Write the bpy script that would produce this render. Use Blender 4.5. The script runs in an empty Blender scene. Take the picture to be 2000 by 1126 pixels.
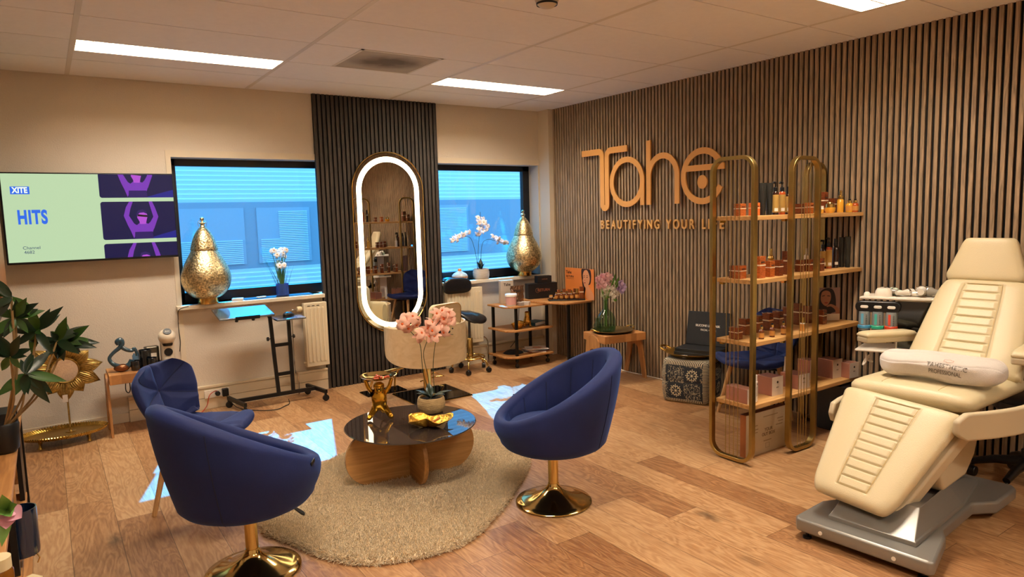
import bpy, bmesh, math, random
from math import sin, cos, pi, radians, sqrt, atan2
from mathutils import Vector, Matrix, noise as mnoise

S = bpy.context.scene
C = S.collection
random.seed(7)

# ------------------------------------------------------------------ camera
EYE = Vector((0, 0, 1.5665))
YAW, PITCH, ROLL, F = -0.5987812, -0.1064579, -0.0271653, 1333.9985
cam = bpy.data.objects.new('camera', bpy.data.cameras.new('camera'))
C.objects.link(cam)
_f = Vector((-sin(YAW) * cos(PITCH), cos(YAW) * cos(PITCH), sin(PITCH)))
_r0 = Vector((cos(YAW), sin(YAW), 0))
_u0 = _r0.cross(_f)
_r = _r0 * cos(ROLL) + _u0 * sin(ROLL)
_u = _r.cross(_f)
cam.matrix_world = Matrix(((_r.x, _u.x, -_f.x, EYE.x), (_r.y, _u.y, -_f.y, EYE.y), (_r.z, _u.z, -_f.z, EYE.z), (0, 0, 0, 1)))
cam.data.sensor_fit = 'HORIZONTAL'
cam.data.sensor_width = 36
cam.data.lens = F / 2000 * 36
cam.data.clip_start = 0.02
cam.data.clip_end = 200
S.camera = cam


def at(px, py, x=None, y=None, z=None):
    """the point of the room that a photo pixel shows on a plane x=, y= or z="""
    d = _f + _r * ((px - 1000) / F) - _u * ((py - 563) / F)
    if z is not None:
        t = (z - EYE.z) / d.z
    elif y is not None:
        t = y / d.y
    else:
        t = x / d.x
    return EYE + d * t


# ------------------------------------------------------------------ light, sky, exposure
S.view_settings.view_transform = 'Standard'
S.view_settings.look = 'None'
S.view_settings.gamma = 1
S.view_settings.use_curve_mapping = False
S.view_settings.exposure = 0.32
SKY = 2.7
SUN = 16.0
LAMP = 62.0
w = bpy.data.worlds.new('sky')
S.world = w
w.use_nodes = True
nt = w.node_tree
bg = nt.nodes['Background']
bg.inputs['Color'].default_value = (0.14, 0.52, 1.0, 1)
bg.inputs['Strength'].default_value = SKY
sun = bpy.data.objects.new('sun', bpy.data.lights.new('sun', 'SUN'))
C.objects.link(sun)
sun.data.energy = SUN
sun.data.color = (0.0, 0.38, 1.0)
sun.data.angle = 0.009
sun.rotation_euler = Vector((-0.32, -1.0, -0.975)).to_track_quat('-Z', 'Y').to_euler()
sun.location = (3, 12, 8)
S.cycles.max_bounces = 10
S.cycles.diffuse_bounces = 8
S.cycles.glossy_bounces = 5
S.cycles.transmission_bounces = 8
S.cycles.transparent_max_bounces = 12
S.cycles.caustics_reflective = False
S.cycles.caustics_refractive = False
S.cycles.sample_clamp_indirect = 4.0

# ------------------------------------------------------------------ materials
MATS = {}


def srgb(c):
    if isinstance(c, str):
        c = [int(c[i:i + 2], 16) / 255 for i in (0, 2, 4)]
    return tuple(x / 12.92 if x <= 0.04045 else ((x + 0.055) / 1.055) ** 2.4 for x in c)


def mat(name, col='888888', rough=0.5, metal=0.0, noise=0.0, scale=20.0, bump=0.0, bscale=80.0, stretch=(1, 1, 1),
        emit=None, strength=0.0, trans=0.0, ior=1.45, coat=0.0, sheen=0.0, alpha=1.0, detail=4.0, sss=0.0):
    if name in MATS:
        return MATS[name]
    m = bpy.data.materials.new(name)
    m.use_nodes = True
    N, L = m.node_tree.nodes, m.node_tree.links
    b = N['Principled BSDF']
    c = srgb(col)
    m.diffuse_color = (*c, 1)
    b.inputs['Base Color'].default_value = (*c, 1)
    b.inputs['Roughness'].default_value = rough
    b.inputs['Metallic'].default_value = metal
    b.inputs['IOR'].default_value = ior
    b.inputs['Transmission Weight'].default_value = trans
    b.inputs['Coat Weight'].default_value = coat
    b.inputs['Coat Roughness'].default_value = 0.08
    b.inputs['Sheen Weight'].default_value = sheen
    b.inputs['Sheen Roughness'].default_value = 0.4
    b.inputs['Alpha'].default_value = alpha
    if emit:
        b.inputs['Emission Color'].default_value = (*srgb(emit), 1)
        b.inputs['Emission Strength'].default_value = strength
    tc = N.new('ShaderNodeTexCoord')
    mp = N.new('ShaderNodeMapping')
    mp.inputs['Scale'].default_value = stretch
    L.new(tc.outputs['Object'], mp.inputs['Vector'])
    nz = N.new('ShaderNodeTexNoise')
    nz.inputs['Scale'].default_value = scale
    nz.inputs['Detail'].default_value = detail
    L.new(mp.outputs['Vector'], nz.inputs['Vector'])
    hsv = N.new('ShaderNodeHueSaturation')
    hsv.inputs['Color'].default_value = (*c, 1)
    mr = N.new('ShaderNodeMapRange')
    mr.inputs['From Min'].default_value = 0.25
    mr.inputs['From Max'].default_value = 0.75
    mr.inputs['To Min'].default_value = 1 - noise
    mr.inputs['To Max'].default_value = 1 + noise
    L.new(nz.outputs['Fac'], mr.inputs['Value'])
    L.new(mr.outputs['Result'], hsv.inputs['Value'])
    L.new(hsv.outputs['Color'], b.inputs['Base Color'])
    if bump:
        n2 = N.new('ShaderNodeTexNoise')
        n2.inputs['Scale'].default_value = bscale
        n2.inputs['Detail'].default_value = 3
        L.new(mp.outputs['Vector'], n2.inputs['Vector'])
        bp = N.new('ShaderNodeBump')
        bp.inputs['Strength'].default_value = min(1, bump)
        bp.inputs['Distance'].default_value = 0.004
        L.new(n2.outputs['Fac'], bp.inputs['Height'])
        L.new(bp.outputs['Normal'], b.inputs['Normal'])
    MATS[name] = m
    return m


def wood(name, c1, c2, rough=0.45, axis='X', scale=1.0, coat=0.0):
    """straight oak grain running along one axis"""
    if name in MATS:
        return MATS[name]
    m = bpy.data.materials.new(name)
    m.use_nodes = True
    N, L = m.node_tree.nodes, m.node_tree.links
    b = N['Principled BSDF']
    b.inputs['Roughness'].default_value = rough
    b.inputs['Coat Weight'].default_value = coat
    m.diffuse_color = (*srgb(c1), 1)
    tc = N.new('ShaderNodeTexCoord')
    mp = N.new('ShaderNodeMapping')
    s = {'X': (1.2, 14, 14), 'Y': (14, 1.2, 14), 'Z': (14, 14, 1.2)}[axis]
    mp.inputs['Scale'].default_value = tuple(v * scale for v in s)
    L.new(tc.outputs['Object'], mp.inputs['Vector'])
    n1 = N.new('ShaderNodeTexNoise')
    n1.inputs['Scale'].default_value = 2.2
    n1.inputs['Detail'].default_value = 6
    n1.inputs['Distortion'].default_value = 1.4
    L.new(mp.outputs['Vector'], n1.inputs['Vector'])
    r = N.new('ShaderNodeValToRGB')
    r.color_ramp.elements[0].position = 0.32
    r.color_ramp.elements[0].color = (*srgb(c2), 1)
    r.color_ramp.elements[1].position = 0.68
    r.color_ramp.elements[1].color = (*srgb(c1), 1)
    L.new(n1.outputs['Fac'], r.inputs['Fac'])
    L.new(r.outputs['Color'], b.inputs['Base Color'])
    bp = N.new('ShaderNodeBump')
    bp.inputs['Strength'].default_value = 0.15
    bp.inputs['Distance'].default_value = 0.002
    L.new(n1.outputs['Fac'], bp.inputs['Height'])
    L.new(bp.outputs['Normal'], b.inputs['Normal'])
    MATS[name] = m
    return m


def thin_glass(name, tint='FFFFFF', refl=1.0, dark=1.0):
    """a thin pane: sees straight through, reflects by Fresnel"""
    if name in MATS:
        return MATS[name]
    m = bpy.data.materials.new(name)
    m.use_nodes = True
    N, L = m.node_tree.nodes, m.node_tree.links
    N.remove(N['Principled BSDF'])
    out = N['Material Output']
    t = N.new('ShaderNodeBsdfTransparent')
    t.inputs['Color'].default_value = (*[v * dark for v in srgb(tint)], 1)
    g = N.new('ShaderNodeBsdfGlossy')
    g.inputs['Roughness'].default_value = 0.02
    g.inputs['Color'].default_value = (refl, refl, refl, 1)
    fr = N.new('ShaderNodeFresnel')
    ge = N.new('ShaderNodeNewGeometry')
    mr = N.new('ShaderNodeMapRange')
    mr.inputs['To Min'].default_value = 1.5
    mr.inputs['To Max'].default_value = 1 / 1.5
    L.new(ge.outputs['Backfacing'], mr.inputs['Value'])
    L.new(mr.outputs['Result'], fr.inputs['IOR'])
    mx = N.new('ShaderNodeMixShader')
    L.new(fr.outputs['Fac'], mx.inputs['Fac'])
    L.new(t.outputs['BSDF'], mx.inputs[1])
    L.new(g.outputs['BSDF'], mx.inputs[2])
    L.new(mx.outputs['Shader'], out.inputs['Surface'])
    MATS[name] = m
    return m


# ------------------------------------------------------------------ mesh building
def T(x=0, y=0, z=0):
    return Matrix.Translation((x, y, z))


def RX(a):
    return Matrix.Rotation(radians(a), 4, 'X')


def RY(a):
    return Matrix.Rotation(radians(a), 4, 'Y')


def RZ(a):
    return Matrix.Rotation(radians(a), 4, 'Z')


class MB:
    def __init__(self):
        self.v, self.f, self.mi = [], [], []
        self.k = 0

    def mesh(self, vs, fs, M=None):
        o = len(self.v)
        for p in vs:
            p = Vector(p)
            self.v.append(M @ p if M else p)
        for f in fs:
            self.f.append([o + i for i in f])
            self.mi.append(self.k)
        return self

    def box(self, x0, x1, y0, y1, z0, z1, M=None):
        vs = [(x, y, z) for z in (z0, z1) for y in (y0, y1) for x in (x0, x1)]
        fs = [(0, 2, 3, 1), (4, 5, 7, 6), (0, 1, 5, 4), (2, 6, 7, 3), (0, 4, 6, 2), (1, 3, 7, 5)]
        return self.mesh(vs, fs, M)

    def cbox(self, cx, cy, cz, sx, sy, sz, M=None):
        return self.box(cx - sx / 2, cx + sx / 2, cy - sy / 2, cy + sy / 2, cz - sz / 2, cz + sz / 2, M)

    def lathe(self, prof, n=32, M=None, cap=True, sq=None, ang=2 * pi):
        """profile of (radius, z); closes on the axis where radius is 0"""
        vs, fs = [], []
        m = len(prof)
        full = abs(ang - 2 * pi) < 1e-6
        nn = n if full else n + 1
        for i in range(nn):
            a = ang * i / n
            for r, z in prof:
                vs.append((r * cos(a), r * sin(a), z))
        for i in range(n):
            j = (i + 1) % nn
            for k in range(m - 1):
                a, b, c, d = i * m + k, j * m + k, j * m + k + 1, i * m + k + 1
                fs.append((a, b, c, d))
        if cap and full:
            if prof[0][0] > 1e-6:
                fs.append([i * m for i in reversed(range(n))])
            if prof[-1][0] > 1e-6:
                fs.append([i * m + m - 1 for i in range(n)])
        return self.mesh(vs, fs, M)

    def cyl(self, r, z0, z1, n=24, M=None, r2=None):
        return self.lathe([(r, z0), (r if r2 is None else r2, z1)], n, M)

    def sphere(self, r, M=None, n=16, m=10, sx=1, sy=1, sz=1):
        prof = [(r * sin(pi * k / m), -r * cos(pi * k / m)) for k in range(m + 1)]
        prof[0] = (0, -r)
        prof[-1] = (0, r)
        A = Matrix.Diagonal((sx, sy, sz, 1))
        return self.lathe(prof, n, (M @ A) if M else A, cap=False)

    def tube(self, pts, r, n=10, M=None, closed=False, cap=True, flat=None):
        """round (or rectangular: flat=(w,h)) bar along a path; r may be a list"""
        pts = [Vector(p) for p in pts]
        q = len(pts)
        rs = r if isinstance(r, (list, tuple)) else [r] * q
        tang = []
        for i in range(q):
            if closed:
                d = pts[(i + 1) % q] - pts[i - 1]
            else:
                d = pts[min(i + 1, q - 1)] - pts[max(i - 1, 0)]
            tang.append(d.normalized() if d.length > 1e-9 else Vector((0, 0, 1)))
        t0 = tang[0]
        up = Vector((0, 0, 1)) if abs(t0.z) < 0.9 else Vector((1, 0, 0))
        nrm = (up - t0 * up.dot(t0)).normalized()
        vs, fs = [], []
        nn = 4 if flat else n
        for i in range(q):
            t = tang[i]
            nrm = (nrm - t * nrm.dot(t))
            nrm = nrm.normalized() if nrm.length > 1e-6 else t.orthogonal().normalized()
            bn = t.cross(nrm)
            if flat:
                for sx, sy in ((1, 1), (-1, 1), (-1, -1), (1, -1)):
                    vs.append(pts[i] + nrm * (flat[0] / 2 * sx) + bn * (flat[1] / 2 * sy))
            else:
                for k in range(n):
                    a = 2 * pi * k / n
                    vs.append(pts[i] + (nrm * cos(a) + bn * sin(a)) * rs[i])
        for i in range(q if closed else q - 1):
            j = (i + 1) % q
            for k in range(nn):
                l = (k + 1) % nn
                fs.append((i * nn + k, i * nn + l, j * nn + l, j * nn + k))
        if cap and not closed:
            fs.append(list(reversed(range(nn))))
            fs.append([(q - 1) * nn + k for k in range(nn)])
        return self.mesh(vs, fs, M)

    def prism(self, poly, z0, z1, M=None):
        n = len(poly)
        vs = [(x, y, z0) for x, y in poly] + [(x, y, z1) for x, y in poly]
        fs = [list(reversed(range(n))), [n + i for i in range(n)]]
        fs += [(i, (i + 1) % n, n + (i + 1) % n, n + i) for i in range(n)]
        return self.mesh(vs, fs, M)

    def grid(self, fn, nu, nv, M=None, wrapu=False):
        vs, fs = [], []
        for i in range(nu if wrapu else nu + 1):
            for j in range(nv + 1):
                vs.append(fn(i / nu, j / nv))
        w_ = nv + 1
        for i in range(nu):
            i2 = (i + 1) % nu if wrapu else i + 1
            for j in range(nv):
                fs.append((i * w_ + j, i2 * w_ + j, i2 * w_ + j + 1, i * w_ + j + 1))
        return self.mesh(vs, fs, M)

    def leaf(self, base, tip, width, up=Vector((0, 0, 1)), bend=0.1, n=6, fold=0.15):
        """one pointed leaf blade with a slight fold, 1.5 mm thick skin by two sides"""
        base, tip = Vector(base), Vector(tip)
        d = tip - base
        L_ = d.length
        side = d.cross(up)
        side = side.normalized() if side.length > 1e-6 else Vector((1, 0, 0))
        nn = side.cross(d).normalized()
        vs, fs = [], []
        for i in range(n + 1):
            t = i / n
            wd = width / 2 * max(0.012, sin(pi * (0.03 + 0.97 * t) ** 0.85))
            c = base + d * t - nn * (bend * L_ * t * t) + nn * (bend * L_ * t * 0.5)
            vs += [c + side * wd + nn * wd * fold, c, c - side * wd + nn * wd * fold]
        for i in range(n):
            a = i * 3
            fs += [(a, a + 1, a + 4, a + 3), (a + 1, a + 2, a + 5, a + 4)]
        return self.mesh(vs, fs)

    def build(self, name, mats, parent=None, smooth=None, bevel=0.0, sub=0, loc=None, kind=None, label=None, seg=2, solid=0.0, recalc=True):
        me = bpy.data.meshes.new(name)
        vs, fs, mi = self.v, self.f, self.mi
        me.from_pydata([tuple(v) for v in vs], [], fs)
        if not isinstance(mats, (list, tuple)):
            mats = [mats]
        for m_ in mats:
            me.materials.append(m_)
        for p, k in zip(me.polygons, mi):
            p.material_index = k
        if recalc:
            b_ = bmesh.new()
            b_.from_mesh(me)
            bmesh.ops.remove_doubles(b_, verts=b_.verts, dist=1e-5)
            bmesh.ops.recalc_face_normals(b_, faces=b_.faces)
            b_.to_mesh(me)
            b_.free()
        me.validate()
        o = bpy.data.objects.new(name, me)
        C.objects.link(o)
        if parent:
            o.parent = parent
        if loc:
            o.location = loc
        if smooth is not None and smooth is not False:
            me.shade_smooth()
            ang = 40 if smooth is True else smooth
            try:
                me.set_sharp_from_angle(angle=radians(ang))
            except Exception:
                pass
        if solid:
            s_ = o.modifiers.new('solid', 'SOLIDIFY')
            s_.thickness = solid
            s_.offset = 0
        if bevel:
            q = o.modifiers.new('bevel', 'BEVEL')
            q.width = bevel
            q.segments = seg
            q.limit_method = 'ANGLE'
            q.angle_limit = radians(35)
            me.shade_smooth()
            try:
                me.set_sharp_from_angle(angle=radians(75))
            except Exception:
                pass
        if sub:
            q = o.modifiers.new('sub', 'SUBSURF')
            q.levels = sub
            q.render_levels = sub
        if kind:
            o['kind'] = kind
        if label:
            o['label'] = label
        return o


def thing(name, label, cat, loc=(0, 0, 0), rz=0, group=None):
    o = bpy.data.objects.new(name, None)
    C.objects.link(o)
    o.empty_display_size = 0.05
    o.location = loc
    o.rotation_euler = (0, 0, radians(rz))
    return tag(o, label, cat, group)


def tag(o, label, cat, group=None, kind=None):
    o['label'] = label
    o['category'] = cat
    if group:
        o['group'] = group
    if kind:
        o['kind'] = kind
    return o


def text(name, s, size, m, parent=None, M=None, depth=0.002, bold=0.0, xs=1.0, align='CENTER', spacing=1.0):
    """lettering as a mesh, its face in local XY"""
    cu = bpy.data.curves.new(name, 'FONT')
    cu.body = s
    cu.size = size
    cu.extrude = depth / 2
    cu.offset = bold
    cu.align_x = align
    cu.align_y = 'CENTER'
    cu.space_character = spacing
    tmp = bpy.data.objects.new(name, cu)
    C.objects.link(tmp)
    dg = bpy.context.evaluated_depsgraph_get()
    me = bpy.data.meshes.new_from_object(tmp.evaluated_get(dg))
    bpy.data.objects.remove(tmp)
    me.transform(Matrix.Diagonal((xs, 1, 1, 1)))
    if M:
        me.transform(M)
    me.materials.clear()
    me.materials.append(m)
    o = bpy.data.objects.new(name, me)
    C.objects.link(o)
    if parent:
        o.parent = parent
    return o


def clone(o, parent=None, loc=None, rz=None, label=None, group=None):
    c = o.copy()
    C.objects.link(c)
    c.parent = parent
    for ch in list(o.children):
        clone(ch, c)
    if loc is not None:
        c.location = loc
    if rz is not None:
        c.rotation_euler = (0, 0, radians(rz))
    if label:
        c['label'] = label
    if group:
        c['group'] = group
    return c


def basis(o, ux, uy, uz):
    """matrix whose columns are the given axes, at o"""
    ux, uy, uz = Vector(ux), Vector(uy), Vector(uz)
    return Matrix(((ux.x, uy.x, uz.x, o[0]), (ux.y, uy.y, uz.y, o[1]), (ux.z, uy.z, uz.z, o[2]), (0, 0, 0, 1)))


def stadium(w_, h_, n=16):
    """outline of an upright oval with straight sides, centred"""
    r = w_ / 2
    s = h_ / 2 - r
    pts = [(r * cos(pi * k / n), s + r * sin(pi * k / n)) for k in range(n + 1)]
    pts += [(-r * cos(pi * k / n), -s - r * sin(pi * k / n)) for k in range(n + 1)]
    return pts


def rrect(w_, h_, r, n=6):
    pts = []
    for cx, cy, a0 in ((w_ / 2 - r, h_ / 2 - r, 0), (-w_ / 2 + r, h_ / 2 - r, 90), (-w_ / 2 + r, -h_ / 2 + r, 180), (w_ / 2 - r, -h_ / 2 + r, 270)):
        for k in range(n + 1):
            a = radians(a0 + 90 * k / n)
            pts.append((cx + r * cos(a), cy + r * sin(a)))
    return pts


def smoothpath(pts, k=6, closed=False):
    pts = [Vector(p) for p in pts]
    n = len(pts)
    out = []
    rng = range(n if closed else n - 1)
    for i in rng:
        p1, p2 = pts[i], pts[(i + 1) % n]
        p0 = pts[i - 1] if (closed or i > 0) else p1
        p3 = pts[(i + 2) % n] if (closed or i + 2 < n) else p2
        for j in range(k):
            t = j / k
            out.append(0.5 * ((2 * p1) + (p2 - p0) * t + (2 * p0 - 5 * p1 + 4 * p2 - p3) * t * t + (3 * p1 - p0 - 3 * p2 + p3) * t ** 3))
    if not closed:
        out.append(pts[-1])
    return out


# common materials
GOLD = mat('polished_gold', 'D9BC78', 0.12, 1.0)
BRASS = mat('brushed_brass', 'A89058', 0.32, 1.0, noise=0.06, scale=30)
HAMMER = mat('hammered_gold', 'D2AA58', 0.25, 1.0, bump=1.0, bscale=90)
BLACKM = mat('black_metal', '0C0C0E', 0.4, 0.2)
BLACKP = mat('black_plastic', '08080A', 0.35)
WHITEP = mat('white_plastic', 'E6DFD2', 0.35)
CHROME = mat('chrome', 'C8C8C8', 0.15, 1.0)
OAK = wood('light_oak', 'C79657', 'A67640', 0.5, 'X')
OAKY = wood('light_oak_y', 'C79657', 'A67640', 0.5, 'Y')
OAKT = wood('oak_table', 'B98443', '8F5F2E', 0.45, 'X', 0.8)
# ------------------------------------------------------------------ the room
XR, YB, H = 4.70, 6.19, 2.70
XL, YF = -0.75, -2.2
PAINT = mat('wall_paint', 'CFC5B6', 0.75, noise=0.015, scale=3, bump=0.55, bscale=140)
SMOOTHP = mat('smooth_paint', 'D2C6B0', 0.6)

# floor of wide oak planks running towards the windows
fm = bpy.data.materials.new('oak_planks')
fm.use_nodes = True
N, L = fm.node_tree.nodes, fm.node_tree.links
b = N['Principled BSDF']
tc = N.new('ShaderNodeTexCoord')
sep = N.new('ShaderNodeSeparateXYZ')
L.new(tc.outputs['Object'], sep.inputs[0])


def mnode(op, a, b2=None, c2=None):
    n_ = N.new('ShaderNodeMath')
    n_.operation = op
    for i_, v_ in enumerate((a, b2, c2)):
        if v_ is None:
            continue
        if isinstance(v_, (int, float)):
            n_.inputs[i_].default_value = v_
        else:
            L.new(v_, n_.inputs[i_])
    return n_.outputs[0]


PW, PL = 0.212, 1.35
u_ = mnode('DIVIDE', mnode('ADD', sep.outputs['X'], 10 * PW - 0.205), PW)
row = mnode('FLOOR', u_)
wn = N.new('ShaderNodeTexWhiteNoise')
wn.noise_dimensions = '1D'
L.new(row, wn.inputs['W'])
v_ = mnode('DIVIDE', mnode('ADD', sep.outputs['Y'], mnode('MULTIPLY', wn.outputs['Value'], 9.7)), PL)
col = mnode('FLOOR', v_)
cmb = N.new('ShaderNodeCombineXYZ')
L.new(row, cmb.inputs[0])
L.new(col, cmb.inputs[1])
wn2 = N.new('ShaderNodeTexWhiteNoise')
wn2.noise_dimensions = '3D'
L.new(cmb.outputs[0], wn2.inputs['Vector'])
# per plank coordinates
cm2 = N.new('ShaderNodeCombineXYZ')
L.new(mnode('MULTIPLY', sep.outputs['X'], 5.5), cm2.inputs[0])
L.new(mnode('MULTIPLY', sep.outputs['Y'], 1.1), cm2.inputs[1])
L.new(mnode('MULTIPLY', wn2.outputs['Value'], 37.0), cm2.inputs[2])
n1 = N.new('ShaderNodeTexNoise')
n1.inputs['Scale'].default_value = 1.5
n1.inputs['Detail'].default_value = 3
n1.inputs['Distortion'].default_value = 0.8
L.new(cm2.outputs[0], n1.inputs['Vector'])
rings = mnode('SINE', mnode('MULTIPLY', n1.outputs['Fac'], 75.0))
n2 = N.new('ShaderNodeTexNoise')
n2.inputs['Scale'].default_value = 9
n2.inputs['Detail'].default_value = 6
n2.inputs['Roughness'].default_value = 0.7
cm3 = N.new('ShaderNodeCombineXYZ')
L.new(mnode('MULTIPLY', sep.outputs['X'], 9.0), cm3.inputs[0])
L.new(mnode('MULTIPLY', sep.outputs['Y'], 0.9), cm3.inputs[1])
L.new(mnode('MULTIPLY', wn2.outputs['Value'], 11.0), cm3.inputs[2])
L.new(cm3.outputs[0], n2.inputs['Vector'])
tone = mnode('ADD', mnode('MULTIPLY', rings, 0.07), mnode('ADD', mnode('MULTIPLY', n2.outputs['Fac'], 0.55), mnode('MULTIPLY', wn2.outputs['Value'], 0.30)))
rmp = N.new('ShaderNodeValToRGB')
e = rmp.color_ramp.elements
e[0].position = 0.20
e[0].color = (*srgb('7C5232'), 1)
e[1].position = 0.68
e[1].color = (*srgb('C09C72'), 1)
em = rmp.color_ramp.elements.new(0.43)
em.color = (*srgb('A27850'), 1)
L.new(tone, rmp.inputs['Fac'])
# knots and cracks
vo = N.new('ShaderNodeTexVoronoi')
vo.inputs['Scale'].default_value = 1.0
cm4 = N.new('ShaderNodeCombineXYZ')
n5 = N.new('ShaderNodeTexNoise')
n5.inputs['Scale'].default_value = 14
L.new(tc.outputs['Object'], n5.inputs['Vector'])
L.new(mnode('ADD', mnode('MULTIPLY', sep.outputs['X'], 3.6), mnode('MULTIPLY', n5.outputs['Fac'], 0.22)), cm4.inputs[0])
L.new(mnode('ADD', mnode('MULTIPLY', sep.outputs['Y'], 1.5), mnode('MULTIPLY', n5.outputs['Fac'], 0.1)), cm4.inputs[1])
L.new(cm4.outputs[0], vo.inputs['Vector'])
kn = N.new('ShaderNodeMapRange')
kn.inputs['From Min'].default_value = 0.03
kn.inputs['From Max'].default_value = 0.16
kn.inputs['To Min'].default_value = 0.75
kn.inputs['To Max'].default_value = 0.0
L.new(vo.outputs['Distance'], kn.inputs['Value'])
sel = N.new('ShaderNodeMapRange')
sel.inputs['From Min'].default_value = 0.45
sel.inputs['From Max'].default_value = 0.5
L.new(vo.outputs['Color'], sel.inputs['Value'])
mk = N.new('ShaderNodeMixRGB')
L.new(mnode('MULTIPLY', kn.outputs['Result'], sel.outputs['Result']), mk.inputs['Fac'])
L.new(rmp.outputs['Color'], mk.inputs['Color1'])
mk.inputs['Color2'].default_value = (*srgb('3A2616'), 1)
# joints
fu = mnode('FRACT', u_)
fv = mnode('FRACT', v_)
ju = mnode('LESS_THAN', mnode('MULTIPLY', mnode('MINIMUM', fu, mnode('SUBTRACT', 1.0, fu)), PW), 0.0014)
jv = mnode('LESS_THAN', mnode('MULTIPLY', mnode('MINIMUM', fv, mnode('SUBTRACT', 1.0, fv)), PL), 0.0014)
mj = N.new('ShaderNodeMixRGB')
L.new(mnode('MULTIPLY', mnode('MAXIMUM', ju, jv), 0.75), mj.inputs['Fac'])
L.new(mk.outputs['Color'], mj.inputs['Color1'])
mj.inputs['Color2'].default_value = (*srgb('3C2412'), 1)
L.new(mj.outputs['Color'], b.inputs['Base Color'])
b.inputs['Roughness'].default_value = 0.38
bp = N.new('ShaderNodeBump')
bp.inputs['Strength'].default_value = 0.12
bp.inputs['Distance'].default_value = 0.002
L.new(tone, bp.inputs['Height'])
L.new(bp.outputs['Normal'], b.inputs['Normal'])
MB().box(XL - 0.1, XR + 0.1, YF - 0.1, YB + 0.35, -0.12, 0).build('floor', fm, kind='structure')

# window wall, with two openings
W1 = (0.908, 2.62, 0.90, 2.112)
W2 = (2.90, 4.612, 0.90, 2.112)
TH = 0.235
m = MB()
for x0, x1, z0, z1 in ((XL - 0.1, W1[0], 0, H), (W1[1], W2[0], 0, H), (W2[1], XR + 0.1, 0, H), (W1[0], W1[1], 0, W1[2]),
                       (W1[0], W1[1], W1[3], H), (W2[0], W2[1], 0, W2[2]), (W2[0], W2[1], W2[3], H)):
    m.box(x0, x1, YB, YB + TH, z0, z1 + (0.25 if z1 == H else 0))
m.build('wall_back', PAINT, kind='structure')
MB().box(XL - 0.1, XL, YF - 0.1, YB, 0, H + 0.25).build('wall_left', PAINT, kind='structure')
MB().box(XL, XR, YF - 0.1, YF, 0, H + 0.25).build('wall_front', PAINT, kind='structure')
# flat casings round the openings
for k, (x0, x1, z0, z1) in enumerate((W1, W2)):
    m = MB()
    if k == 0:
        m.box(x0 - 0.038, x0, YB - 0.008, YB, 0.0, z1 + 0.055)
        m.box(x0, 2.10, YB - 0.008, YB, z1, z1 + 0.055)
    else:
        m.box(3.33, x1, YB - 0.008, YB, z1, z1 + 0.055)
        m.box(x1, x1 + 0.02, YB - 0.008, YB, z0, z1 + 0.055)
    m.build('trim_%d' % (k + 1), SMOOTHP, kind='structure')
# corner pier next to the slat wall
MB().box(4.628, XR + 0.05, 6.0, YB, 0, H).build('trim_3', SMOOTHP, kind='structure')

# windows
FR = mat('dark_window_frame', '14161C', 0.4)
PANE = thin_glass('window_pane', 'FFFFFF')
SILL = mat('sill_paint', 'D9CDB6', 0.45)
for k, (x0, x1, z0, z1) in enumerate((W1, W2)):
    yf = YB + 0.17
    root = MB()
    fw = 0.055
    root.box(x0, x0 + fw, yf, yf + 0.06, z0, z1)
    root.box(x1 - fw - 0.03, x1, yf, yf + 0.06, z0, z1)
    root.box(x0, x1, yf, yf + 0.06, z1 - 0.058, z1)
    root.box(x0, x1, yf, yf + 0.06, z0, z0 + 0.085)
    wdw = root.build('window_%d' % (k + 1), FR, kind='structure', bevel=0.004)
    MB().box(x0 + fw, x1 - fw - 0.03, yf + 0.025, yf + 0.033, z0 + 0.085, z1 - 0.058).build('window_pane', PANE, wdw)
    s0, s1 = ((0.86, 2.095) if k == 0 else (3.345, 4.64))
    sl = MB().box(s0, s1, YB - 0.075, yf, z0 - 0.035, z0).build('window_sill', SILL, wdw, bevel=0.005)

# skirting duct with two panel lines and plain skirting
DUCT = mat('duct_cream', 'D4C6AA', 0.45)
for k, (x0, x1) in enumerate(((0.46, 2.095), (3.36, 4.628))):
    m = MB()
    m.box(x0, x1, YB - 0.03, YB, 0.0, 0.095)
    m.box(x0, x1, YB - 0.032, YB, 0.098, 0.178)
    m.box(x0, x1, YB - 0.038, YB, 0.181, 0.20)
    m.build('baseboard_%d' % (k + 1), DUCT, kind='structure', bevel=0.002)
MB().box(XL, 0.46, YB - 0.014, YB, 0, 0.075).build('baseboard_back', SMOOTHP, kind='structure', bevel=0.003)
MB().box(XL, XL + 0.014, YF, YB - 0.014, 0, 0.075).build('baseboard_left', SMOOTHP, kind='structure', bevel=0.003)


# slat walls
def slatmat(name, c1, c2):
    m_ = wood(name, c1, c2, 0.6, 'Z', 1.6)
    return m_


SL1 = slatmat('walnut_slats', 'A68D70', '75624C')
SL2 = slatmat('dark_slats', '3E342D', '241E1B')
FELT = mat('black_felt', '0B0A0A', 0.95)
PITCH_ = 0.041
MB().box(XR, XR + 0.1, YF - 0.1, 6.0, 0, H + 0.25).build('wall_right', FELT, kind='structure')
m = MB()
y = 5.995
while y > YF:
    m.box(XR - 0.016, XR + 0.001, y - 0.0232, y, 0.0, H)
    y -= PITCH_
m.build('trim_4', SL1, kind='structure')
m = MB()
m.box(2.093, 3.352, YB - 0.012, YB, 0, H)
m.build('trim_5', FELT, kind='structure')
m = MB()
x = 2.096
while x < 3.345:
    m.box(x, x + 0.027, YB - 0.03, YB - 0.011, 0, H)
    x += 0.0418
m.build('trim_6', SL2, kind='structure')

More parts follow.
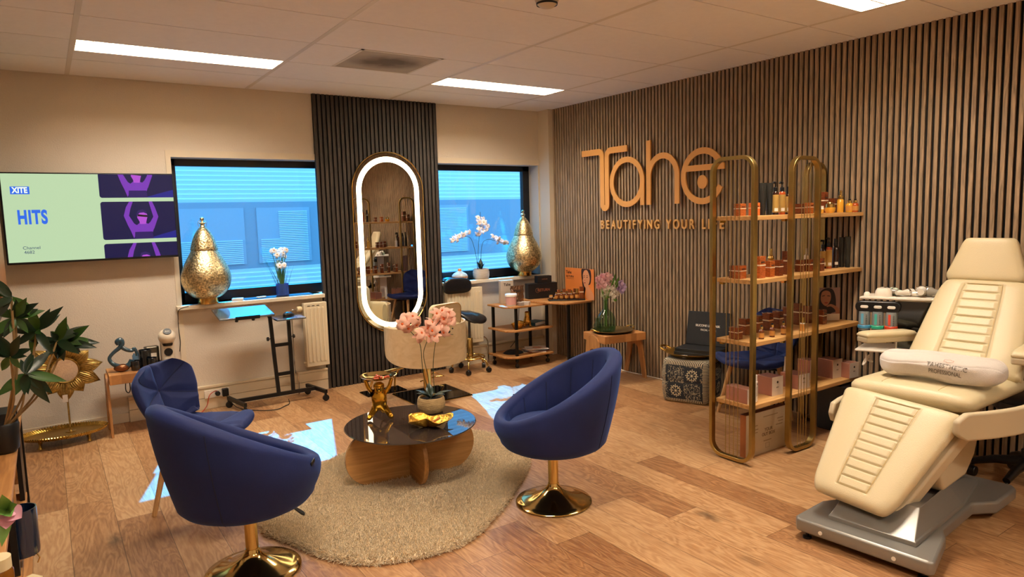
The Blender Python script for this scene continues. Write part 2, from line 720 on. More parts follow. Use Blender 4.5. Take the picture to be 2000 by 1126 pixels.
# ceiling: tiles with shadow joints, runners between columns
TILE = mat('ceiling_tile', 'F4F1EE', 0.85, noise=0.02, scale=25, bump=0.35, bscale=260)
GRIDM = mat('ceiling_runner', 'DDD6CB', 0.5)
DARK = mat('ceiling_void', '1A1714', 0.9)
cols = [XL - 0.1, 0.25, 1.535, 2.835, 4.085, XR + 0.05]
lamps = []
rows0 = [YB, 5.60, 5.025, 4.44, 3.83, 3.22, 2.60, 1.96, 1.35, 0.74, 0.13, -0.48, -1.09, -1.7, YF]
m = MB()
gaps = []
VENT = (1.865, 2.49, 4.44, 5.025)
for ci in range(5):
    x0, x1 = cols[ci] + 0.015, cols[ci + 1] - 0.015
    if ci == 0:
        x0 = XL
    if ci == 4:
        x1 = XR
    for ri in range(len(rows0) - 1):
        y1, y0 = rows0[ri], rows0[ri + 1]
        spans = [(x0, x1, y0, y1)]
        if ci in (1, 3) and abs(y1 - 5.60) < 1e-6:
            spans = [(x0, x1, 5.325, y1)]
            lamps.append((x0, x1, y0, 5.325))
        if ci in (1, 3) and abs(y1 - 2.60) < 1e-6:
            spans = [(x0, x1, 2.255, y1)]
            lamps.append((x0, x1, y0, 2.255))
        if ci in (1, 3) and abs(y1 + 0.48) < 1e-6:
            spans = [(x0, x1, -0.78, y1)]
            lamps.append((x0, x1, y0, -0.78))
        if ci == 2 and abs(y1 - 5.025) < 1e-6:
            spans = [(x0, VENT[0], y0, y1), (VENT[1], x1, y0, y1)]
        for a0, a1, b0, b1 in spans:
            m.box(a0, a1, b0 + 0.0045, b1 - 0.0045, H, H + 0.02)
m.build('ceiling', TILE, kind='structure')
m = MB()
for cx in cols[1:-1]:
    m.box(cx - 0.0145, cx + 0.0145, YF, YB, H - 0.001, H + 0.02)
m.build('trim_7', GRIDM, kind='structure')
MB().box(XL - 0.1, XR + 0.1, YF - 0.1, YB + 0.3, H + 0.15, H + 0.25).build('trim_8', DARK, kind='structure')

REFL = mat('lamp_reflector', 'F2EBD8', 0.3, 0.0)
LOUV = mat('lamp_louvre', 'F4EEDD', 0.25, 0.1)
LOUVG = mat('lamp_housing', 'E8E0CC', 0.5)
proto = None
labs = {0: 'glowing louvred ceiling light above the television', 1: 'glowing louvred ceiling light out of view over the tub chairs',
        2: 'glowing louvred ceiling light behind the viewer on the left',
        3: 'glowing louvred ceiling light nearest the far corner column', 4: 'glowing louvred ceiling light beside the slat wall above the rack',
        5: 'glowing louvred ceiling light behind the viewer beside the slat wall'}
for k, (x0, x1, y0, y1) in enumerate(lamps):
    cx, cy = (x0 + x1) / 2, (y0 + y1) / 2
    if proto is None:
        Lx, Ly = x1 - x0, y1 - y0
        t = thing('ceiling_light', labs[k], 'ceiling light', (cx, cy, H), 0, 'louvred ceiling lights')
        h = MB()
        h.box(-Lx / 2, Lx / 2, -Ly / 2, -Ly / 2 + 0.004, 0, 0.11)
        h.box(-Lx / 2, Lx / 2, Ly / 2 - 0.004, Ly / 2, 0, 0.11)
        h.box(-Lx / 2, -Lx / 2 + 0.004, -Ly / 2, Ly / 2, 0, 0.11)
        h.box(Lx / 2 - 0.004, Lx / 2, -Ly / 2, Ly / 2, 0, 0.11)
        h.box(-Lx / 2, Lx / 2, -Ly / 2, Ly / 2, 0.11, 0.115)
        h.build('housing', LOUVG, t)
        lv = MB()
        nb = 13
        for i in range(1, nb):
            xx = -Lx / 2 + Lx * i / nb
            lv.mesh([(xx - 0.001, -Ly / 2 + 0.006, 0.004), (xx + 0.001, -Ly / 2 + 0.006, 0.004), (xx + 0.006, -Ly / 2 + 0.006, 0.045), (xx - 0.006, -Ly / 2 + 0.006, 0.045),
                     (xx - 0.001, Ly / 2 - 0.006, 0.004), (xx + 0.001, Ly / 2 - 0.006, 0.004), (xx + 0.006, Ly / 2 - 0.006, 0.045), (xx - 0.006, Ly / 2 - 0.006, 0.045)],
                    [(0, 1, 2, 3), (4, 7, 6, 5), (0, 4, 5, 1), (1, 5, 6, 2), (2, 6, 7, 3), (3, 7, 4, 0)])
        lv.box(-Lx / 2 + 0.005, Lx / 2 - 0.005, -0.006, 0.006, 0.002, 0.045)
        lv.build('louvre', LOUV, t)
        tb = MB()
        for yy in (-0.07, 0.07):
            tb.tube([(-Lx / 2 + 0.03, yy, 0.075), (Lx / 2 - 0.03, yy, 0.075)], 0.013, 12)
        tb.build('lamp_tube', mat('lit_tube', 'FFE9B0', 0.5, emit='FFC060', strength=9), t, smooth=True)
        la = bpy.data.lights.new('ceiling_lamp', 'AREA')
        la.shape = 'RECTANGLE'
        la.size = Lx - 0.06
        la.size_y = Ly - 0.05
        la.energy = LAMP
        la.color = (1.0, 0.90, 0.76)
        lo = bpy.data.objects.new('lamp_glow', la)
        C.objects.link(lo)
        lo.parent = t
        lo.location = (0, 0, 0.055)
        proto = t
    else:
        clone(proto, None, (cx, cy, H), 0, labs[k])

# grimy air grille
t = thing('ceiling_vent', 'dusty grey square air diffuser in the ceiling', 'vent', ((VENT[0] + VENT[1]) / 2, (VENT[2] + VENT[3]) / 2, H))
w2, h2 = (VENT[1] - VENT[0]) / 2, (VENT[3] - VENT[2]) / 2
m = MB()
m.box(-w2, w2, -h2, -h2 + 0.02, -0.003, 0.02).box(-w2, w2, h2 - 0.02, h2, -0.003, 0.02)
m.box(-w2, -w2 + 0.02, -h2, h2, -0.003, 0.02).box(w2 - 0.02, w2, -h2, h2, -0.003, 0.02)
m.build('frame', GRIDM, t)
vm = bpy.data.materials.new('dusty_grille')
vm.use_nodes = True
N, L = vm.node_tree.nodes, vm.node_tree.links
b = N['Principled BSDF']
b.inputs['Roughness'].default_value = 0.9
tc = N.new('ShaderNodeTexCoord')
mp = N.new('ShaderNodeMapping')
mp.inputs['Scale'].default_value = (3.2, 4.2, 1)
L.new(tc.outputs['Object'], mp.inputs['Vector'])
gr = N.new('ShaderNodeTexGradient')
gr.gradient_type = 'SPHERICAL'
L.new(mp.outputs['Vector'], gr.inputs['Vector'])
nz = N.new('ShaderNodeTexNoise')
nz.inputs['Scale'].default_value = 7
nz.inputs['Detail'].default_value = 5
L.new(tc.outputs['Object'], nz.inputs['Vector'])
mm = N.new('ShaderNodeMath')
mm.operation = 'MULTIPLY'
L.new(gr.outputs['Fac'], mm.inputs[0])
L.new(nz.outputs['Fac'], mm.inputs[1])
rp = N.new('ShaderNodeValToRGB')
rp.color_ramp.elements[0].color = (*srgb('B4AB9C'), 1)
rp.color_ramp.elements[0].position = 0.0
rp.color_ramp.elements[1].color = (*srgb('6A6053'), 1)
rp.color_ramp.elements[1].position = 0.32
L.new(mm.outputs[0], rp.inputs['Fac'])
L.new(rp.outputs['Color'], b.inputs['Base Color'])
m = MB()
m.box(-w2 + 0.02, w2 - 0.02, -h2 + 0.02, h2 - 0.02, 0.0, 0.01)
m.build('grille', vm, t)
# smoke detector at the top edge
t = thing('smoke_detector', 'round white smoke detector on the ceiling', 'smoke detector', (at(1068, -2, z=H).x, at(1068, -2, z=H).y, H))
MB().lathe([(0, -0.045), (0.035, -0.043), (0.05, -0.03), (0.062, -0.012), (0.065, 0)], 28).build('body', mat('detector_white', 'CFC4AE', 0.5), t, smooth=True)
MB().lathe([(0.052, -0.03), (0.056, -0.032), (0.058, -0.022), (0.054, -0.02)], 28, cap=False).build('grille', BLACKP, t)

# ------------------------------------------------------------------ opposite building
FAC = mat('white_cladding', 'DCE2E8', 0.6)
FAC2 = mat('grey_window_band', '8A98A6', 0.6)
FAC3 = mat('facade_frame', '9AA8B6', 0.6)
t = thing('opposite_building', 'ribbed white building with a grey window band seen outside', 'building', (0, 10, 0))
m = MB()


def ribs(z0, z1):
    z = z0
    while z < z1:
        a = min(z + 0.062, z1)
        m.mesh([(-5, 0, z), (16, 0, z), (16, -0.018, z + 0.045), (-5, -0.018, z + 0.045)], [(0, 1, 2, 3)])
        m.mesh([(-5, -0.018, z + 0.045), (16, -0.018, z + 0.045), (16, 0.0, a), (-5, 0.0, a)], [(0, 1, 2, 3)])
        z += 0.062


ribs(-0.3, 0.93)
ribs(1.85, 4.1)
m.box(-5, 16, 0.02, 0.3, -0.3, 4.1)
m.build('wall', FAC, t, recalc=False)
MB().box(-5, 16, -0.012, 0.02, 0.93, 1.85).build('window_band', FAC2, t)
BLIND = mat('blind_slats', 'C9D6E2', 0.5)
for x0 in (-1.2, 0.2, 1.38, 2.50, 3.9, 5.0, 7.1):
    x1 = x0 + (0.95 if x0 != 2.5 else 0.75)
    wf = MB().box(x0, x1, -0.03, -0.01, 0.99, 1.77).build('window', FAC3, t)
    mb = MB()
    z = 1.0
    top = 1.32 if x0 < 2 else 1.72
    while z < top:
        mb.box(x0 + (0.30 if (z > 1.32 and x0 > 2) else 0.04), x1 - 0.04, -0.045, -0.03, z, z + 0.016)
        z += 0.026
    mb.build('blind', BLIND, wf)
tag(MB().box(-8, 18, YB + 0.33, 30, -0.5, -0.3).build('outdoor_ground', mat('paving', '9A9C9C', 0.9)), 'pale paved ground outside the windows', 'ground')['kind'] = 'structure'
# ------------------------------------------------------------------ velvet
def velvet(name, col, dark):
    m_ = mat(name, col, 0.75, noise=0.16, scale=6, sheen=0.22, bump=0.15, bscale=300)
    b_ = m_.node_tree.nodes['Principled BSDF']
    b_.inputs['Sheen Tint'].default_value = (0.12, 0.32, 1.0, 1)
    return m_


VEL = velvet('blue_velvet', '061A52', None)
SEAM = mat('dark_blue_seam', '0B1533', 0.8)


def tub_chair(name, label, loc, face, lever):
    """round tub seat on a pedestal; local +x is the way it faces"""
    t = thing(name, label, 'chair', loc, face)
    # base plate and post
    MB().lathe([(0, 0.004), (0.205, 0.004), (0.208, 0.009), (0.205, 0.013), (0.17, 0.020), (0.12, 0.034), (0.075, 0.055), (0.047, 0.075), (0.033, 0.095), (0.030, 0.11)], 64).build('base_plate', GOLD, t, smooth=50)
    MB().lathe([(0.028, 0.095), (0.028, 0.262), (0.0, 0.262)], 32).build('post', GOLD, t, smooth=True)
    MB().lathe([(0.026, 0.262), (0.03, 0.266), (0.03, 0.272), (0.018, 0.275), (0.018, 0.33)], 24, cap=False).build('gas_lift', BLACKP, t, smooth=True)
    zb, R0 = 0.300, 0.305

    def rim(a):
        k = (1 - cos(a)) / 2          # 0 front, 1 back
        return 0.47 + 0.335 * (k ** 1.15)

    def outer(a, s):
        k = (1 - cos(a)) / 2
        h = rim(a)
        cx = -0.035 * s * k
        if s < 0.28:
            q = s / 0.28
            r = R0 * 0.94 * sin(q * pi / 2) ** 0.9
            z = zb + 0.075 * (1 - cos(q * pi / 2)) ** 1.3
        else:
            q = (s - 0.28) / 0.72
            r = R0 * (0.94 + 0.10 * sin(q * pi * 0.62)) + 0.03 * q * k
            z = zb + 0.075 + (h - zb - 0.075) * q
        return r, z, cx

    def shell(u, v):
        a = 2 * pi * u
        if v <= 0.6:
            r, z, cx = outer(a, v / 0.6)
            return (cx + r * cos(a), r * sin(a) * 1.03, z)
        q = (v - 0.6) / 0.4
        r1, z1, cx = outer(a, 1.0)
        th = 0.062 + 0.012 * (1 - cos(a)) / 2
        if q < 0.35:          # rolled rim
            b_ = q / 0.35 * pi
            r = r1 - th / 2 + th / 2 * cos(b_)
            z = z1 + th * 0.42 * sin(b_)
        else:
            p = (q - 0.35) / 0.65
            ri = r1 - th
            zi = 0.40
            r = ri + (0.235 - ri) * (p ** 1.2)
            z = z1 + (zi - z1) * p
            # vertical channels
            g = abs(((a / (2 * pi) * 12) % 1) - 0.5) * 2
            r -= 0.010 * (1 - g ** 6) * sin(pi * min(1, p * 1.2)) - 0.004
        return (cx * (1 - q * 0.3) + r * cos(a), r * sin(a) * 1.03, z)
    MB().grid(shell, 96, 40, wrapu=True).build('seat_shell', VEL, t, smooth=80)
    # cushion
    MB().lathe([(0, 0.475), (0.08, 0.474), (0.16, 0.468), (0.205, 0.455), (0.228, 0.432), (0.230, 0.405), (0.2, 0.385), (0, 0.385)], 48, T(0.02, 0, 0.0)).build('cushion', VEL, t, smooth=80)
    # seams inside and outside
    for k in range(12):
        a = 2 * pi * k / 12
        if cos(a) > 0.55:
            continue
        pts = []
        for j in range(8):
            v = 0.6 + 0.4 * (0.40 + 0.55 * j / 7)
            p = Vector(shell(a / (2 * pi), v))
            pts.append(p - Vector((cos(a), sin(a), 0)) * 0.001)
        MB().tube(pts, 0.0018, 6).build('channel_seam', SEAM, t)
    for a in (2.35, -2.35):
        pts = []
        for j in range(15):
            r, z, cx = outer(a, 0.2 + 0.8 * j / 14)
            pts.append((cx + (r + 0.0005) * cos(a), (r + 0.0005) * sin(a) * 1.03, z))
        MB().tube(pts, 0.0016, 6).build('outer_seam', SEAM, t)
    # lever
    if lever:
        m_ = MB()
        a = radians(lever)
        d = Vector((cos(a), sin(a), 0))
        m_.tube([d * 0.02 + Vector((0, 0, 0.295)), d * 0.13 + Vector((0, 0, 0.290)), d * 0.185 + Vector((0, 0, 0.275))], 0.004, 8)
        lv = m_.build('lever', BLACKM, t, smooth=True)
        s_ = Vector((-d.y, d.x, 0))
        M_ = basis(d * 0.178 + Vector((0, 0, 0.280)), (d - Vector((0, 0, 0.9))).normalized(), s_, (d * 0.9 + Vector((0, 0, 1))).normalized())
        MB().prism([(0, -0.008), (0.03, -0.014), (0.06, -0.019), (0.075, -0.012), (0.075, 0.012), (0.06, 0.019), (0.03, 0.014), (0, 0.008)], -0.004, 0.004, M_).build('lever_paddle', BLACKP, lv, bevel=0.003)
    # woven tag on the rim
    r, z, cx = outer(radians(-58), 0.93)
    a = radians(-58)
    MB().cbox(0, 0, 0, 0.003, 0.035, 0.016, T(cx + (r + 0.003) * cos(a), (r + 0.003) * sin(a) * 1.03, z + 0.01) @ RZ(-58) @ RX(20)).build('fabric_tag', BLACKP, t)
    return t


tub_chair('tub_chair', 'blue velvet tub swivel chair on the right of the rug, seen side on', (2.195, 2.866, 0), 152, None)
tub_chair('tub_chair', 'blue velvet tub swivel chair nearest the viewer with a black lever, back turned', (0.665, 3.11, 0), 12, -30)


def butterfly(name, label, loc, face, leg_h=0.40):
    """quilted wing chair on four splayed wooden legs; local +x is the way it faces"""
    t = thing(name, label, 'chair', loc, face, None)
    legw = wood('pale_leg_wood', 'D2A873', 'AE8250', 0.5, 'Z', 2)
    for sx in (1, -1):
        for sy in (1, -1):
            MB().tube([(sx * 0.185, sy * 0.20, 0), (sx * 0.11, sy * 0.13, leg_h)], [0.0125, 0.019], 14).build('leg', legw, t, smooth=True)
    m_ = MB()
    m_.tube([(0.11, 0.13, leg_h - 0.03), (-0.11, -0.13, leg_h - 0.03)], 0.008, 8)
    m_.tube([(0.11, -0.13, leg_h - 0.03), (-0.11, 0.13, leg_h - 0.03)], 0.008, 8)
    m_.build('under_frame', BLACKM, t)

    # one folded upholstered sheet: v 0..1 = seat front to back top
    def centre(v):
        if v < 0.5:
            q = v / 0.5
            return Vector((0.255 - 0.44 * q, 0, 0.435 - 0.03 * sin(q * pi * 0.9) + 0.0 * q))
        q = (v - 0.5) / 0.5
        c = Vector((-0.185 - 0.075 * q - 0.03 * sin(q * pi / 2), 0, 0.427 + 0.36 * q ** 0.93))
        if q < 0.18:
            k = q / 0.18
            c.x = -0.185 - 0.03 * k
            c.z = 0.427 + 0.07 * k * k
        return c

    def width(v):
        if v < 0.5:
            q = v / 0.5
            return 0.235 * (1 - (1 - min(1, q * 2.6 + 0.22)) ** 2.6) * (1 - 0.30 * max(0, (q - 0.45) / 0.55) ** 1.5) + 0.02
        q = (v - 0.5) / 0.5
        return 0.182 + 0.085 * sin(min(1, q * 1.1) * pi * 0.72) - 0.13 * max(0, (q - 0.72) / 0.28) ** 2.2

    def nrm(v):
        d = (centre(min(1, v + 0.01)) - centre(max(0, v - 0.01))).normalized()
        return Vector((d.z, 0, -d.x)) * (1 if True else 1)

    def quilt(u, v):
        """radiating quilting as groove depth"""
        best = 1.0
        y = (u - 0.5) * 2
        for (y0, v0, y1, v1) in ((0, .78, 0, 1.0), (0, .78, .95, .93), (0, .78, -.95, .93), (0, .78, 1, .66), (0, .78, -1, .66), (0, .78, 0, .52),
                                 (0, .52, .95, .60), (0, .52, -.95, .60), (0, .27, .9, .42), (0, .27, -.9, .42), (0, .27, 1, .16), (0, .27, -1, .16), (0, .27, 0, .02), (0, .27, 0, .5)):
            dx, dv = y1 - y0, (v1 - v0) * 3
            px, pv = y - y0, (v - v0) * 3
            tt = max(0, min(1, (px * dx + pv * dv) / (dx * dx + dv * dv)))
            d = sqrt((px - tt * dx) ** 2 + (pv - tt * dv) ** 2)
            best = min(best, d)
        return min(1, best / 0.16)

    def top(u, v):
        y = (u - 0.5) * 2
        c, w_, n_ = centre(v), width(v), nrm(v)
        n_ = -n_ if n_.z < 0 and v < 0.5 else n_
        if v >= 0.5 and n_.x < 0:
            n_ = -n_
        lift = (0.028 if v < 0.5 else 0.075) * abs(y) ** 2.2
        edge = (1 - abs(y) ** 8) * (1 - abs(2 * v - 1) ** 24)
        th = 0.006 + 0.032 * max(0, edge) ** 0.5 * (0.45 + 0.55 * quilt(u, v) ** 0.7)
        return c + Vector((0, y * w_, 0)) + n_ * (lift + th)

    def bot(u, v):
        y = (u - 0.5) * 2
        c, w_, n_ = centre(v), width(v), nrm(v)
        n_ = -n_ if n_.z < 0 and v < 0.5 else n_
        if v >= 0.5 and n_.x < 0:
            n_ = -n_
        lift = (0.028 if v < 0.5 else 0.075) * abs(y) ** 2.2
        edge = (1 - abs(y) ** 8) * (1 - abs(2 * v - 1) ** 24)
        return c + Vector((0, y * w_, 0)) + n_ * (lift - 0.004 - 0.018 * max(0, edge) ** 0.5)
    nu, nv = 60, 120

    def sheet(v0, v1, nm):
        m_ = MB()
        n_v = nv // 2

        def f1(u, v):
            return top(u, v0 + (v1 - v0) * v)

        def f2(u, v):
            return bot(u, v0 + (v1 - v0) * v)
        m_.grid(f1, nu, n_v)
        m_.grid(f2, nu, n_v)
        w_ = n_v + 1
        o2 = (nu + 1) * w_
        bnd = [(i * w_) for i in range(nu + 1)] + [nu * w_ + j for j in range(1, w_)] + [i * w_ + n_v for i in range(nu - 1, -1, -1)] + [j for j in range(n_v - 1, 0, -1)]
        for i in range(len(bnd)):
            a, c2 = bnd[i], bnd[(i + 1) % len(bnd)]
            m_.f.append([a, c2, o2 + c2, o2 + a])
            m_.mi.append(0)
        return m_.build(nm, VEL, t, smooth=60)
    st_ = sheet(0.0, 0.5, 'seat')
    bk_ = sheet(0.5, 1.0, 'backrest')
    for (y0, v0, y1, v1) in ((0, .78, 0, .995), (0, .78, .90, .93), (0, .78, -.90, .93), (0, .78, .96, .66), (0, .78, -.96, .66), (0, .78, 0, .53),
                             (0, .27, .9, .42), (0, .27, -.9, .42), (0, .27, .96, .16), (0, .27, -.96, .16), (0, .27, 0, .01), (0, .27, 0, .48)):
        pts = []
        for k in range(15):
            q = k / 14
            y_, v_ = y0 + (y1 - y0) * q, v0 + (v1 - v0) * q
            p_ = top((y_ + 1) / 2, v_)
            nn_ = top((y_ + 1) / 2, v_) - bot((y_ + 1) / 2, v_)
            pts.append(p_ + nn_.normalized() * 0.0002)
        MB().tube(pts, 0.0017, 5).build('quilting_seam', SEAM, bk_ if v0 > 0.5 else st_)
    return t


bt = butterfly('quilted_chair', 'blue quilted wing chair with wooden legs between the tub chair and the coffee machine', (0.645, 4.08, 0), -40)
clone(bt, None, (4.36, 3.16, 0), 163, 'blue quilted wing chair half hidden behind the brass rack')

# ------------------------------------------------------------------ rug
rugm = mat('shaggy_rug', 'DDCBAA', 1.0, noise=0.28, scale=60, bump=1.0, bscale=190, sheen=0.3)
outline = [(0.80, 3.48), (0.875, 3.26), (0.965, 3.01), (1.10, 2.83), (1.33, 2.74), (1.58, 2.745), (1.83, 2.90), (2.10, 3.11), (2.44, 3.44), (2.56, 3.73), (2.53, 4.02), (2.34, 4.25), (2.00, 4.36), (1.62, 4.32), (1.28, 4.12), (1.00, 3.85), (0.86, 3.67)]
op = smoothpath([(x, y, 0) for x, y in outline], 6, True)
rc = sum(op, Vector()) / len(op)
m = MB()
NR = 26
rv = random.Random(3)


def rugp(u, v):
    p = op[int(round(u * len(op))) % len(op)]
    k = v
    if v < 0.9:
        q = rc.lerp(p, v / 0.9 * 0.985)
        h = 0.026 + 0.006 * mnoise.noise(q * 28) + 0.004 * mnoise.noise(q * 80)
    else:
        s = (v - 0.9) / 0.1
        q = rc.lerp(p, 0.985 + 0.015 * sin(s * pi / 2))
        h = 0.026 * (1 - s) + 0.001
    return Vector((q.x, q.y, h))


m.grid(rugp, len(op), NR, wrapu=True)
rug = m.build('rug', rugm, smooth=180, recalc=True)
tag(rug, 'shaggy beige rug of irregular oval shape under the coffee table', 'rug')
# pile: short tufts
pile = bpy.data.particles.new('pile')
ps = rug.modifiers.new('pile', 'PARTICLE_SYSTEM')
st = ps.particle_system.settings
st.type = 'HAIR'
st.count = 80000
st.hair_length = 0.015
st.hair_step = 3
st.render_step = 2
st.display_step = 2
st.root_radius = 1.0
st.tip_radius = 0.5
st.radius_scale = 0.0035
st.use_advanced_hair = True
st.factor_random = 0.002
st.brownian_factor = 0.004
st.material = 1
rug['kind'] = 'stuff'

# ------------------------------------------------------------------ coffee table
TZ = 0.36
TC = Vector((1.715, 3.62, 0))
t = thing('coffee_table', 'round smoked glass coffee table on crossed oak panels', 'coffee table', TC, -7)
SM = bpy.data.materials.new('smoked_glass')
SM.use_nodes = True
b = SM.node_tree.nodes['Principled BSDF']
b.inputs['Base Color'].default_value = (*srgb('4A403C'), 1)
b.inputs['Roughness'].default_value = 0.02
b.inputs['Transmission Weight'].default_value = 0.55
b.inputs['IOR'].default_value = 1.75
MB().lathe([(0, TZ - 0.008), (0.384, TZ - 0.008), (0.388, TZ - 0.004), (0.384, TZ), (0, TZ)], 96).build('glass_top', SM, t, smooth=True)
PANEL = wood('oak_panel', 'C2935A', 'A07440', 0.5, 'X', 0.9)
zt = TZ - 0.008
r = 0.5 * (zt - 0.03)


def stad(L_, z0, z1):
    r_ = (z1 - z0) / 2
    pts = []
    for k in range(17):
        a = -pi / 2 + pi * k / 16
        pts.append((L_ / 2 - r_ + r_ * cos(a), (z0 + z1) / 2 + r_ * sin(a)))
    for k in range(17):
        a = pi / 2 + pi * k / 16
        pts.append((-L_ / 2 + r_ + r_ * cos(a), (z0 + z1) / 2 + r_ * sin(a)))
    return pts


Mx = basis((0, 0, 0), (1, 0, 0), (0, 0, 1), (0, -1, 0))
p1 = MB().prism(stad(0.80, 0.03, zt), -0.0125, 0.0125, Mx).build('long_panel', PANEL, t, bevel=0.002)
My = basis((-0.01, 0, 0), (0, 1, 0), (0, 0, 1), (1, 0, 0))
PANEL2 = wood('oak_panel_y', 'BD8C52', '9A6E3A', 0.5, 'Y', 0.9)
MB().prism(stad(0.56, 0.03, zt), -0.0125, 0.0125, My).build('short_panel', PANEL2, t, bevel=0.002)
# ------------------------------------------------------------------ on the coffee table
t = thing('figurine', 'gold animal figurine on the coffee table holding up a round dish', 'figurine', (1.60, 3.80, TZ), 0)
GF = mat('satin_gold', 'C99A35', 0.25, 1.0)
fw = atan2(-3.80, -1.60)
t.rotation_euler = (0, 0, fw)     # faces the viewer: local +x
m = MB()
import itertools


def skin(name, joints, edges, material, parent, lv=2, root=0):
    me = bpy.data.meshes.new(name)
    me.from_pydata([j[:3] for j in joints], edges, [])
    me.materials.append(material)
    o = bpy.data.objects.new(name, me)
    C.objects.link(o)
    if parent:
        o.parent = parent
    o.modifiers.new('skin', 'SKIN')
    sv = me.skin_vertices[0].data
    for i, j in enumerate(joints):
        rr = j[3] if not isinstance(j[3], tuple) else j[3]
        sv[i].radius = (rr, rr) if not isinstance(rr, tuple) else rr
        sv[i].use_root = (i == root)
    o.modifiers['skin'].use_smooth_shade = True
    q = o.modifiers.new('sub', 'SUBSURF')
    q.levels = lv
    q.render_levels = lv
    return o


J = [(0, 0, 0.085, 0.042), (0, 0, 0.122, 0.050), (0, 0, 0.162, 0.036), (0.004, 0, 0.185, 0.026), (0.014, 0, 0.208, 0.041), (0.008, 0, 0.238, 0.028),
     (0, 0.034, 0.160, 0.016), (-0.004, 0.062, 0.195, 0.014), (-0.004, 0.080, 0.252, 0.012),
     (0, -0.034, 0.160, 0.016), (-0.004, -0.062, 0.195, 0.014), (-0.004, -0.080, 0.252, 0.012),
     (0, 0.026, 0.075, 0.024), (0.004, 0.050, 0.040, 0.019), (0.006, 0.062, 0.018, 0.017), (0.034, 0.074, 0.014, 0.015),
     (0, -0.026, 0.075, 0.024), (0.004, -0.050, 0.040, 0.019), (0.006, -0.062, 0.018, 0.017), (0.034, -0.074, 0.014, 0.015)]
E_ = [(0, 1), (1, 2), (2, 3), (3, 4), (4, 5), (2, 6), (6, 7), (7, 8), (2, 9), (9, 10), (10, 11), (0, 12), (12, 13), (13, 14), (14, 15), (0, 16), (16, 17), (17, 18), (18, 19)]
body = skin('body', J, E_, GF, t)
MB().sphere(0.010, T(0.056, 0, 0.205), sx=0.8).build('muzzle', GF, body, smooth=True)
m = MB()
m.tube([(0.062, -0.007, 0.197), (0.066, 0, 0.203), (0.062, 0.007, 0.197)], 0.0012, 6)
m.tube([(0.066, 0, 0.203), (0.065, 0, 0.209)], 0.0012, 6)
m.build('mouth', BLACKP, body)
MB().tube([(-0.035, 0, 0.075), (-0.055, 0, 0.055), (-0.06, 0.01, 0.035), (-0.045, 0.02, 0.025)], [0.008, 0.007, 0.006, 0.005], 8).build('tail', GF, body, smooth=True)
dish = MB().lathe([(0, 0.246), (0.05, 0.247), (0.080, 0.256), (0.107, 0.270), (0.110, 0.273), (0.105, 0.272), (0.079, 0.260), (0.05, 0.252), (0, 0.251)], 48).build('dish', GOLD, t, smooth=60)
t = thing('sweets', 'wrapped orange sweets lying in the gold figurine dish', 'sweets', (1.60, 3.80, TZ + 0.2515))
SW = mat('orange_wrapper', 'B4491A', 0.3)
rv = random.Random(4)
m = MB()
for k in range(14):
    a = rv.random() * 6.28
    rr = 0.062 * sqrt(rv.random())
    m.sphere(0.0085, T(rr * cos(a), rr * sin(a), 0.008) @ RZ(rv.random() * 180), 10, 6, sx=1.5)
m.build('sweet_pile', SW, t, smooth=True)['kind'] = 'stuff'

# leaf shaped bowl
t = thing('leaf_bowl', 'crumpled gold leaf shaped bowl at the front of the coffee table', 'bowl', (1.765, 3.475, TZ), -35)


def lb(u, v):
    a = 2 * pi * u
    r_ = v * (0.098 + 0.020 * cos(a) ** 2 + 0.010 * sin(5 * a + 1.2))
    z = 0.004 + 0.050 * (v ** 2.4) * (1 + 0.30 * sin(3 * a + 0.6)) + 0.004 * sin(7 * a) * v
    p = Vector((r_ * cos(a) * 1.1, r_ * sin(a) * 0.82, z))
    return p + Vector((0, 0, 0.0025 * mnoise.noise(p * 90)))


MB().grid(lb, 72, 16, wrapu=True).build('bowl', mat('gold_leaf', 'D9A945', 0.3, 1.0, bump=1.0, bscale=70), t, smooth=180, solid=0.003)
MB().tube([(-0.01, -0.01, 0.016), (0.06, 0.025, 0.042)], [0.008, 0.006], 10).build('rolled_pod', mat('rust_orange', 'A85A1C', 0.45), t, smooth=True)

# textured pot with a peach orchid
POTM = mat('rough_stone_pot', 'B99D6E', 0.85, noise=0.2, scale=30, bump=1.0, bscale=55, stretch=(1, 1, 5))
t = thing('orchid', 'peach pink orchid in a ribbed stone pot on the coffee table', 'orchid', (1.915, 3.735, TZ), 0)
prof = [(0, 0.002), (0.062, 0.002), (0.070, 0.006), (0.082, 0.030), (0.087, 0.055), (0.085, 0.080), (0.079, 0.098), (0.074, 0.100), (0.070, 0.096), (0.068, 0.080)]
fp = []
for i in range(len(prof) - 1):
    for k in range(3):
        a_, b_ = prof[i], prof[i + 1]
        q = k / 3
        fp.append((a_[0] + (b_[0] - a_[0]) * q + (0.0012 if k % 2 and 2 < i < 7 else 0), a_[1] + (b_[1] - a_[1]) * q))
fp.append(prof[-1])
MB().lathe(fp, 48, cap=False).build('pot', POTM, t, smooth=60)
MB().lathe([(0, 0.086), (0.069, 0.084)], 32).build('soil', mat('dark_soil', '1A130E', 0.95, bump=1, bscale=120), t)
LEAFD = mat('dark_waxy_leaf', '1B2E24', 0.35, noise=0.15, scale=20)
STEM = mat('orchid_stem', '2E3A1E', 0.5)
for a, L_, h in ((200, 0.12, 0.07), (-20, 0.13, 0.05), (70, 0.10, 0.08), (-70, 0.11, 0.05), (140, 0.09, 0.06)):
    d = Vector((cos(radians(a)), sin(radians(a)), 0))
    MB().leaf(Vector((0, 0, 0.09)) + d * 0.01, Vector((0, 0, 0.09 + h)) + d * L_, 0.05, bend=0.25, fold=0.25, n=10).build('leaf', LEAFD, t, smooth=60, solid=0.002)
PETAL = mat('peach_petal', 'F7C6B0', 0.6, noise=0.12, scale=30)
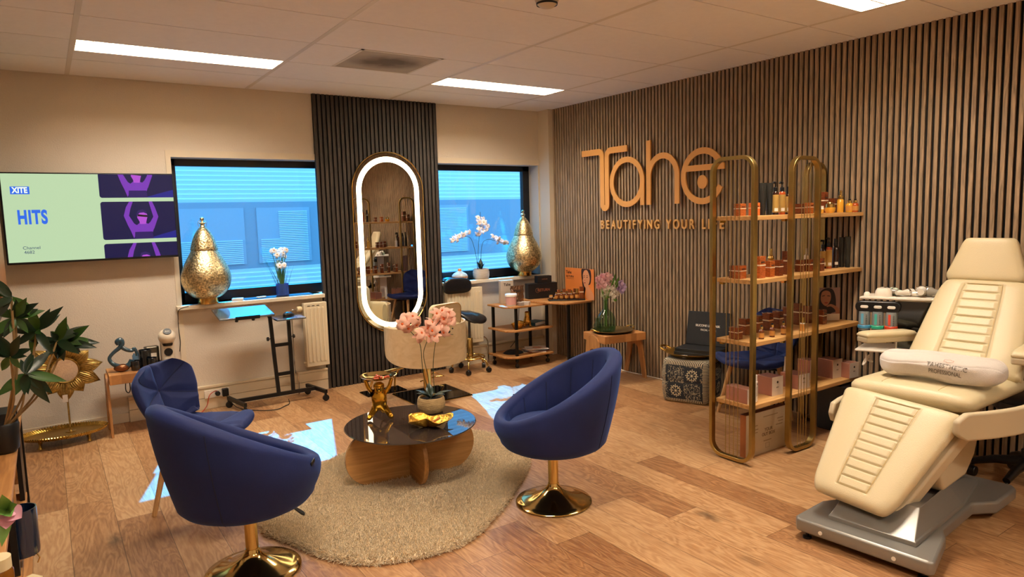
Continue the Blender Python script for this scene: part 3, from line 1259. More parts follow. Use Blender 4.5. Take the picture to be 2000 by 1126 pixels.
PCEN = mat('orchid_centre', 'E06A2E', 0.5)
BUD = mat('dark_bud', '0F0B0A', 0.5)


def orchid_flower(parent, pos, nrm_, size, pm, cm_, spin=0.0):
    n_ = Vector(nrm_).normalized()
    a = n_.orthogonal().normalized()
    b_ = n_.cross(a)
    m_ = MB()
    for k in range(5):
        an = spin + 2 * pi * k / 5
        wd = size * (0.52 if k in (1, 4) else 0.30)
        d = a * cos(an) + b_ * sin(an)
        vs, fs = [], []
        s_ = n_.cross(d)
        for i in range(6):
            tt = i / 5
            ww = wd / 2 * sin(pi * min(1, 0.10 + 0.86 * tt)) ** 0.6
            c = Vector(pos) + d * (size * 0.52 * tt) + n_ * (0.14 * size * sin(pi * tt) - 0.16 * size * tt * tt)
            vs += [c + s_ * ww, c + n_ * size * 0.03, c - s_ * ww]
        for i in range(5):
            q = i * 3
            fs += [(q, q + 1, q + 4, q + 3), (q + 1, q + 2, q + 5, q + 4)]
        m_.mesh(vs, fs)
    f = m_.build('flower', pm, parent, smooth=180, recalc=False)
    MB().sphere(size * 0.09, T(*(Vector(pos) + n_ * size * 0.08)), 8, 6).build('lip', cm_, f, smooth=True)


def loc_(px, py, y, org):
    return at(px, py, y=y) - Vector(org)


org = (1.915, 3.735, TZ)
yy = 3.735
st_pts = [[(843, 770), (828, 720), (822, 670), (812, 655), (800, 645), (792, 628)],
          [(848, 770), (852, 720), (851, 680), (836, 662), (850, 652), (868, 648), (882, 655)],
          [(842, 770), (838, 740), (829, 700), (829, 676), (840, 655), (858, 625), (868, 606)]]
st_pts = [[(843, 778), (827, 730), (822, 680), (815, 662), (800, 645), (790, 635)],
          [(850, 778), (846, 720), (850, 672), (858, 656), (870, 652), (885, 653)],
          [(842, 778), (836, 735), (828, 700), (829, 680), (842, 650), (860, 625), (874, 612)]]
for k, pl in enumerate(st_pts):
    pts = smoothpath([loc_(px, py, yy + (k - 1) * 0.03, org) for px, py in pl], 5)
    MB().tube(pts, 0.0022, 8).build('stem', STEM, t, smooth=True)
rv = random.Random(11)
vd = Vector((-0.42, -0.85, 0.3))
fl = [(793, 622, 0), (806, 618, 0), (812, 632, 0), (797, 640, 0), (786, 632, 0), (820, 655, 0), (836, 658, 1), (846, 645, 1), (835, 640, 1), (858, 645, 1), (850, 657, 1),
      (868, 648, 1), (852, 612, 2), (865, 607, 2), (877, 612, 2), (868, 622, 2), (880, 625, 2), (858, 627, 2), (862, 636, 2), (842, 630, 2), (822, 650, 0)]
for px, py, k in fl:
    p = loc_(px, py, yy + (k - 1) * 0.03 + rv.uniform(-0.04, 0.02), org)
    orchid_flower(t, p, vd + Vector((rv.uniform(-1, 1), rv.uniform(-.6, .6), rv.uniform(-.9, .7))), rv.uniform(0.078, 0.100), PETAL, PCEN, rv.random() * 6)
for px, py in ((859, 648), (877, 647), (884, 641)):
    MB().sphere(0.009 if px < 880 else 0.005, T(*loc_(px, py, yy - 0.05, org)), 12, 8).build('bud', BUD, t, smooth=True)
# ------------------------------------------------------------------ television
t = thing('television', 'wide flat television on the back wall showing a pale green menu', 'television', (0.338, 6.115, 1.308))
TW, THt = 1.125, 0.662
MB().box(-TW / 2, TW / 2, -0.035, 0.0, 0, THt).build('casing', BLACKP, t, bevel=0.006)
MB().box(-0.2, 0.2, 0.0, 0.072, 0.15, 0.45).build('wall_bracket', BLACKM, t)


def emis(name, col, s=1.0):
    if name in MATS:
        return MATS[name]
    m_ = bpy.data.materials.new(name)
    m_.use_nodes = True
    b_ = m_.node_tree.nodes['Principled BSDF']
    b_.inputs['Base Color'].default_value = (0.01, 0.01, 0.01, 1)
    b_.inputs['Roughness'].default_value = 0.35
    b_.inputs['Specular IOR Level'].default_value = 0.12
    b_.inputs['Emission Color'].default_value = (*srgb(col), 1)
    b_.inputs['Emission Strength'].default_value = s
    m_.diffuse_color = (*srgb(col), 1)
    MATS[name] = m_
    return m_


scr = MB().box(-TW / 2 + 0.012, TW / 2 - 0.010, -0.0375, -0.035, 0.016, THt - 0.010).build('screen', emis('screen_green', 'BBD6AB', 0.82), t)
NAVY = emis('screen_navy', '0C0C48', 0.7)
NAVY2 = emis('screen_blue', '1A1F90', 0.7)
PURP = emis('screen_purple', '7A35B5', 0.8)
PURD = emis('screen_purple_dark', '2A1560', 0.8)
PINK = emis('screen_pink', 'B44FD0', 0.8)
SBL = emis('screen_text_blue', '2B63D8', 0.95)
SWH = emis('screen_white', 'E2EEDC', 1.0)
x0, x1 = 0.045, TW / 2 - 0.010
lay = [0]


def flat(poly, name, m_, y, parent=scr):
    Mz = basis((0, y, 0), (1, 0, 0), (0, 0, 1), (0, -1, 0))
    return MB().prism(poly, 0, 0.0006, Mz).build(name, m_, parent, recalc=True)


def tile(z0, z1, rt, rb):
    r_ = 0.018
    pts = [(x1, z0), (x1, z1)]
    if rt:
        pts += [(x0 + r_ - r_ * sin(a * pi / 12), z1 - r_ + r_ * cos(a * pi / 12)) for a in range(7)]
    else:
        pts += [(x0, z1)]
    if rb:
        pts += [(x0 + r_ - r_ * cos(a * pi / 12), z0 + r_ - r_ * sin(a * pi / 12)) for a in range(7)]
    else:
        pts += [(x0, z0)]
    return pts


def figure(cx, zb, s, clip0, clip1):
    """dancer with both arms raised, as she shows on the screen"""
    def cl(poly):
        out = []
        for i, p in enumerate(poly):
            q = poly[(i + 1) % len(poly)]
            for lo, sg in ((0, 0),):
                pass
            out.append(p)
        # clip in z to the tile
        for bound, keep in ((clip0, 1), (clip1, -1)):
            res = []
            for i, p in enumerate(out):
                q = out[(i + 1) % len(out)]
                pi_, qi = (p[1] - bound) * keep >= 0, (q[1] - bound) * keep >= 0
                if pi_:
                    res.append(p)
                if pi_ != qi:
                    k = (bound - p[1]) / (q[1] - p[1])
                    res.append((p[0] + (q[0] - p[0]) * k, bound))
            out = res
            if not out:
                return None
        return out

    def add(poly, nm, m_, dy):
        poly = cl([(cx + x * s, zb + z * s) for x, z in poly])
        if poly and len(poly) > 2:
            flat(poly, nm, m_, dy)
    yb = -0.0386
    add([(-.21, 0), (.27, 0), (.25, .20), (-.19, .20)], 'picture_dress', PURD, yb - 0.0003)
    add([(-.22, .16), (.25, .16), (.32, .36), (.16, .42), (.07, .46), (-.05, .46), (-.12, .40), (-.28, .32)], 'picture_shoulders', PURP, yb)
    add([(-.23, .02), (-.16, .16), (-.10, .36), (-.20, .44), (-.31, .66), (-.26, .86), (-.17, 1.1), (-.25, 1.1), (-.37, .90), (-.44, .66), (-.36, .40), (-.29, .22)], 'picture_arm', PURP, yb - 0.0002)
    add([(.20, .20), (.30, .28), (.36, .44), (.43, .62), (.36, .88), (.28, 1.1), (.20, 1.1), (.25, .86), (.30, .62), (.22, .48), (.12, .38)], 'picture_arm', PURP, yb - 0.0002)
    add([(-.05, .42), (.10, .42), (.12, .52), (.16, .66), (.11, .75), (.0, .77), (-.09, .72), (-.11, .60), (-.06, .50)], 'picture_face', PINK, yb - 0.0004)
    add([(-.12, .70), (-.08, .80), (.03, .83), (.13, .78), (.15, .70), (.06, .745), (-.04, .735), (-.10, .68), (-.13, .60)], 'picture_hair', PURD, yb - 0.0006)
    add([(-.10, .64), (.15, .61), (.16, .67), (.06, .675), (-.09, .70)], 'picture_sunglasses', BLACKP, yb - 0.0008)


z3, z2a, z2b, z1a = 0.125, 0.155, 0.445, 0.475
flat(tile(0.016, z3, True, False), 'picture_tile', NAVY, -0.0378)
flat(tile(z2a, z2b, True, True), 'picture_tile', NAVY, -0.0378)
flat(tile(z1a, THt - 0.010, False, True), 'picture_tile', NAVY, -0.0378)
flat([(x0 + 0.30, z2a), (x1, z2a), (x1, z2a + 0.06), (x0 + 0.40, z2a + 0.03)], 'picture_glow', NAVY2, -0.0381)
flat([(x0 + 0.30, z1a), (x1, z1a), (x1, z1a + 0.06), (x0 + 0.40, z1a + 0.03)], 'picture_glow', NAVY2, -0.0381)
figure(x0 + 0.27, z2a, 0.275, z2a + 0.0005, z2b)
figure(x0 + 0.25, z1a, 0.275, z1a + 0.0005, THt - 0.0105)
figure(x0 + 0.27, 0.016 - 0.19, 0.275, 0.0165, z3)
Mt = lambda x, z, y=-0.0382: basis((x, y, z), (1, 0, 0), (0, 0, 1), (0, -1, 0))
flat([(-0.502, 0.505), (-0.388, 0.505), (-0.388, 0.56), (-0.502, 0.56)], 'badge', SBL, -0.0378)
text('badge_letters', 'XITE', 0.056, SWH, scr, Mt(-0.445, 0.532, -0.0388), 0.0006, 0.0022, 0.78)
text('title_letters', 'HITS', 0.135, SBL, scr, Mt(-0.385, 0.335), 0.0008, 0.0060, 0.60, spacing=1.12)
text('small_letters', 'Channel', 0.032, emis('screen_dark_text', '24407A', 0.6), scr, Mt(-0.408, 0.118), 0.0006)
text('small_letters', '4682', 0.032, emis('screen_dark_text', '24407A', 0.6), scr, Mt(-0.424, 0.086), 0.0006)

# ------------------------------------------------------------------ lit mirror
mx, mz, mw, mh = 2.782, 1.333, 0.735, 1.735
t = thing('wall_mirror', 'tall oval wall mirror with a glowing white ring and thin gold frame', 'mirror', (mx, YB - 0.031, mz))
MM = basis((0, 0, 0), (1, 0, 0), (0, 0, 1), (0, -1, 0))
so = stadium(mw, mh, 28)
MB().prism(stadium(mw - 0.02, mh - 0.02, 28), 0.0, 0.016, MM).build('glass', mat('mirror_glass', 'E6E6E6', 0.0, 1.0), t)
MB().tube([(x, -0.018, z) for x, z in so], 0.0065, 8, closed=True).build('gold_frame', GOLD, t, smooth=True)
m = MB()
o1, o2 = stadium(mw - 0.085, mh - 0.085, 28), stadium(mw - 0.185, mh - 0.185, 28)
n = len(o1)
for i in range(n):
    j = (i + 1) % n
    m.mesh([(o1[i][0], -0.0166, o1[i][1]), (o1[j][0], -0.0166, o1[j][1]), (o2[j][0], -0.0166, o2[j][1]), (o2[i][0], -0.0166, o2[i][1])], [(0, 1, 2, 3)])
m.build('light_ring', emis('ring_light', 'FFE4B8', 6.0), t, recalc=True)
MB().cyl(0.008, 0, 0.0008, 20, T(0.225, -0.0165, -0.075 + 0.04) @ RX(90)).build('touch_button', emis('blue_button', '2E8BFF', 2.5), t)

# ------------------------------------------------------------------ lettering on the slat wall
SG = mat('matt_gold_letters', 'D49A52', 0.55, 0.1)
xw = XR - 0.016
t = thing('wall_sign', 'large flat gold letters mounted on the slat wall', 'sign', (xw, 4.6, 1.6))
# local plane: s runs along the wall to the right in the photo (-y), z up
MS = basis((-0.028, 0, 0), (0, -1, 0), (0, 0, 1), (-1, 0, 0))
SC = 0.0


def ribbon(path, wd, closed=False):
    """outline strip of a stroke"""
    pts = [Vector((x, y, 0)) for x, y in path]
    n_ = len(pts)
    l_, r_ = [], []
    for i in range(n_):
        d = (pts[(i + 1) % n_] - pts[i - 1]) if closed else (pts[min(i + 1, n_ - 1)] - pts[max(i - 1, 0)])
        d.normalize()
        p = Vector((-d.y, d.x, 0)) * (wd / 2)
        l_.append(pts[i] + p)
        r_.append(pts[i] - p)
    return l_, r_


def stroke(m_, path, wd, th=0.014, closed=False, M=MS):
    l_, r_ = ribbon(path, wd, closed)
    n_ = len(l_)
    vs = []
    for a in (0, th):
        vs += [(p.x, p.y, a) for p in l_] + [(p.x, p.y, a) for p in r_]
    fs = []
    for i in range(n_ if closed else n_ - 1):
        j = (i + 1) % n_
        fs += [(i, j, n_ + j, n_ + i), (2 * n_ + i, 3 * n_ + i, 3 * n_ + j, 2 * n_ + j), (i, 2 * n_ + i, 2 * n_ + j, j), (n_ + i, n_ + j, 3 * n_ + j, 3 * n_ + i)]
    if not closed:
        fs += [(0, n_, 3 * n_, 2 * n_), (n_ - 1, 3 * n_ - 1, 4 * n_ - 1, 2 * n_ - 1)]
    m_.mesh(vs, fs, M)


def arc(cx, cz, rx, rz, a0, a1, n_=40):
    return [(cx + rx * cos(radians(a0 + (a1 - a0) * k / n_)), cz + rz * sin(radians(a0 + (a1 - a0) * k / n_))) for k in range(n_ + 1)]


# s = 4.6 - y ; z relative to 1.6
def SP(px, py):
    p = at(px, py, x=xw - 0.03)
    return (4.6 - p.y, p.z - 1.6)


zt_ = 0.572
lw = 0.053


def SY(y):
    return 4.6 - y


# T : two mirrored hooks meeting in a U at the foot
sT = SY(5.125)
m = MB()
stroke(m, [(SY(5.465), zt_), (sT - 0.09, zt_)] + arc(sT - 0.09, zt_ - 0.055, 0.055, 0.055, 90, 0, 10) + [(sT - 0.034, 0.10)] + arc(sT, 0.048, 0.034, 0.034, 180, 360, 16) + [(sT + 0.034, zt_ - 0.055)] + arc(sT + 0.09, zt_ - 0.055, 0.055, 0.055, 180, 90, 10) + [(SY(4.805), zt_)], 0.060)
m.build('letter', SG, t)
m = MB()
sa = SY(4.815)
stroke(m, arc(sa, 0.255, 0.207, 0.212, 0, 360, 64)[:-1], lw, closed=True)
m.box(sa + 0.180, sa + 0.231, 0.030, 0.300, 0, 0.0137, MS)
m.build('letter', SG, t)
m = MB()
sh = SY(4.528)
stroke(m, [(sh, 0.03), (sh, 0.615)], lw)
stroke(m, [(sh + 0.342, 0.03), (sh + 0.342, 0.28)] + arc(sh + 0.171, 0.28, 0.171, 0.185, 0, 180, 30) + [(sh + 0.001, 0.18)], lw, 0.0138)
m.build('letter', SG, t)
# e with a dot below its bar
m = MB()
se = SY(3.905)
stroke(m, arc(se, 0.255, 0.207, 0.212, 18, 335, 60), lw)
stroke(m, [(se - 0.20, 0.325), (se + 0.225, 0.325)], 0.050, 0.0138)
m.build('letter', SG, t)
m = MB()
m.prism([(se + 0.052 * cos(a * pi / 16), 0.205 + 0.058 * sin(a * pi / 16)) for a in range(32)], 0, 0.014, MS)
m.build('dot', SG, t)
t2 = thing('wall_slogan', 'row of small gold capital letters below the large sign', 'sign', (xw, 4.46, 1.445))
# one raised letter each
LET = mat('gold_small_letters', 'D6A45E', 0.5, 0.1)
s_total = 5.235 - 3.685
word = 'BEAUTIFYING YOUR LIFE'
adv = {'I': 0.45, ' ': 0.62, 'E': 0.9, 'F': 0.88, 'L': 0.88, 'G': 1.12, 'O': 1.15, 'N': 1.06, 'U': 1.04, 'A': 1.08, 'Y': 1.0, 'T': 0.96, 'B': 1.0, 'R': 1.0}
tot = sum(adv[c] for c in word)
s = -s_total / 2
for c in word:
    a_ = adv[c] / tot * s_total
    if c != ' ':
        text('letter', c, 0.118, LET, t2, basis((-0.012, -(s + a_ / 2), 0), (0, -1, 0), (0, 0, 1), (-1, 0, 0)), 0.012, 0.0025, 0.80)
    s += a_

# ------------------------------------------------------------------ radiators
RADM = mat('radiator_enamel', 'D8CBAE', 0.35)
for k, (x0, x1, lab) in enumerate(((1.885, 2.095, 'cream panel radiator under the left window'), (3.352, 3.775, 'cream panel radiator behind the black saddle stool'))):
    t = thing('radiator', lab, 'radiator', ((x0 + x1) / 2, YB - 0.075, 0.245))
    w2 = (x1 - x0) / 2
    m = MB()
    m.box(-w2, w2, -0.028, 0.036, 0, 0.585)
    m.build('panel', RADM, t, bevel=0.006)
    m = MB()
    xx = -w2 + 0.028
    while xx < w2 - 0.012:
        m.prism(stadium(0.020, 0.50, 6), 0.0, 0.006, basis((xx, -0.028, 0.292), (1, 0, 0), (0, 0, 1), (0, -1, 0)))
        xx += 0.036
    m.build('ribs', RADM, t, bevel=0.003)
    m = MB()
    for i in range(3 + 2 * k):
        m.box(-w2 + 0.03 + i * 0.042, -w2 + 0.055 + i * 0.042, -0.0295, -0.0275, 0.555, 0.561)
    m.build('grille', BLACKP, t)
    if k == 0:
        M_ = T(-w2 - 0.012, 0, 0.535) @ RY(-90)
        MB().lathe([(0, 0), (0.020, 0), (0.027, 0.008), (0.027, 0.035), (0.022, 0.043), (0, 0.044)], 20, M_).build('thermostat_knob', mat('ivory_plastic', 'D8C79E', 0.4), t, smooth=True, bevel=0)
        m = MB()
        m.tube([(-w2 - 0.055, 0, 0.535), (-w2 - 0.10, 0, 0.535), (-w2 - 0.105, 0.0, 0.50)], 0.007, 8)
        m.tube(smoothpath([(-w2 - 0.105, 0, 0.52), (-w2 - 0.105, 0, 0.0), (-w2 - 0.098, 0.0, -0.02), (-w2 - 0.075, 0.02, -0.07), (-w2 - 0.075, 0.02, -0.245)], 4), 0.0065, 8)
        m.build('pipe', CHROME, t, smooth=True)
        MB().cyl(0.010, 0, 0.02, 12, T(-w2, 0, 0.04) @ RY(-90)).build('bleed_valve', RADM, t)
    else:
        m = MB()
        m.tube(smoothpath([(w2, 0.01, 0.03), (w2 + 0.03, 0.01, 0.04), (w2 + 0.06, 0, 0.0), (w2 + 0.065, 0, -0.06), (w2 + 0.065, 0, -0.245)], 5), 0.0075, 8)
        m.build('pipe', CHROME, t, smooth=True)

# cables in the corner and along the walls
WC = mat('white_cable', 'D9D4C6', 0.5)
BC = mat('black_cable', '0B0B0B', 0.5)


def cable(name, pts, r_, m_, label, k=6):
    o_ = MB().tube(smoothpath(pts, k), r_, 8).build(name, m_, smooth=True)
    return tag(o_, label, 'cable')


cable('cable', [(4.62, 5.75, 0.006), (4.655, 5.45, 0.006), (4.64, 5.25, 0.006), (4.66, 5.1, 0.008), (4.63, 4.98, 0.02), (4.65, 4.9, 0.006), (4.63, 4.75, 0.012), (4.66, 4.62, 0.006), (4.665, 4.4, 0.006), (4.66, 4.2, 0.006)], 0.0045, WC,
      'white cable lying at the foot of the slat wall')
cable('cable', [(0.93, 6.02, 0.905), (0.868, 6.09, 0.875), (0.862, 6.125, 0.80), (0.866, 6.17, 0.70), (0.872, 6.18, 0.60), (0.86, 6.17, 0.52)], 0.003, BC, 'thin black lamp cable hanging beside the left window')
cable('cable', [(4.632, 6.05, 1.9), (4.633, 6.08, 1.4), (4.634, 6.06, 1.0), (4.64, 6.08, 0.7)], 0.003, mat('cream_cable', 'B9A985', 0.5), 'pale cable running down the corner pier')
cable('cable', [(1.13, 6.145, 0.13), (1.10, 6.10, 0.16), (1.05, 6.10, 0.13), (1.02, 6.08, 0.05), (0.95, 6.02, 0.006), (0.86, 5.95, 0.006)], 0.0035, mat('red_cable', 'A8331F', 0.5), 'red cable plugged in above the skirting')
cable('cable', [(1.185, 6.12, 0.11), (1.21, 6.08, 0.05), (1.26, 5.98, 0.006), (1.38, 5.80, 0.006), (1.5, 5.74, 0.006), (1.58, 5.80, 0.006), (1.64, 5.86, 0.006), (1.66, 5.95, 0.02)], 0.0035, BC, 'black cable lying under the laptop stand')
cable('cable', [(4.20, 6.02, 0.62), (4.19, 6.03, 0.45), (4.17, 6.00, 0.30), (4.10, 5.98, 0.22), (4.02, 5.95, 0.17)], 0.0035, BC, 'black cable hanging behind the corner shelf')
# sockets and plugs
t = thing('wall_socket', 'triple white wall socket on the skirting with two black plugs', 'socket', (1.12, YB - 0.038, 0.13))
MB().box(-0.10, 0.10, -0.008, 0.0, -0.035, 0.035).build('plate', WHITEP, t, bevel=0.003)
MB().cyl(0.020, 0, 0.035, 16, T(0.0, -0.008, 0) @ RX(90)).build('plug', BLACKP, t, bevel=0.004)
MB().box(0.035, 0.085, -0.055, -0.008, -0.03, 0.035).build('adapter', BLACKP, t, bevel=0.005)
MB().cyl(0.018, 0, 0.004, 16, T(-0.06, -0.008, 0) @ RX(90)).build('empty_socket', WHITEP, t)

# ------------------------------------------------------------------ things on the window sills
LG = mat('hammered_brass', 'CDBB90', 0.34, 1.0, noise=0.85, scale=75, bump=1.0, bscale=70, detail=3)


def pear_lamp(name, label, loc, s=1.0):
    t_ = thing(name, label, 'lamp', loc, 0)
    MB().lathe([(0, 0), (0.078, 0), (0.080, 0.004), (0.080, 0.052), (0.0, 0.052)], 48).build('foot', mat('smooth_brass', 'D9A95A', 0.25, 1.0), t_, smooth=40)
    P_ = [(0.080, 0.048), (0.115, 0.062), (0.160, 0.105), (0.186, 0.155), (0.195, 0.205), (0.190, 0.255), (0.172, 0.310), (0.148, 0.362), (0.122, 0.410), (0.100, 0.450)]
    body_ = [Vector((r_, 0, z_)) for r_, z_ in P_]
    MB().lathe([(p.x, p.z) for p in smoothpath(body_, 4)], 64, cap=False).build('body', LG, t_, smooth=180)
    P2 = [(0.106, 0.448), (0.106, 0.460), (0.096, 0.500), (0.082, 0.545), (0.062, 0.590), (0.038, 0.625), (0.020, 0.645), (0.016, 0.662), (0.024, 0.668), (0.024, 0.676), (0.012, 0.682), (0.010, 0.698), (0.018, 0.706), (0.012, 0.718), (0, 0.722)]
    MB().lathe([(p.x, p.z) for p in smoothpath([Vector((r_, 0, z_)) for r_, z_ in P2], 3)], 48, cap=False).build('lid', LG, t_, smooth=180)
    MB().tube([(0.034 * cos(a * pi / 12), 0, 0.676 + 0.034 * sin(a * pi / 12) - 0.01) for a in range(24)], 0.0022, 6, closed=True).build('ring', CHROME, t_, smooth=True)
    return t_


p = at(400, 594, z=0.90)
pear_lamp('pear_lamp', 'hammered metal pear shaped lamp on the left window sill', (1.105, 6.16, 0.90))
clone(bpy.data.objects['pear_lamp'], None, (4.375, 6.16, 0.90), 20, 'hammered metal pear shaped lamp on the right window sill')

t = thing('daffodils', 'bunch of white daffodils in a blue glass tumbler on the left sill', 'flowers', (1.745, 6.225, 0.907))
BG = bpy.data.materials.new('blue_glass')
BG.use_nodes = True
b = BG.node_tree.nodes['Principled BSDF']
b.inputs['Base Color'].default_value = (0.10, 0.22, 0.80, 1)
b.inputs['Transmission Weight'].default_value = 0.7
b.inputs['Roughness'].default_value = 0.12
MB().lathe([(0, 0), (0.052, 0), (0.055, 0.003), (0.055, 0.108), (0.052, 0.108), (0.050, 0.006), (0, 0.006)], 32).build('tumbler', BG, t, smooth=40)
GS = mat('daffodil_green', '5C7F4A', 0.5)
WP = mat('white_petal', 'E9EEF2', 0.6)
YC = mat('yellow_trumpet', 'E8A13C', 0.5)
rv = random.Random(5)
for k in range(40):
    a = rv.random() * 6.28
    r_ = rv.uniform(0.005, 0.040)
    R_ = rv.uniform(0.02, 0.105)
    h = rv.uniform(0.27, 0.415)
    base = Vector((r_ * cos(a), r_ * sin(a), 0.01))
    tip = Vector((R_ * cos(a), R_ * sin(a) * 0.6, h))
    mid = base.lerp(tip, 0.5) + Vector((0, 0, 0.01)) - Vector((R_ * cos(a), R_ * sin(a), 0)) * 0.25
    if k < 17:
        MB().tube(smoothpath([base, mid, tip], 4), 0.0028, 6).build('stem', GS, t, smooth=True)
        orchid_flower(t, tip, Vector((cos(a) * 0.8 + rv.uniform(-.3, .3), -0.9, 0.25)), rv.uniform(0.050, 0.062), WP, YC, rv.random() * 6)
    else:
        MB().leaf(base, tip * 1.0 + Vector((0.4 * R_ * cos(a), 0, -0.05)), 0.011, bend=0.15, n=8).build('leaf', GS, t, smooth=60)
cord = None
t = thing('cloth_mat', 'dark cloth mat under the daffodils on the left sill', 'mat', (1.70, 6.22, 0.9002))
MB().box(-0.30, 0.30, -0.075, 0.075, 0, 0.006).build('sheet', mat('navy_cloth', '141B30', 0.8, bump=0.6, bscale=200), t, bevel=0.002)
t = thing('remote_control', 'small white remote control on the dark cloth mat', 'remote control', (1.55, 6.20, 0.9065), 12)
MB().prism(rrect(0.085, 0.034, 0.012), 0, 0.010).build('body', WHITEP, t, bevel=0.003)
MB().cyl(0.006, 0.010, 0.0115, 12, T(-0.02, 0, 0)).build('button', BLACKP, t)
t = thing('card_box', 'small white box lying beside the left pear lamp', 'box', (1.345, 6.17, 0.9003), -20)
MB().box(-0.045, 0.045, -0.030, 0.030, 0, 0.022).build('carton', mat('white_card', 'DAD8D4', 0.5), t, bevel=0.002)

# right sill
t = thing('oil_diffuser', 'wooden aroma diffuser with a glass neck on the right sill', 'diffuser', (3.575, 6.205, 0.9))
MB().lathe([(0, 0.0), (0.05, 0.0), (0.072, 0.012), (0.083, 0.032), (0.084, 0.048)], 40, cap=False).build('base', mat('peach_wood', 'D58C48', 0.4, noise=0.1, scale=8, stretch=(1, 1, 8)), t, smooth=True)
MB().lathe([(0.084, 0.048), (0.080, 0.062), (0.060, 0.080), (0.032, 0.095), (0.016, 0.108), (0.012, 0.125), (0.0, 0.126)], 40, cap=False).build('shoulder', mat('pale_glass_cap', 'CFE2EE', 0.2, trans=0.3), t, smooth=True)
MB().lathe([(0.0165, 0.100), (0.022, 0.108), (0.014, 0.128), (0.0, 0.130)], 24).build('neck', mat('peach_wood', 'D58C48'), t, smooth=True)
t = thing('speaker_puck', 'round black gadget beside the dark slat panel on the right sill', 'gadget', (3.435, 6.20, 0.9))
MB().lathe([(0, 0.0), (0.045, 0.0), (0.062, 0.012), (0.064, 0.026), (0.052, 0.040), (0.02, 0.046), (0, 0.046)], 36).build('body', BLACKP, t, smooth=True)
MB().lathe([(0.065, 0.015), (0.067, 0.018), (0.067, 0.022), (0.065, 0.025)], 36, cap=False).build('band', CHROME, t, smooth=True)

t = thing('orchid', 'white orchid with three arching sprays in a grey ribbed pot on the right sill', 'orchid', (3.845, 6.215, 0.9))
MB().lathe([(0, 0), (0.075, 0), (0.082, 0.010), (0.088, 0.040), (0.089, 0.075), (0.084, 0.092), (0.084, 0.110), (0.078, 0.110), (0.076, 0.095)], 40, cap=False).build('pot', mat('grey_ribbed_pot', 'BDB0A0', 0.7, noise=0.2, scale=12, bump=1, bscale=30, stretch=(1, 1, 8)), t, smooth=50)
MB().lathe([(0, 0.096), (0.078, 0.094)], 24).build('soil', mat('dark_soil', '1A130E'), t)
for a, L_, h in ((60, 0.03, 0.13), (200, 0.05, 0.10), (-60, 0.04, 0.08)):
    d = Vector((cos(radians(a)), sin(radians(a)), 0))
    MB().leaf(Vector((0, 0, 0.09)), Vector((0, 0, 0.09 + h)) + d * L_, 0.05, bend=0.2, n=8, fold=0.25).build('leaf', LEAFD, t, smooth=60, solid=0.002)
org2 = (3.845, 6.215, 0.9)
WPO = mat('white_orchid_petal', 'E8E2E6', 0.6)
WPC = mat('pale_centre', 'E2C48A', 0.5)
sprays = [[(933, 527), (930, 500), (922, 470), (914, 462), (900, 463), (890, 470), (882, 474)],
          [(934, 527), (934, 490), (936, 460), (938, 440), (938, 420), (938, 414)],
          [(939, 527), (940, 490), (944, 472), (955, 467), (968, 470), (980, 473), (994, 475)]]
rv = random.Random(21)
for k, pl in enumerate(sprays):
    pts = smoothpath([loc_(px, py, 6.215 - 0.02 * k, org2) for px, py in pl], 5)
    MB().tube(pts, 0.0026, 8).build('stem', STEM, t, smooth=True)
fl = [(884, 468), (890, 463), (897, 461), (904, 459), (911, 456), (917, 453), (893, 467), (934, 456), (943, 450), (950, 447), (940, 442), (936, 434), (945, 434), (934, 425), (943, 428), (952, 441), (936, 447),
      (963, 461), (969, 464), (975, 466), (980, 470), (985, 473), (972, 471), (990, 473)]
for px, py in fl:
    orchid_flower(t, loc_(px, py, 6.20 + rv.uniform(-0.03, 0.02), org2), (rv.uniform(-.7, .5), -1, rv.uniform(-.4, .5)), rv.uniform(0.060, 0.078), WPO, WPC, rv.random() * 6)
# ------------------------------------------------------------------ laptop stand by the left window
t = thing('laptop_stand', 'black wheeled laptop stand with a large and a small tray under the left window', 'stand', (0, 0, 0))
yb_ = 5.93
m = MB()
tb = [at(403, 605, z=0.845), at(433, 619, z=0.795), at(531, 611, z=0.795), at(500, 596, z=0.845)]
TRAYM = mat('dark_glossy_laminate', '7E858C', 0.16, 0.75)
# big tray: 0.43 x 0.27, slightly tipped towards the viewer
tz1 = 0.795
ox = Vector((1.10, 5.73, tz1))
ux = Vector((1, 0, 0))
uy = Vector((-0.20, 0.97, 0.17)).normalized()
uy = Vector((0, 0.985, 0.17)).normalized()
Mb = basis(ox, ux, uy, ux.cross(uy))
MB().prism([(0, 0), (0.43, 0), (0.43, 0.30), (0.0, 0.30)], 0, 0.016, Mb).build('large_tray', TRAYM, t, bevel=0.003)
MB().box(0.12, 0.31, -0.008, 0.0, -0.004, 0.026, Mb).build('stop_rail', BLACKM, t)
for xx in (0.14, 0.27):
    MB().lathe([(0.004, 0), (0.004, -0.014), (0.012, -0.018), (0.014, -0.026), (0.012, -0.034), (0, -0.036)], 12, Mb @ T(xx, 0.05, 0)).build('tray_knob', BLACKP, t, smooth=True)
Ms = T(1.565, 5.80, 0.735)
MB().prism([(0, 0), (0.245, 0), (0.245, 0.28), (0, 0.28)], 0, 0.015, Ms).build('small_tray', TRAYM, t, bevel=0.003)
m = MB()
m.tube(smoothpath([(1.47, 5.93, 0.80), (1.505, 5.93, 0.797), (1.535, 5.93, 0.77), (1.543, 5.93, 0.72), (1.558, 5.93, 0.4), (1.575, 5.93, 0.10)], 5), 0, flat=(0.03, 0.02))
m.build('upright', BLACKM, t)
m = MB()
m.tube([(1.695, 5.93, 0.735), (1.700, 5.93, 0.10)], 0, flat=(0.03, 0.02))
m.build('upright', BLACKM, t)
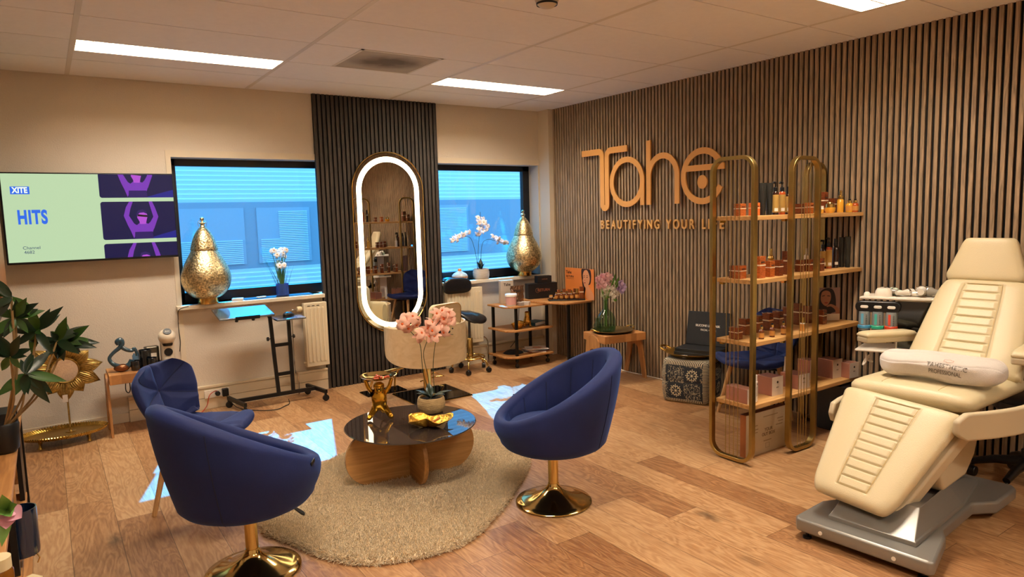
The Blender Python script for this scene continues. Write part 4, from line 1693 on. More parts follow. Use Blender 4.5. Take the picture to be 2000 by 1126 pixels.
for z_ in (0.50, 0.245):
    MB().box(1.56, 1.70, 5.92, 5.94, z_, z_ + 0.028).build('crossbar', BLACKM, t)
for sx, xx in ((-1, 1.545), (1, 1.70)):
    MB().lathe([(0.004, 0), (0.004, 0.02), (0.016, 0.024), (0.018, 0.034), (0.014, 0.042), (0, 0.043)], 12, T(xx, 5.93, 0.575) @ RY(90 * sx)).build('clamp_knob', BLACKP, t, smooth=True)
MB().tube([(1.225, 5.93, 0.085), (1.90, 5.93, 0.085)], 0, flat=(0.03, 0.025)).build('base_bar', BLACKM, t)
for xx in (1.225, 1.90):
    MB().tube([(xx - 0.03, 6.09, 0.085), (xx + 0.03, 5.745, 0.085)], 0, flat=(0.03, 0.025)).build('foot_bar', BLACKM, t)
    for q in (0, 1):
        px_, py_ = (xx - 0.028, 6.08) if q == 0 else (xx + 0.028, 5.755)
        MB().cyl(0.028, -0.01, 0.01, 20, T(px_, py_, 0.029) @ RX(90)).cyl(0.012, 0.02, 0.05, 12, T(px_, py_, 0.02)).build('caster', BLACKP, t, bevel=0.003)
t = thing('computer_mouse', 'black computer mouse on the small tray of the laptop stand', 'mouse', (1.70, 5.93, 0.7505), 30)
MB().grid(lambda u, v: Vector((0.058 * cos(2 * pi * u) * sin(v * pi / 2) * 1.0, 0.036 * sin(2 * pi * u) * sin(v * pi / 2), 0.040 * cos(v * pi / 2) ** 0.6 * (1 - 0.25 * cos(2 * pi * u) * sin(v * pi / 2)))), 28, 10, wrapu=True).build('shell', BLACKP, t, smooth=180)
MB().cyl(0.008, -0.003, 0.003, 12, T(0.03, 0, 0.032) @ RX(90)).build('scroll_wheel', BLACKM, t)

# ------------------------------------------------------------------ butcher block stool tables with A shaped ends
BLK = mat('mixed_oak_block', 'B07B45', 0.5)
bm_ = bpy.data.materials.new('edge_glued_blocks')
bm_.use_nodes = True
N, L = bm_.node_tree.nodes, bm_.node_tree.links
b = N['Principled BSDF']
b.inputs['Roughness'].default_value = 0.5
tc = N.new('ShaderNodeTexCoord')
sp_ = N.new('ShaderNodeSeparateXYZ')
L.new(tc.outputs['Object'], sp_.inputs[0])
fl_ = N.new('ShaderNodeMath')
fl_.operation = 'MULTIPLY'
fl_.inputs[1].default_value = 16
L.new(sp_.outputs['X'], fl_.inputs[0])
f2 = N.new('ShaderNodeMath')
f2.operation = 'FLOOR'
L.new(fl_.outputs[0], f2.inputs[0])
wn_ = N.new('ShaderNodeTexWhiteNoise')
wn_.noise_dimensions = '1D'
L.new(f2.outputs[0], wn_.inputs['W'])
mp = N.new('ShaderNodeMapping')
mp.inputs['Scale'].default_value = (30, 4, 30)
L.new(tc.outputs['Object'], mp.inputs['Vector'])
nz = N.new('ShaderNodeTexNoise')
nz.inputs['Scale'].default_value = 1.5
nz.inputs['Detail'].default_value = 4
L.new(mp.outputs['Vector'], nz.inputs['Vector'])
ad = N.new('ShaderNodeMath')
ad.operation = 'MULTIPLY_ADD'
L.new(nz.outputs['Fac'], ad.inputs[0])
ad.inputs[1].default_value = 0.35
L.new(wn_.outputs['Value'], ad.inputs[2])
rp = N.new('ShaderNodeValToRGB')
rp.color_ramp.elements[0].color = (*srgb('8A5A30'), 1)
rp.color_ramp.elements[1].color = (*srgb('C68D52'), 1)
rp.color_ramp.elements[1].position = 1.2 / 1.35
L.new(ad.outputs[0], rp.inputs['Fac'])
L.new(rp.outputs['Color'], b.inputs['Base Color'])
AW = wood('a_frame_oak', 'B98550', '93612F', 0.5, 'Z')


def block_table(label, loc, lx, ly, h, rz=0):
    t_ = thing('side_table', label, 'table', loc, rz)
    th = 0.072
    MB().box(-lx / 2, lx / 2, -ly / 2, ly / 2, h - th, h).build('top', bm_, t_, bevel=0.003)
    for sx in (-1, 1):
        # inverted U with splayed legs, outside the short end
        outer, inner = [], []
        W_, w_ = ly / 2 * 0.98, ly / 2 * 0.98 - 0.055
        top = h - 0.006
        o_ = [(-W_, 0), (-0.105, top - 0.085)] + [(0.105 * cos(pi - a * pi / 10), top - 0.085 + 0.085 * sin(a * pi / 10)) for a in range(1, 10)] + [(0.105, top - 0.085), (W_, 0)]
        i_ = [(w_, 0), (0.055, h - 0.185)] + [(0.055 * cos(a * pi / 8), h - 0.185 + 0.05 * sin(a * pi / 8)) for a in range(1, 8)] + [(-0.055, h - 0.185), (-w_, 0)]
        M_ = basis((sx * (lx / 2 + 0.0005), 0, 0), (0, 1, 0), (0, 0, 1), (1, 0, 0))
        m_ = MB()
        a_, c_ = (0, 0.018) if sx > 0 else (-0.018, 0)
        n1, n2 = len(o_), len(i_)
        i_r = list(reversed(i_))
        # quad strip between outer and inner resampled
        def rs(pl, n_=24):
            ds = [0]
            for q in range(1, len(pl)):
                ds.append(ds[-1] + sqrt((pl[q][0] - pl[q - 1][0]) ** 2 + (pl[q][1] - pl[q - 1][1]) ** 2))
            out = []
            for k_ in range(n_ + 1):
                d_ = ds[-1] * k_ / n_
                for q in range(1, len(pl)):
                    if ds[q] >= d_ - 1e-9:
                        f_ = (d_ - ds[q - 1]) / max(1e-9, ds[q] - ds[q - 1])
                        out.append((pl[q - 1][0] + (pl[q][0] - pl[q - 1][0]) * f_, pl[q - 1][1] + (pl[q][1] - pl[q - 1][1]) * f_))
                        break
            return out
        ro, ri = rs(o_, 40), rs(i_r, 40)
        n_ = len(ro)
        vs = [(x, y, z) for z in (a_, c_) for pl in (ro, ri) for x, y in pl]
        fs = []
        for q in range(n_ - 1):
            fs += [(q, q + 1, n_ + q + 1, n_ + q), (2 * n_ + q, 3 * n_ + q, 3 * n_ + q + 1, 2 * n_ + q + 1), (q, 2 * n_ + q, 2 * n_ + q + 1, q + 1), (n_ + q, n_ + q + 1, 3 * n_ + q + 1, 3 * n_ + q)]
        fs += [(0, n_, 3 * n_, 2 * n_), (n_ - 1, 3 * n_ - 1, 4 * n_ - 1, 2 * n_ - 1)]
        m_.mesh(vs, fs, M_)
        m_.build('a_frame', AW, t_, bevel=0.0015)
    return t_


TH1 = 0.47
block_table('oak block side table holding the coffee machine below the television', (0.585, 5.93, 0), 0.53, 0.33, TH1)
TH2 = 0.445
block_table('oak block side table against the slat wall holding the flower vase', (4.395, 4.74, 0), 0.46, 0.36, TH2, -8)

# coffee machine
t = thing('coffee_machine', 'small cream and black capsule coffee machine on the oak side table', 'coffee machine', (0.742, 5.93, TH1), 0)
CM = mat('coffee_cream', 'D9CDB8', 0.3, coat=0.3)
MB().prism([(-0.058, -0.10), (0.058, -0.10), (0.062, 0.06), (0.03, 0.085), (-0.03, 0.085), (-0.062, 0.06)], 0.0, 0.036).build('drip_tray', BLACKP, t, bevel=0.008)
MB().prism(rrect(0.098, 0.11, 0.03), 0.03, 0.19, T(0, 0.02, 0)).build('column', CM, t, bevel=0.006)
MB().sphere(1, T(0, -0.005, 0.222), 32, 20, 0.063, 0.075, 0.062).build('head', CM, t, smooth=180)
MB().cyl(0.030, -0.004, 0.003, 28, T(0, -0.0535, 0.270) @ RX(45)).build('dial', BLACKP, t, bevel=0.002)
MB().cyl(0.031, 0, 0.003, 28, T(0, -0.0355, 0.105) @ RX(90)).build('cup_logo_disc', BLACKP, t)
MB().lathe([(0, 0), (0.040, 0), (0.034, -0.018), (0, -0.02)], 24, T(0, -0.022, 0.172)).build('spout', BLACKP, t, smooth=True)
text('dial_mark', 'Gusto', 0.013, WHITEP, t, T(0, -0.0535, 0.270) @ RX(45) @ T(0, 0, 0.0035), 0.001)

# blue sculpture
t = thing('sculpture', 'glossy blue looping ceramic sculpture on the oak side table', 'sculpture', (0.415, 5.88, TH1), 0)
BLU = mat('blue_glaze', '22404F', 0.10, coat=1.0, noise=0.3, scale=15)
orgS = (0.415, 5.88, TH1)
pl = [(232, 672), (229, 667), (235, 664), (238, 670), (234, 678), (222, 688), (214, 698), (216, 706), (226, 713), (240, 716), (252, 712), (258, 702)]
pts = smoothpath([loc_(a_, b_, 5.88, orgS) for a_, b_ in pl], 5)
MB().tube(pts, [0.017 + 0.004 * sin(i / len(pts) * 9) for i in range(len(pts))], 14).build('loop', BLU, t, smooth=True)
pl = [(238, 678), (248, 683), (258, 684), (262, 680), (266, 686), (267, 694)]
pts = smoothpath([loc_(a_, b_, 5.87, orgS) for a_, b_ in pl], 5)
MB().tube(pts, [0.016 - 0.006 * i / len(pts) for i in range(len(pts))], 12).build('arm', BLU, t, smooth=True)
MB().sphere(1, T(0.0, 0, 0.030), 20, 12, 0.055, 0.034, 0.030).build('foot', mat('copper_glaze', '7A4A2A', 0.25, 0.6), t, smooth=True)
# glasses and canister
GBK = mat('black_glass', '14181C', 0.12, coat=0.6)
SMK = thin_glass('smoke_glass', '5A6268')


def tumbler(label, loc, r_, h_, group=None):
    t_ = thing('tumbler', label, 'glass', loc, 0, group)
    n_ = 12
    MB().lathe([(0, 0), (r_ * 0.86, 0), (r_ * 0.92, h_ * 0.2), (r_, h_ * 0.5), (r_ * 0.98, h_), (r_ * 0.90, h_), (r_ * 0.86, 0.012), (0, 0.012)], n_).build('glass', GBK, t_, bevel=0.002)
    return t_


tumbler('dark faceted tumbler beside the blue sculpture', (0.508, 5.865, TH1), 0.036, 0.075)
tumbler('dark faceted tumbler standing at the front right of the glasses', (0.618, 5.855, TH1), 0.038, 0.085)
t = thing('carafe', 'tall dark faceted glass beaker behind the tumblers', 'glass', (0.578, 5.90, TH1))
MB().lathe([(0, 0), (0.040, 0), (0.045, 0.04), (0.043, 0.10), (0.046, 0.145), (0.042, 0.145), (0.038, 0.01), (0, 0.01)], 12).build('beaker', GBK, t, bevel=0.002)
t = thing('glass_jar', 'blue tinted lidded glass jar behind the dark tumbler', 'jar', (0.530, 5.95, TH1))
MB().lathe([(0, 0), (0.034, 0), (0.036, 0.10), (0.028, 0.11), (0.028, 0.118), (0, 0.12)], 24).build('jar_body', mat('steel_blue_glaze', '5A7C98', 0.12, coat=0.8), t, smooth=40)
MB().sphere(0.010, T(0, 0, 0.128), 12, 8).build('lid_knob', CHROME, t, smooth=True)
t = thing('canister', 'dark metallic square canister behind the glasses', 'canister', (0.635, 6.00, TH1))
MB().prism(rrect(0.105, 0.075, 0.02), 0, 0.15).build('tin', mat('bronze_tin', '5A5348', 0.3, 0.8), t, bevel=0.008)
MB().box(-0.02, 0.03, -0.0395, -0.0375, 0.07, 0.10).build('paper_label', WHITEP, t)
t = thing('hanging_cable', 'black looped cord hanging below the coffee machine table', 'cable', (0.455, 6.12, 0.25))
MB().tube(smoothpath([(0, 0, 0.13), (-0.01, 0, 0.03), (0.008, 0, 0.0), (0.022, 0, 0.03), (0.018, 0, 0.13)], 6), 0.004, 8).build('loop', BC, t, smooth=True)

# ------------------------------------------------------------------ sunflower mirror and oval brass tray
t = thing('brass_tray', 'oval brass tray with a braided rim on small feet by the wall', 'tray', (0.015, 5.90, 0))
BT = mat('aged_brass', 'A98840', 0.38, 1.0, noise=0.1, scale=10)
zt2 = 0.062
A_, B_ = 0.255, 0.16
m = MB()
m.grid(lambda u, v: Vector((A_ * cos(2 * pi * u) * v, B_ * sin(2 * pi * u) * v, zt2 + 0.003)), 64, 3, wrapu=True)
m.grid(lambda u, v: Vector(((A_ + 0.02 * v) * cos(2 * pi * u), (B_ + 0.02 * v) * sin(2 * pi * u), zt2 + 0.003 + 0.022 * v)), 64, 2, wrapu=True)
m.build('plate', BT, t, smooth=30, solid=0.003)
m = MB()
nb = 96
for k in range(nb):
    a = 2 * pi * k / nb
    a2 = 2 * pi * (k + 0.7) / nb
    m.tube([((A_ + 0.004) * cos(a), (B_ + 0.004) * sin(a), zt2 + 0.006), ((A_ + 0.024) * cos(a2), (B_ + 0.024) * sin(a2), zt2 + 0.028)], 0.0042, 6)
m.build('braided_rim', mat('polished_brass_rim', 'D9B35C', 0.22, 1.0), t, smooth=True)
for a in (35, 145, 215, 325):
    MB().lathe([(0.016, 0), (0.010, 0.012), (0.007, 0.03), (0.014, 0.05), (0.020, zt2 + 0.002)], 14, T(A_ * 0.72 * cos(radians(a)), B_ * 0.78 * sin(radians(a)), 0)).build('foot', BT, t, smooth=True)
t = thing('sunflower_mirror', 'brass sunflower mirror on a tall stand in the oval tray', 'mirror', (0.055, 5.93, zt2 + 0.0046))
BP = mat('brass_petal', 'A88C50', 0.36, 1.0, noise=0.5, scale=50)
MB().lathe([(0, 0), (0.035, 0), (0.035, 0.004), (0.012, 0.008), (0.0065, 0.02), (0.0065, 0.36), (0, 0.36)], 20).build('stand', BP, t, smooth=40)
hz = 0.458
m0 = MB()
npet = 11
for k in range(npet):
    a = 2 * pi * k / npet + 0.1
    d = Vector((cos(a), 0, sin(a)))
    s_ = Vector((-sin(a), 0, cos(a)))
    Lp = 0.245 if k % 2 == 0 else 0.205

    def pet(u, v, d=d, s_=s_, Lp=Lp):
        w__ = 0.056 * sin(pi * (0.25 + 0.75 * v)) ** 1.1
        c_ = d * (0.085 + (Lp - 0.085) * v)
        y_ = 0.010 - 0.018 * sin(pi * v) + 0.012 * abs(2 * u - 1) + 0.0035 * sin(u * 48)
        return Vector((c_.x, y_ + 0.01, c_.z + hz)) + s_ * (w__ * (2 * u - 1))
    MB().grid(pet, 26, 12).build('petal', BP, t, smooth=180, solid=0.0015)
MB().lathe([(0.086, -0.004), (0.094, 0.002), (0.090, 0.010), (0.082, 0.008)], 40, T(0, 0, hz) @ RX(90) @ T(0, 0, -0.002), cap=False).build('mirror_rim', BP, t, smooth=True)
MB().cyl(0.085, 0.0, 0.004, 48, T(0, -0.001, hz) @ RX(90)).build('mirror_glass', mat('mirror_glass', 'E6E6E6'), t)
MB().box(-0.030, 0.002, -0.012, -0.010, 0.225, 0.28).build('paper_tag', mat('tag_paper', 'CFC3B4', 0.7), t)

# ------------------------------------------------------------------ plant at the left
PL = mat('glossy_dark_leaf', '172A19', 0.3, noise=0.25, scale=9)
PL2 = mat('fresh_green_leaf', '30561E', 0.4, noise=0.2, scale=9)
PST = mat('plant_cane', '8A7048', 0.7)
t = thing('potted_plant', 'tall leafy green plant leaning in from the left edge', 'plant', (-0.20, 3.55, 0.625))
org3 = Vector((-0.20, 3.55, 0.625))
MB().lathe([(0, 0), (0.035, 0), (0.05, 0.02), (0.055, 0.12), (0.05, 0.13), (0.045, 0.11)], 24, cap=False).build('pot', mat('black_pot', '101012', 0.4), t, smooth=40)
rv = random.Random(9)
crowns = [((72, 645), 3.55), ((112, 665), 3.6), ((30, 620), 3.45), ((50, 730), 3.5), ((22, 580), 3.4), ((20, 695), 3.4), ((128, 668), 3.65)]
base = Vector((0.0, 0.0, 0.10))
leafspec = {
    0: [(26, 648), (60, 598), (98, 602), (118, 612), (22, 618), (60, 690), (100, 690), (44, 660)],
    1: [(172, 634), (196, 667), (115, 634), (98, 646), (100, 690), (155, 690), (86, 700), (126, 648)],
    2: [(32, 585), (40, 600), (66, 598), (-20, 600), (88, 605), (56, 650), (6, 660), (20, 650)],
    3: [(70, 760), (132, 743), (104, 768), (98, 788), (26, 775), (40, 700), (64, 684), (20, 745)],
    4: [(-10, 560), (10, 560), (-20, 600), (40, 590), (-5, 620)],
    5: [(52, 695), (38, 655), (0, 655), (-14, 690), (2, 725), (40, 720)],
    6: [(196, 668), (172, 635), (126, 632), (160, 688), (100, 690), (112, 700)],
}
for i, ((cx, cy), yy_) in enumerate(crowns):
    c = at(cx, cy, y=yy_) - org3
    MB().tube(smoothpath([base, base.lerp(c, 0.5) + Vector((0.02, 0.0, -0.03)), c], 5), 0.0045, 8).build('stem', PST, t, smooth=True)
    extra = [(cx + rv.uniform(-62, 62), cy + rv.uniform(-55, 45)) for _ in range(6)]
    for (lx_, ly_) in leafspec[i] + extra:
        tip = at(lx_, ly_, y=yy_ + rv.uniform(-0.10, 0.08)) - org3
        MB().leaf(c, tip, min(0.042, 0.25 * (tip - c).length + 0.008), up=Vector((rv.uniform(-.3, .3), -1, 0.5)), bend=0.10, n=10, fold=0.3).build('leaf', PL2 if rv.random() < 0.25 else PL, t, smooth=60)

# ------------------------------------------------------------------ oak and black display rack along the left wall
t = thing('display_rack', 'oak and black metal display rack cut off by the left edge', 'rack', (0, 0, 0))
RKW = wood('rack_oak', 'C59056', 'A06C38', 0.45, 'Y')
for y0, y1, z_, xr in ((2.35, 4.35, 0.60, -0.165), (2.6, 3.9, 0.30, -0.160), (2.35, 4.0, 0.06, -0.155)):
    MB().box(XL + 0.02, xr, y0, y1, z_, z_ + 0.024).build('shelf', RKW, t, bevel=0.002)
MB().box(-0.183, -0.165, 3.78, 3.98, 0.0, 0.598).build('post', BLACKM, t)
MB().box(-0.185, -0.165, 2.95, 3.00, 0.0, 0.598).build('post', BLACKM, t)
MB().box(-0.19, -0.168, 4.30, 4.34, 0.0, 0.598).build('post', BLACKM, t)
MB().box(XL + 0.02, XL + 0.05, 2.6, 2.65, 0.0, 0.598).build('post', BLACKM, t)
MB().box(XL + 0.02, XL + 0.05, 3.9, 3.95, 0.0, 0.598).build('post', BLACKM, t)
for k, (y_, z0, z1) in enumerate(((4.05, 0.30, 0.60), (3.2, 0.30, 0.60))):
    MB().box(-0.42, -0.168, y_, y_ + 0.018, z0 + 0.024, z1 - 0.002).build('divider', RKW, t)
# tall framed cabinet behind the plant
t = thing('wall_cabinet', 'black cabinet with an oak edge board at the left edge below the television', 'cabinet', (XL, 4.95, 1.02))
MB().box(0.0, 0.50, 0, 0.8, 0.0, 0.9).build('carcass', BLACKM, t)
MB().box(0.50, 0.525, 0.0, 0.8, 0.05, 0.9).build('oak_edge', wood('red_oak', '9A6A42', '7A4E2C', 0.5, 'Z'), t)
BXL = mat('printed_box', 'D6CFC0', 0.6)
for k, (y_, dz, wd) in enumerate(((3.62, 0.10, 0.05), (3.75, 0.13, 0.05), (3.92, 0.11, 0.05))):
    t = thing('product_box', ['small white and black carton on the left rack in front of the plant', 'taller black carton on the left rack under the leaves', 'black carton furthest along the left rack'][k], 'box', (-0.215, y_, 0.6245))
    MB().box(-wd, wd, -0.04, 0.04, 0, dz).build('carton', [BXL, BLACKP, BLACKP][k], t, bevel=0.002)
    MB().box(-wd * 0.7, wd * 0.7, -0.0415, -0.040, dz * 0.3, dz * 0.75).build('printed_panel', [BLACKP, BXL, BXL][k], t)
# blue hollow cylinder on a gold wire stand
t = thing('blue_vase', 'dark blue glossy cylinder vase on a gold wire stand at the lower left', 'vase', (-0.155, 3.06, 0.3245), 10)
NV = mat('navy_gloss', '16243C', 0.12, coat=0.8)
MB().lathe([(0.0, 0.035), (0.052, 0.035), (0.054, 0.05), (0.054, 0.21), (0.050, 0.21), (0.050, 0.06), (0, 0.055)], 36).build('vessel', NV, t, smooth=40)
for k in range(4):
    a = pi / 4 + k * pi / 2
    MB().tube([(0.05 * cos(a), 0.05 * sin(a), 0.036), (0.06 * cos(a), 0.06 * sin(a), 0.02), (0.05 * cos(a), 0.05 * sin(a), 0.0)], 0.0025, 6).build('wire_foot', GOLD, t, smooth=True)
# carton with red print, honey jar, pink flower near the viewer
t = thing('tea_box', 'small cream carton with red print at the bottom left', 'box', (-0.135, 2.70, 0.3245), 35)
MB().box(-0.035, 0.035, -0.025, 0.025, 0, 0.085).build('carton', mat('cream_card', 'D8C9A0', 0.6), t, bevel=0.001)
MB().box(-0.033, 0.033, -0.0265, -0.025, 0.055, 0.080).build('red_print', mat('red_print', 'A8322C', 0.6), t)
text('letters', 'ME', 0.022, BLACKP, t, basis((0, -0.0262, 0.032), (1, 0, 0), (0, 0, 1), (0, -1, 0)), 0.001)
t = thing('honey_jar', 'amber jar with a white lid cut by the left edge', 'jar', (-0.165, 2.13, 0.6245))
MB().lathe([(0, 0), (0.030, 0), (0.034, 0.01), (0.034, 0.07), (0.028, 0.08), (0, 0.08)], 28).build('jar_body', mat('amber_glass', '8A5416', 0.15, trans=0.3), t, smooth=40)
MB().lathe([(0, 0.078), (0.031, 0.078), (0.031, 0.108), (0, 0.110)], 28).build('lid', mat('ivory_lid', 'D8CBA4', 0.4), t, smooth=40)
t = thing('pink_blossom', 'pink flower with green leaves poking in at the lower left', 'flowers', (-0.19, 2.05, 0.6245))
MB().lathe([(0, 0), (0.03, 0), (0.022, 0.07), (0.014, 0.11), (0.017, 0.12)], 20, cap=False).build('bud_vase', mat('clear_green', '8FA08A', 0.1, trans=0.7), t, smooth=True)
PK = mat('pink_petal', 'D9A0B4', 0.6)
c = at(14, 995, y=2.05) - Vector((-0.19, 2.05, 0.6245))
MB().tube(smoothpath([(0, 0, 0.02), (0.01, 0, 0.14), c], 4), 0.003, 6).build('stem', PL2, t, smooth=True)
for px, py in ((44, 1012), (12, 1034), (2, 1015)):
    q = at(px, py, y=2.02) - Vector((-0.19, 2.05, 0.6245))
    MB().leaf(c, q, 0.045, up=Vector((0, -1, 0.5)), bend=-0.2, fold=0.3, n=8).build('petal', PK, t, smooth=60)
for px, py in ((28, 985), (20, 1005), (5, 970), (-8, 1000), (3, 1065)):
    q = at(px, py, y=2.0) - Vector((-0.19, 2.05, 0.6245))
    MB().leaf(c, q, 0.028, up=Vector((0, -1, 0.5)), bend=0.2, n=8).build('leaf', mat('pale_green_leaf', '6F9A4A', 0.5), t, smooth=60)
# ------------------------------------------------------------------ salon chair facing the mirror
SW_ = wood('pale_ash_veneer', 'D6BF9A', 'C6AB82', 0.35, 'X', 0.45, 0.2)
CREAM = mat('cream_leather', 'DDCBA0', 0.42, bump=0.25, bscale=220)
t = thing('salon_chair', 'pale wood shell salon chair facing the lit mirror on a square black and gold base', 'chair', (2.70, 5.32, 0), 0)
# base plate
MB().box(-0.23, 0.31, -0.245, 0.245, 0.0, 0.012).build('base_plate', mat('black_gold_plate', '241C12', 0.06, 0.9), t, bevel=0.003)
MB().box(-0.235, 0.315, -0.25, 0.25, 0.0, 0.006).build('plate_rim', GOLD, t, bevel=0.002)
MB().lathe([(0.036, 0.012), (0.036, 0.30), (0, 0.30)], 32).build('column', GOLD, t, smooth=40)
CH = bpy.data.objects.new('shell_frame', None)
rz_ = 14
RZm = RZ(rz_)
# shell: curved band open towards the mirror
Rr = 0.345


def shell_pt(a, r_):
    # a: -1..1 along the band; back of the chair at local -y
    th = radians(-90 + a * 118)
    x_, y_ = r_ * 1.12 * cos(th), r_ * 0.90 * sin(th)
    return x_, y_


def band(u, v, rr, k=0):
    a = 2 * u - 1
    x_, y_ = shell_pt(a, rr)
    top = 0.655
    botm = 0.315 + 0.11 * abs(a) ** 3
    ro = 0.06
    e = max(0, abs(a) - 0.90) / 0.10
    z0 = botm + 0.02 * e ** 2
    return RZm @ Vector((x_, y_, z0 + (top - z0) * v))


m = MB()
m.grid(lambda u, v: band(u, v, Rr), 48, 8)
m.grid(lambda u, v: band(u, v, Rr - 0.014), 48, 8)
n1 = 49 * 9
bnd = [i * 9 for i in range(49)] + [48 * 9 + j for j in range(1, 9)] + [i * 9 + 8 for i in range(47, -1, -1)] + [j for j in range(7, 0, -1)]
for i in range(len(bnd)):
    a_, c_ = bnd[i], bnd[(i + 1) % len(bnd)]
    m.f.append([a_, c_, n1 + c_, n1 + a_])
    m.mi.append(0)
m.build('wood_shell', SW_, t, smooth=50)


def pad_in(u, v):
    # padded inside: closed loop in v
    a = (2 * u - 1) * 0.985
    w_ = 2 * pi * v
    th = 0.028
    x1, y1 = shell_pt(a, Rr - 0.0145 - th * (1 - cos(w_)))
    zc = 0.345 + 0.155 + 0.055 * abs(a) ** 3
    hh = 0.155 - 0.055 * abs(a) ** 3
    return RZm @ Vector((x1, y1, zc + hh * sin(w_) * (1.04 if sin(w_) > 0 else 1)))


m = MB()
nv_ = 20
m.grid(pad_in, 48, nv_)
for i0 in (0, 48):
    m.f.append([i0 * (nv_ + 1) + j for j in range(nv_)])
    m.mi.append(0)
m.build('arm_padding', CREAM, t, smooth=60)
MB().lathe([(0, 0.33), (0.22, 0.33), (0.265, 0.345), (0.275, 0.39), (0.265, 0.44), (0.22, 0.462), (0, 0.468)], 48, RZm @ T(0, 0.03, 0) @ Matrix.Diagonal((1.06, 0.93, 1, 1))).build('seat_cushion', CREAM, t, smooth=60)
MB().lathe([(0.0, 0.30), (0.10, 0.30), (0.12, 0.33), (0, 0.33)], 24).build('seat_plate', BLACKM, t)
# taller back panel
Mp = RZm @ basis((0.035, -0.225, 0.655), (1, 0, 0), (0, -0.06, 0.998), (0, -0.998, -0.06))
pan = rrect(0.335, 0.36, 0.055, 8)
MB().prism(pan, 0.0, 0.016, Mp).build('back_panel', SW_, t, bevel=0.003)
MB().tube([Mp @ Vector((x, y, 0.018)) for x, y in rrect(0.325, 0.35, 0.052, 8)], 0.0035, 6, closed=True).build('gold_piping', GOLD, t, smooth=True)
MB().prism(rrect(0.33, 0.355, 0.055, 8), -0.045, -0.001, Mp).build('back_cushion', CREAM, t, bevel=0.018, seg=4)
# gold footrests
fr_ = MB()
p0, p1 = Vector((-0.43, 0.02, 0.235)), Vector((-0.07, 0.16, 0.205))
f1 = MB().tube([(-0.47, 0.10, 0.245), (-0.08, 0.33, 0.21)], 0.012, 12)
f1.build('footrest_bar', GOLD, t, smooth=True)
m = MB()
m.tube(smoothpath([(-0.44, 0.12, 0.24), (-0.46, 0.16, 0.15), (-0.44, 0.22, 0.10), (-0.40, 0.24, 0.012)], 5), 0.009, 10)
m.build('footrest_leg', GOLD, t, smooth=True)
m = MB()
m.tube(smoothpath([(-0.12, 0.31, 0.21), (-0.15, 0.34, 0.15), (-0.15, 0.36, 0.08), (-0.15, 0.37, 0.012)], 5), 0.009, 10)
m.build('footrest_leg', GOLD, t, smooth=True)
MB().box(-0.44, -0.06, 0.30, 0.50, 0.0, 0.010).build('footrest_plate', mat('black_gold_plate', '241C12'), t, bevel=0.002)
m = MB()
m.tube([(0.02, 0.02, 0.16), (0.16, 0.18, 0.155), (0.36, 0.36, 0.06), (0.30, 0.42, 0.05), (0.08, 0.30, 0.06)], 0.006, 8)
m.build('footrest_wire', GOLD, t, smooth=True)

# ------------------------------------------------------------------ saddle stool
t = thing('saddle_stool', 'black saddle stool with backrest on a gold wheeled base', 'stool', (3.49, 5.90, 0), 0)
for k in range(5):
    a = radians(72 * k + 17)
    c_, s_ = cos(a), sin(a)
    MB().tube(smoothpath([(0.02 * c_, 0.02 * s_, 0.125), (0.10 * c_, 0.10 * s_, 0.135), (0.165 * c_, 0.165 * s_, 0.12), (0.195 * c_, 0.195 * s_, 0.06)], 5), 0.010, 10).build('leg', GOLD, t, smooth=True)
    cs = MB().cyl(0.026, -0.016, 0.016, 20, T(0.200 * c_, 0.200 * s_, 0.027) @ RZ(degrees(a) if False else math.degrees(a) + 50) @ RX(90))
    cs.cyl(0.010, 0.03, 0.062, 10, T(0.198 * c_, 0.198 * s_, 0))
    cs.build('caster', BLACKP, t, bevel=0.004)
MB().tube([(0.145 * cos(2 * pi * k / 48), 0.145 * sin(2 * pi * k / 48), 0.150) for k in range(48)], 0.0075, 10, closed=True).build('foot_ring', GOLD, t, smooth=True)
MB().lathe([(0.030, 0.11), (0.030, 0.34), (0.027, 0.345), (0, 0.345)], 28).build('column', GOLD, t, smooth=40)
MB().lathe([(0.013, 0.345), (0.013, 0.53), (0, 0.53)], 20).build('piston', mat('steel_piston', '55565A', 0.25, 1.0), t, smooth=40)
LB = mat('black_leather', '0E0F13', 0.28, bump=0.2, bscale=200, coat=0.2)


def sad(u, v):
    a = 2 * pi * u
    x_ = 0.185 * sin(pi * v) ** 0.75 * cos(a)
    y_ = 0.165 * sin(pi * v) ** 0.75 * sin(a)
    z_ = 0.045 * cos(pi * v)
    z_ += 0.58 + 0.06 * (x_ / 0.185) ** 2 * (0.2 if x_ > 0 else 1) - 0.055 * (x_ / 0.185 if x_ > 0 else 0) - 0.06 * (y_ / 0.165) ** 2
    return Vector((x_, y_, z_))


MB().grid(sad, 40, 18, wrapu=True).build('saddle_seat', LB, t, smooth=180)
MB().tube(smoothpath([(-0.03, 0.12, 0.54), (-0.04, 0.205, 0.56), (-0.05, 0.215, 0.66), (-0.05, 0.21, 0.80)], 5), 0.0065, 8).build('back_stem', GOLD, t, smooth=True)


def bkr(u, v):
    a = 2 * pi * u
    x_ = 0.165 * (abs(cos(a)) ** 0.6) * (1 if cos(a) > 0 else -1) * sin(pi * v) ** 0.4
    z_ = 0.082 * (abs(sin(a)) ** 0.7) * (1 if sin(a) > 0 else -1) * sin(pi * v) ** 0.4
    return Vector((x_ - 0.03, 0.185 - 0.028 * cos(pi * v) - 0.5 * x_ * x_ * 2.0, 0.865 + z_ - 0.25 * x_ * x_))


MB().grid(bkr, 40, 12, wrapu=True).build('backrest', LB, t, smooth=180)

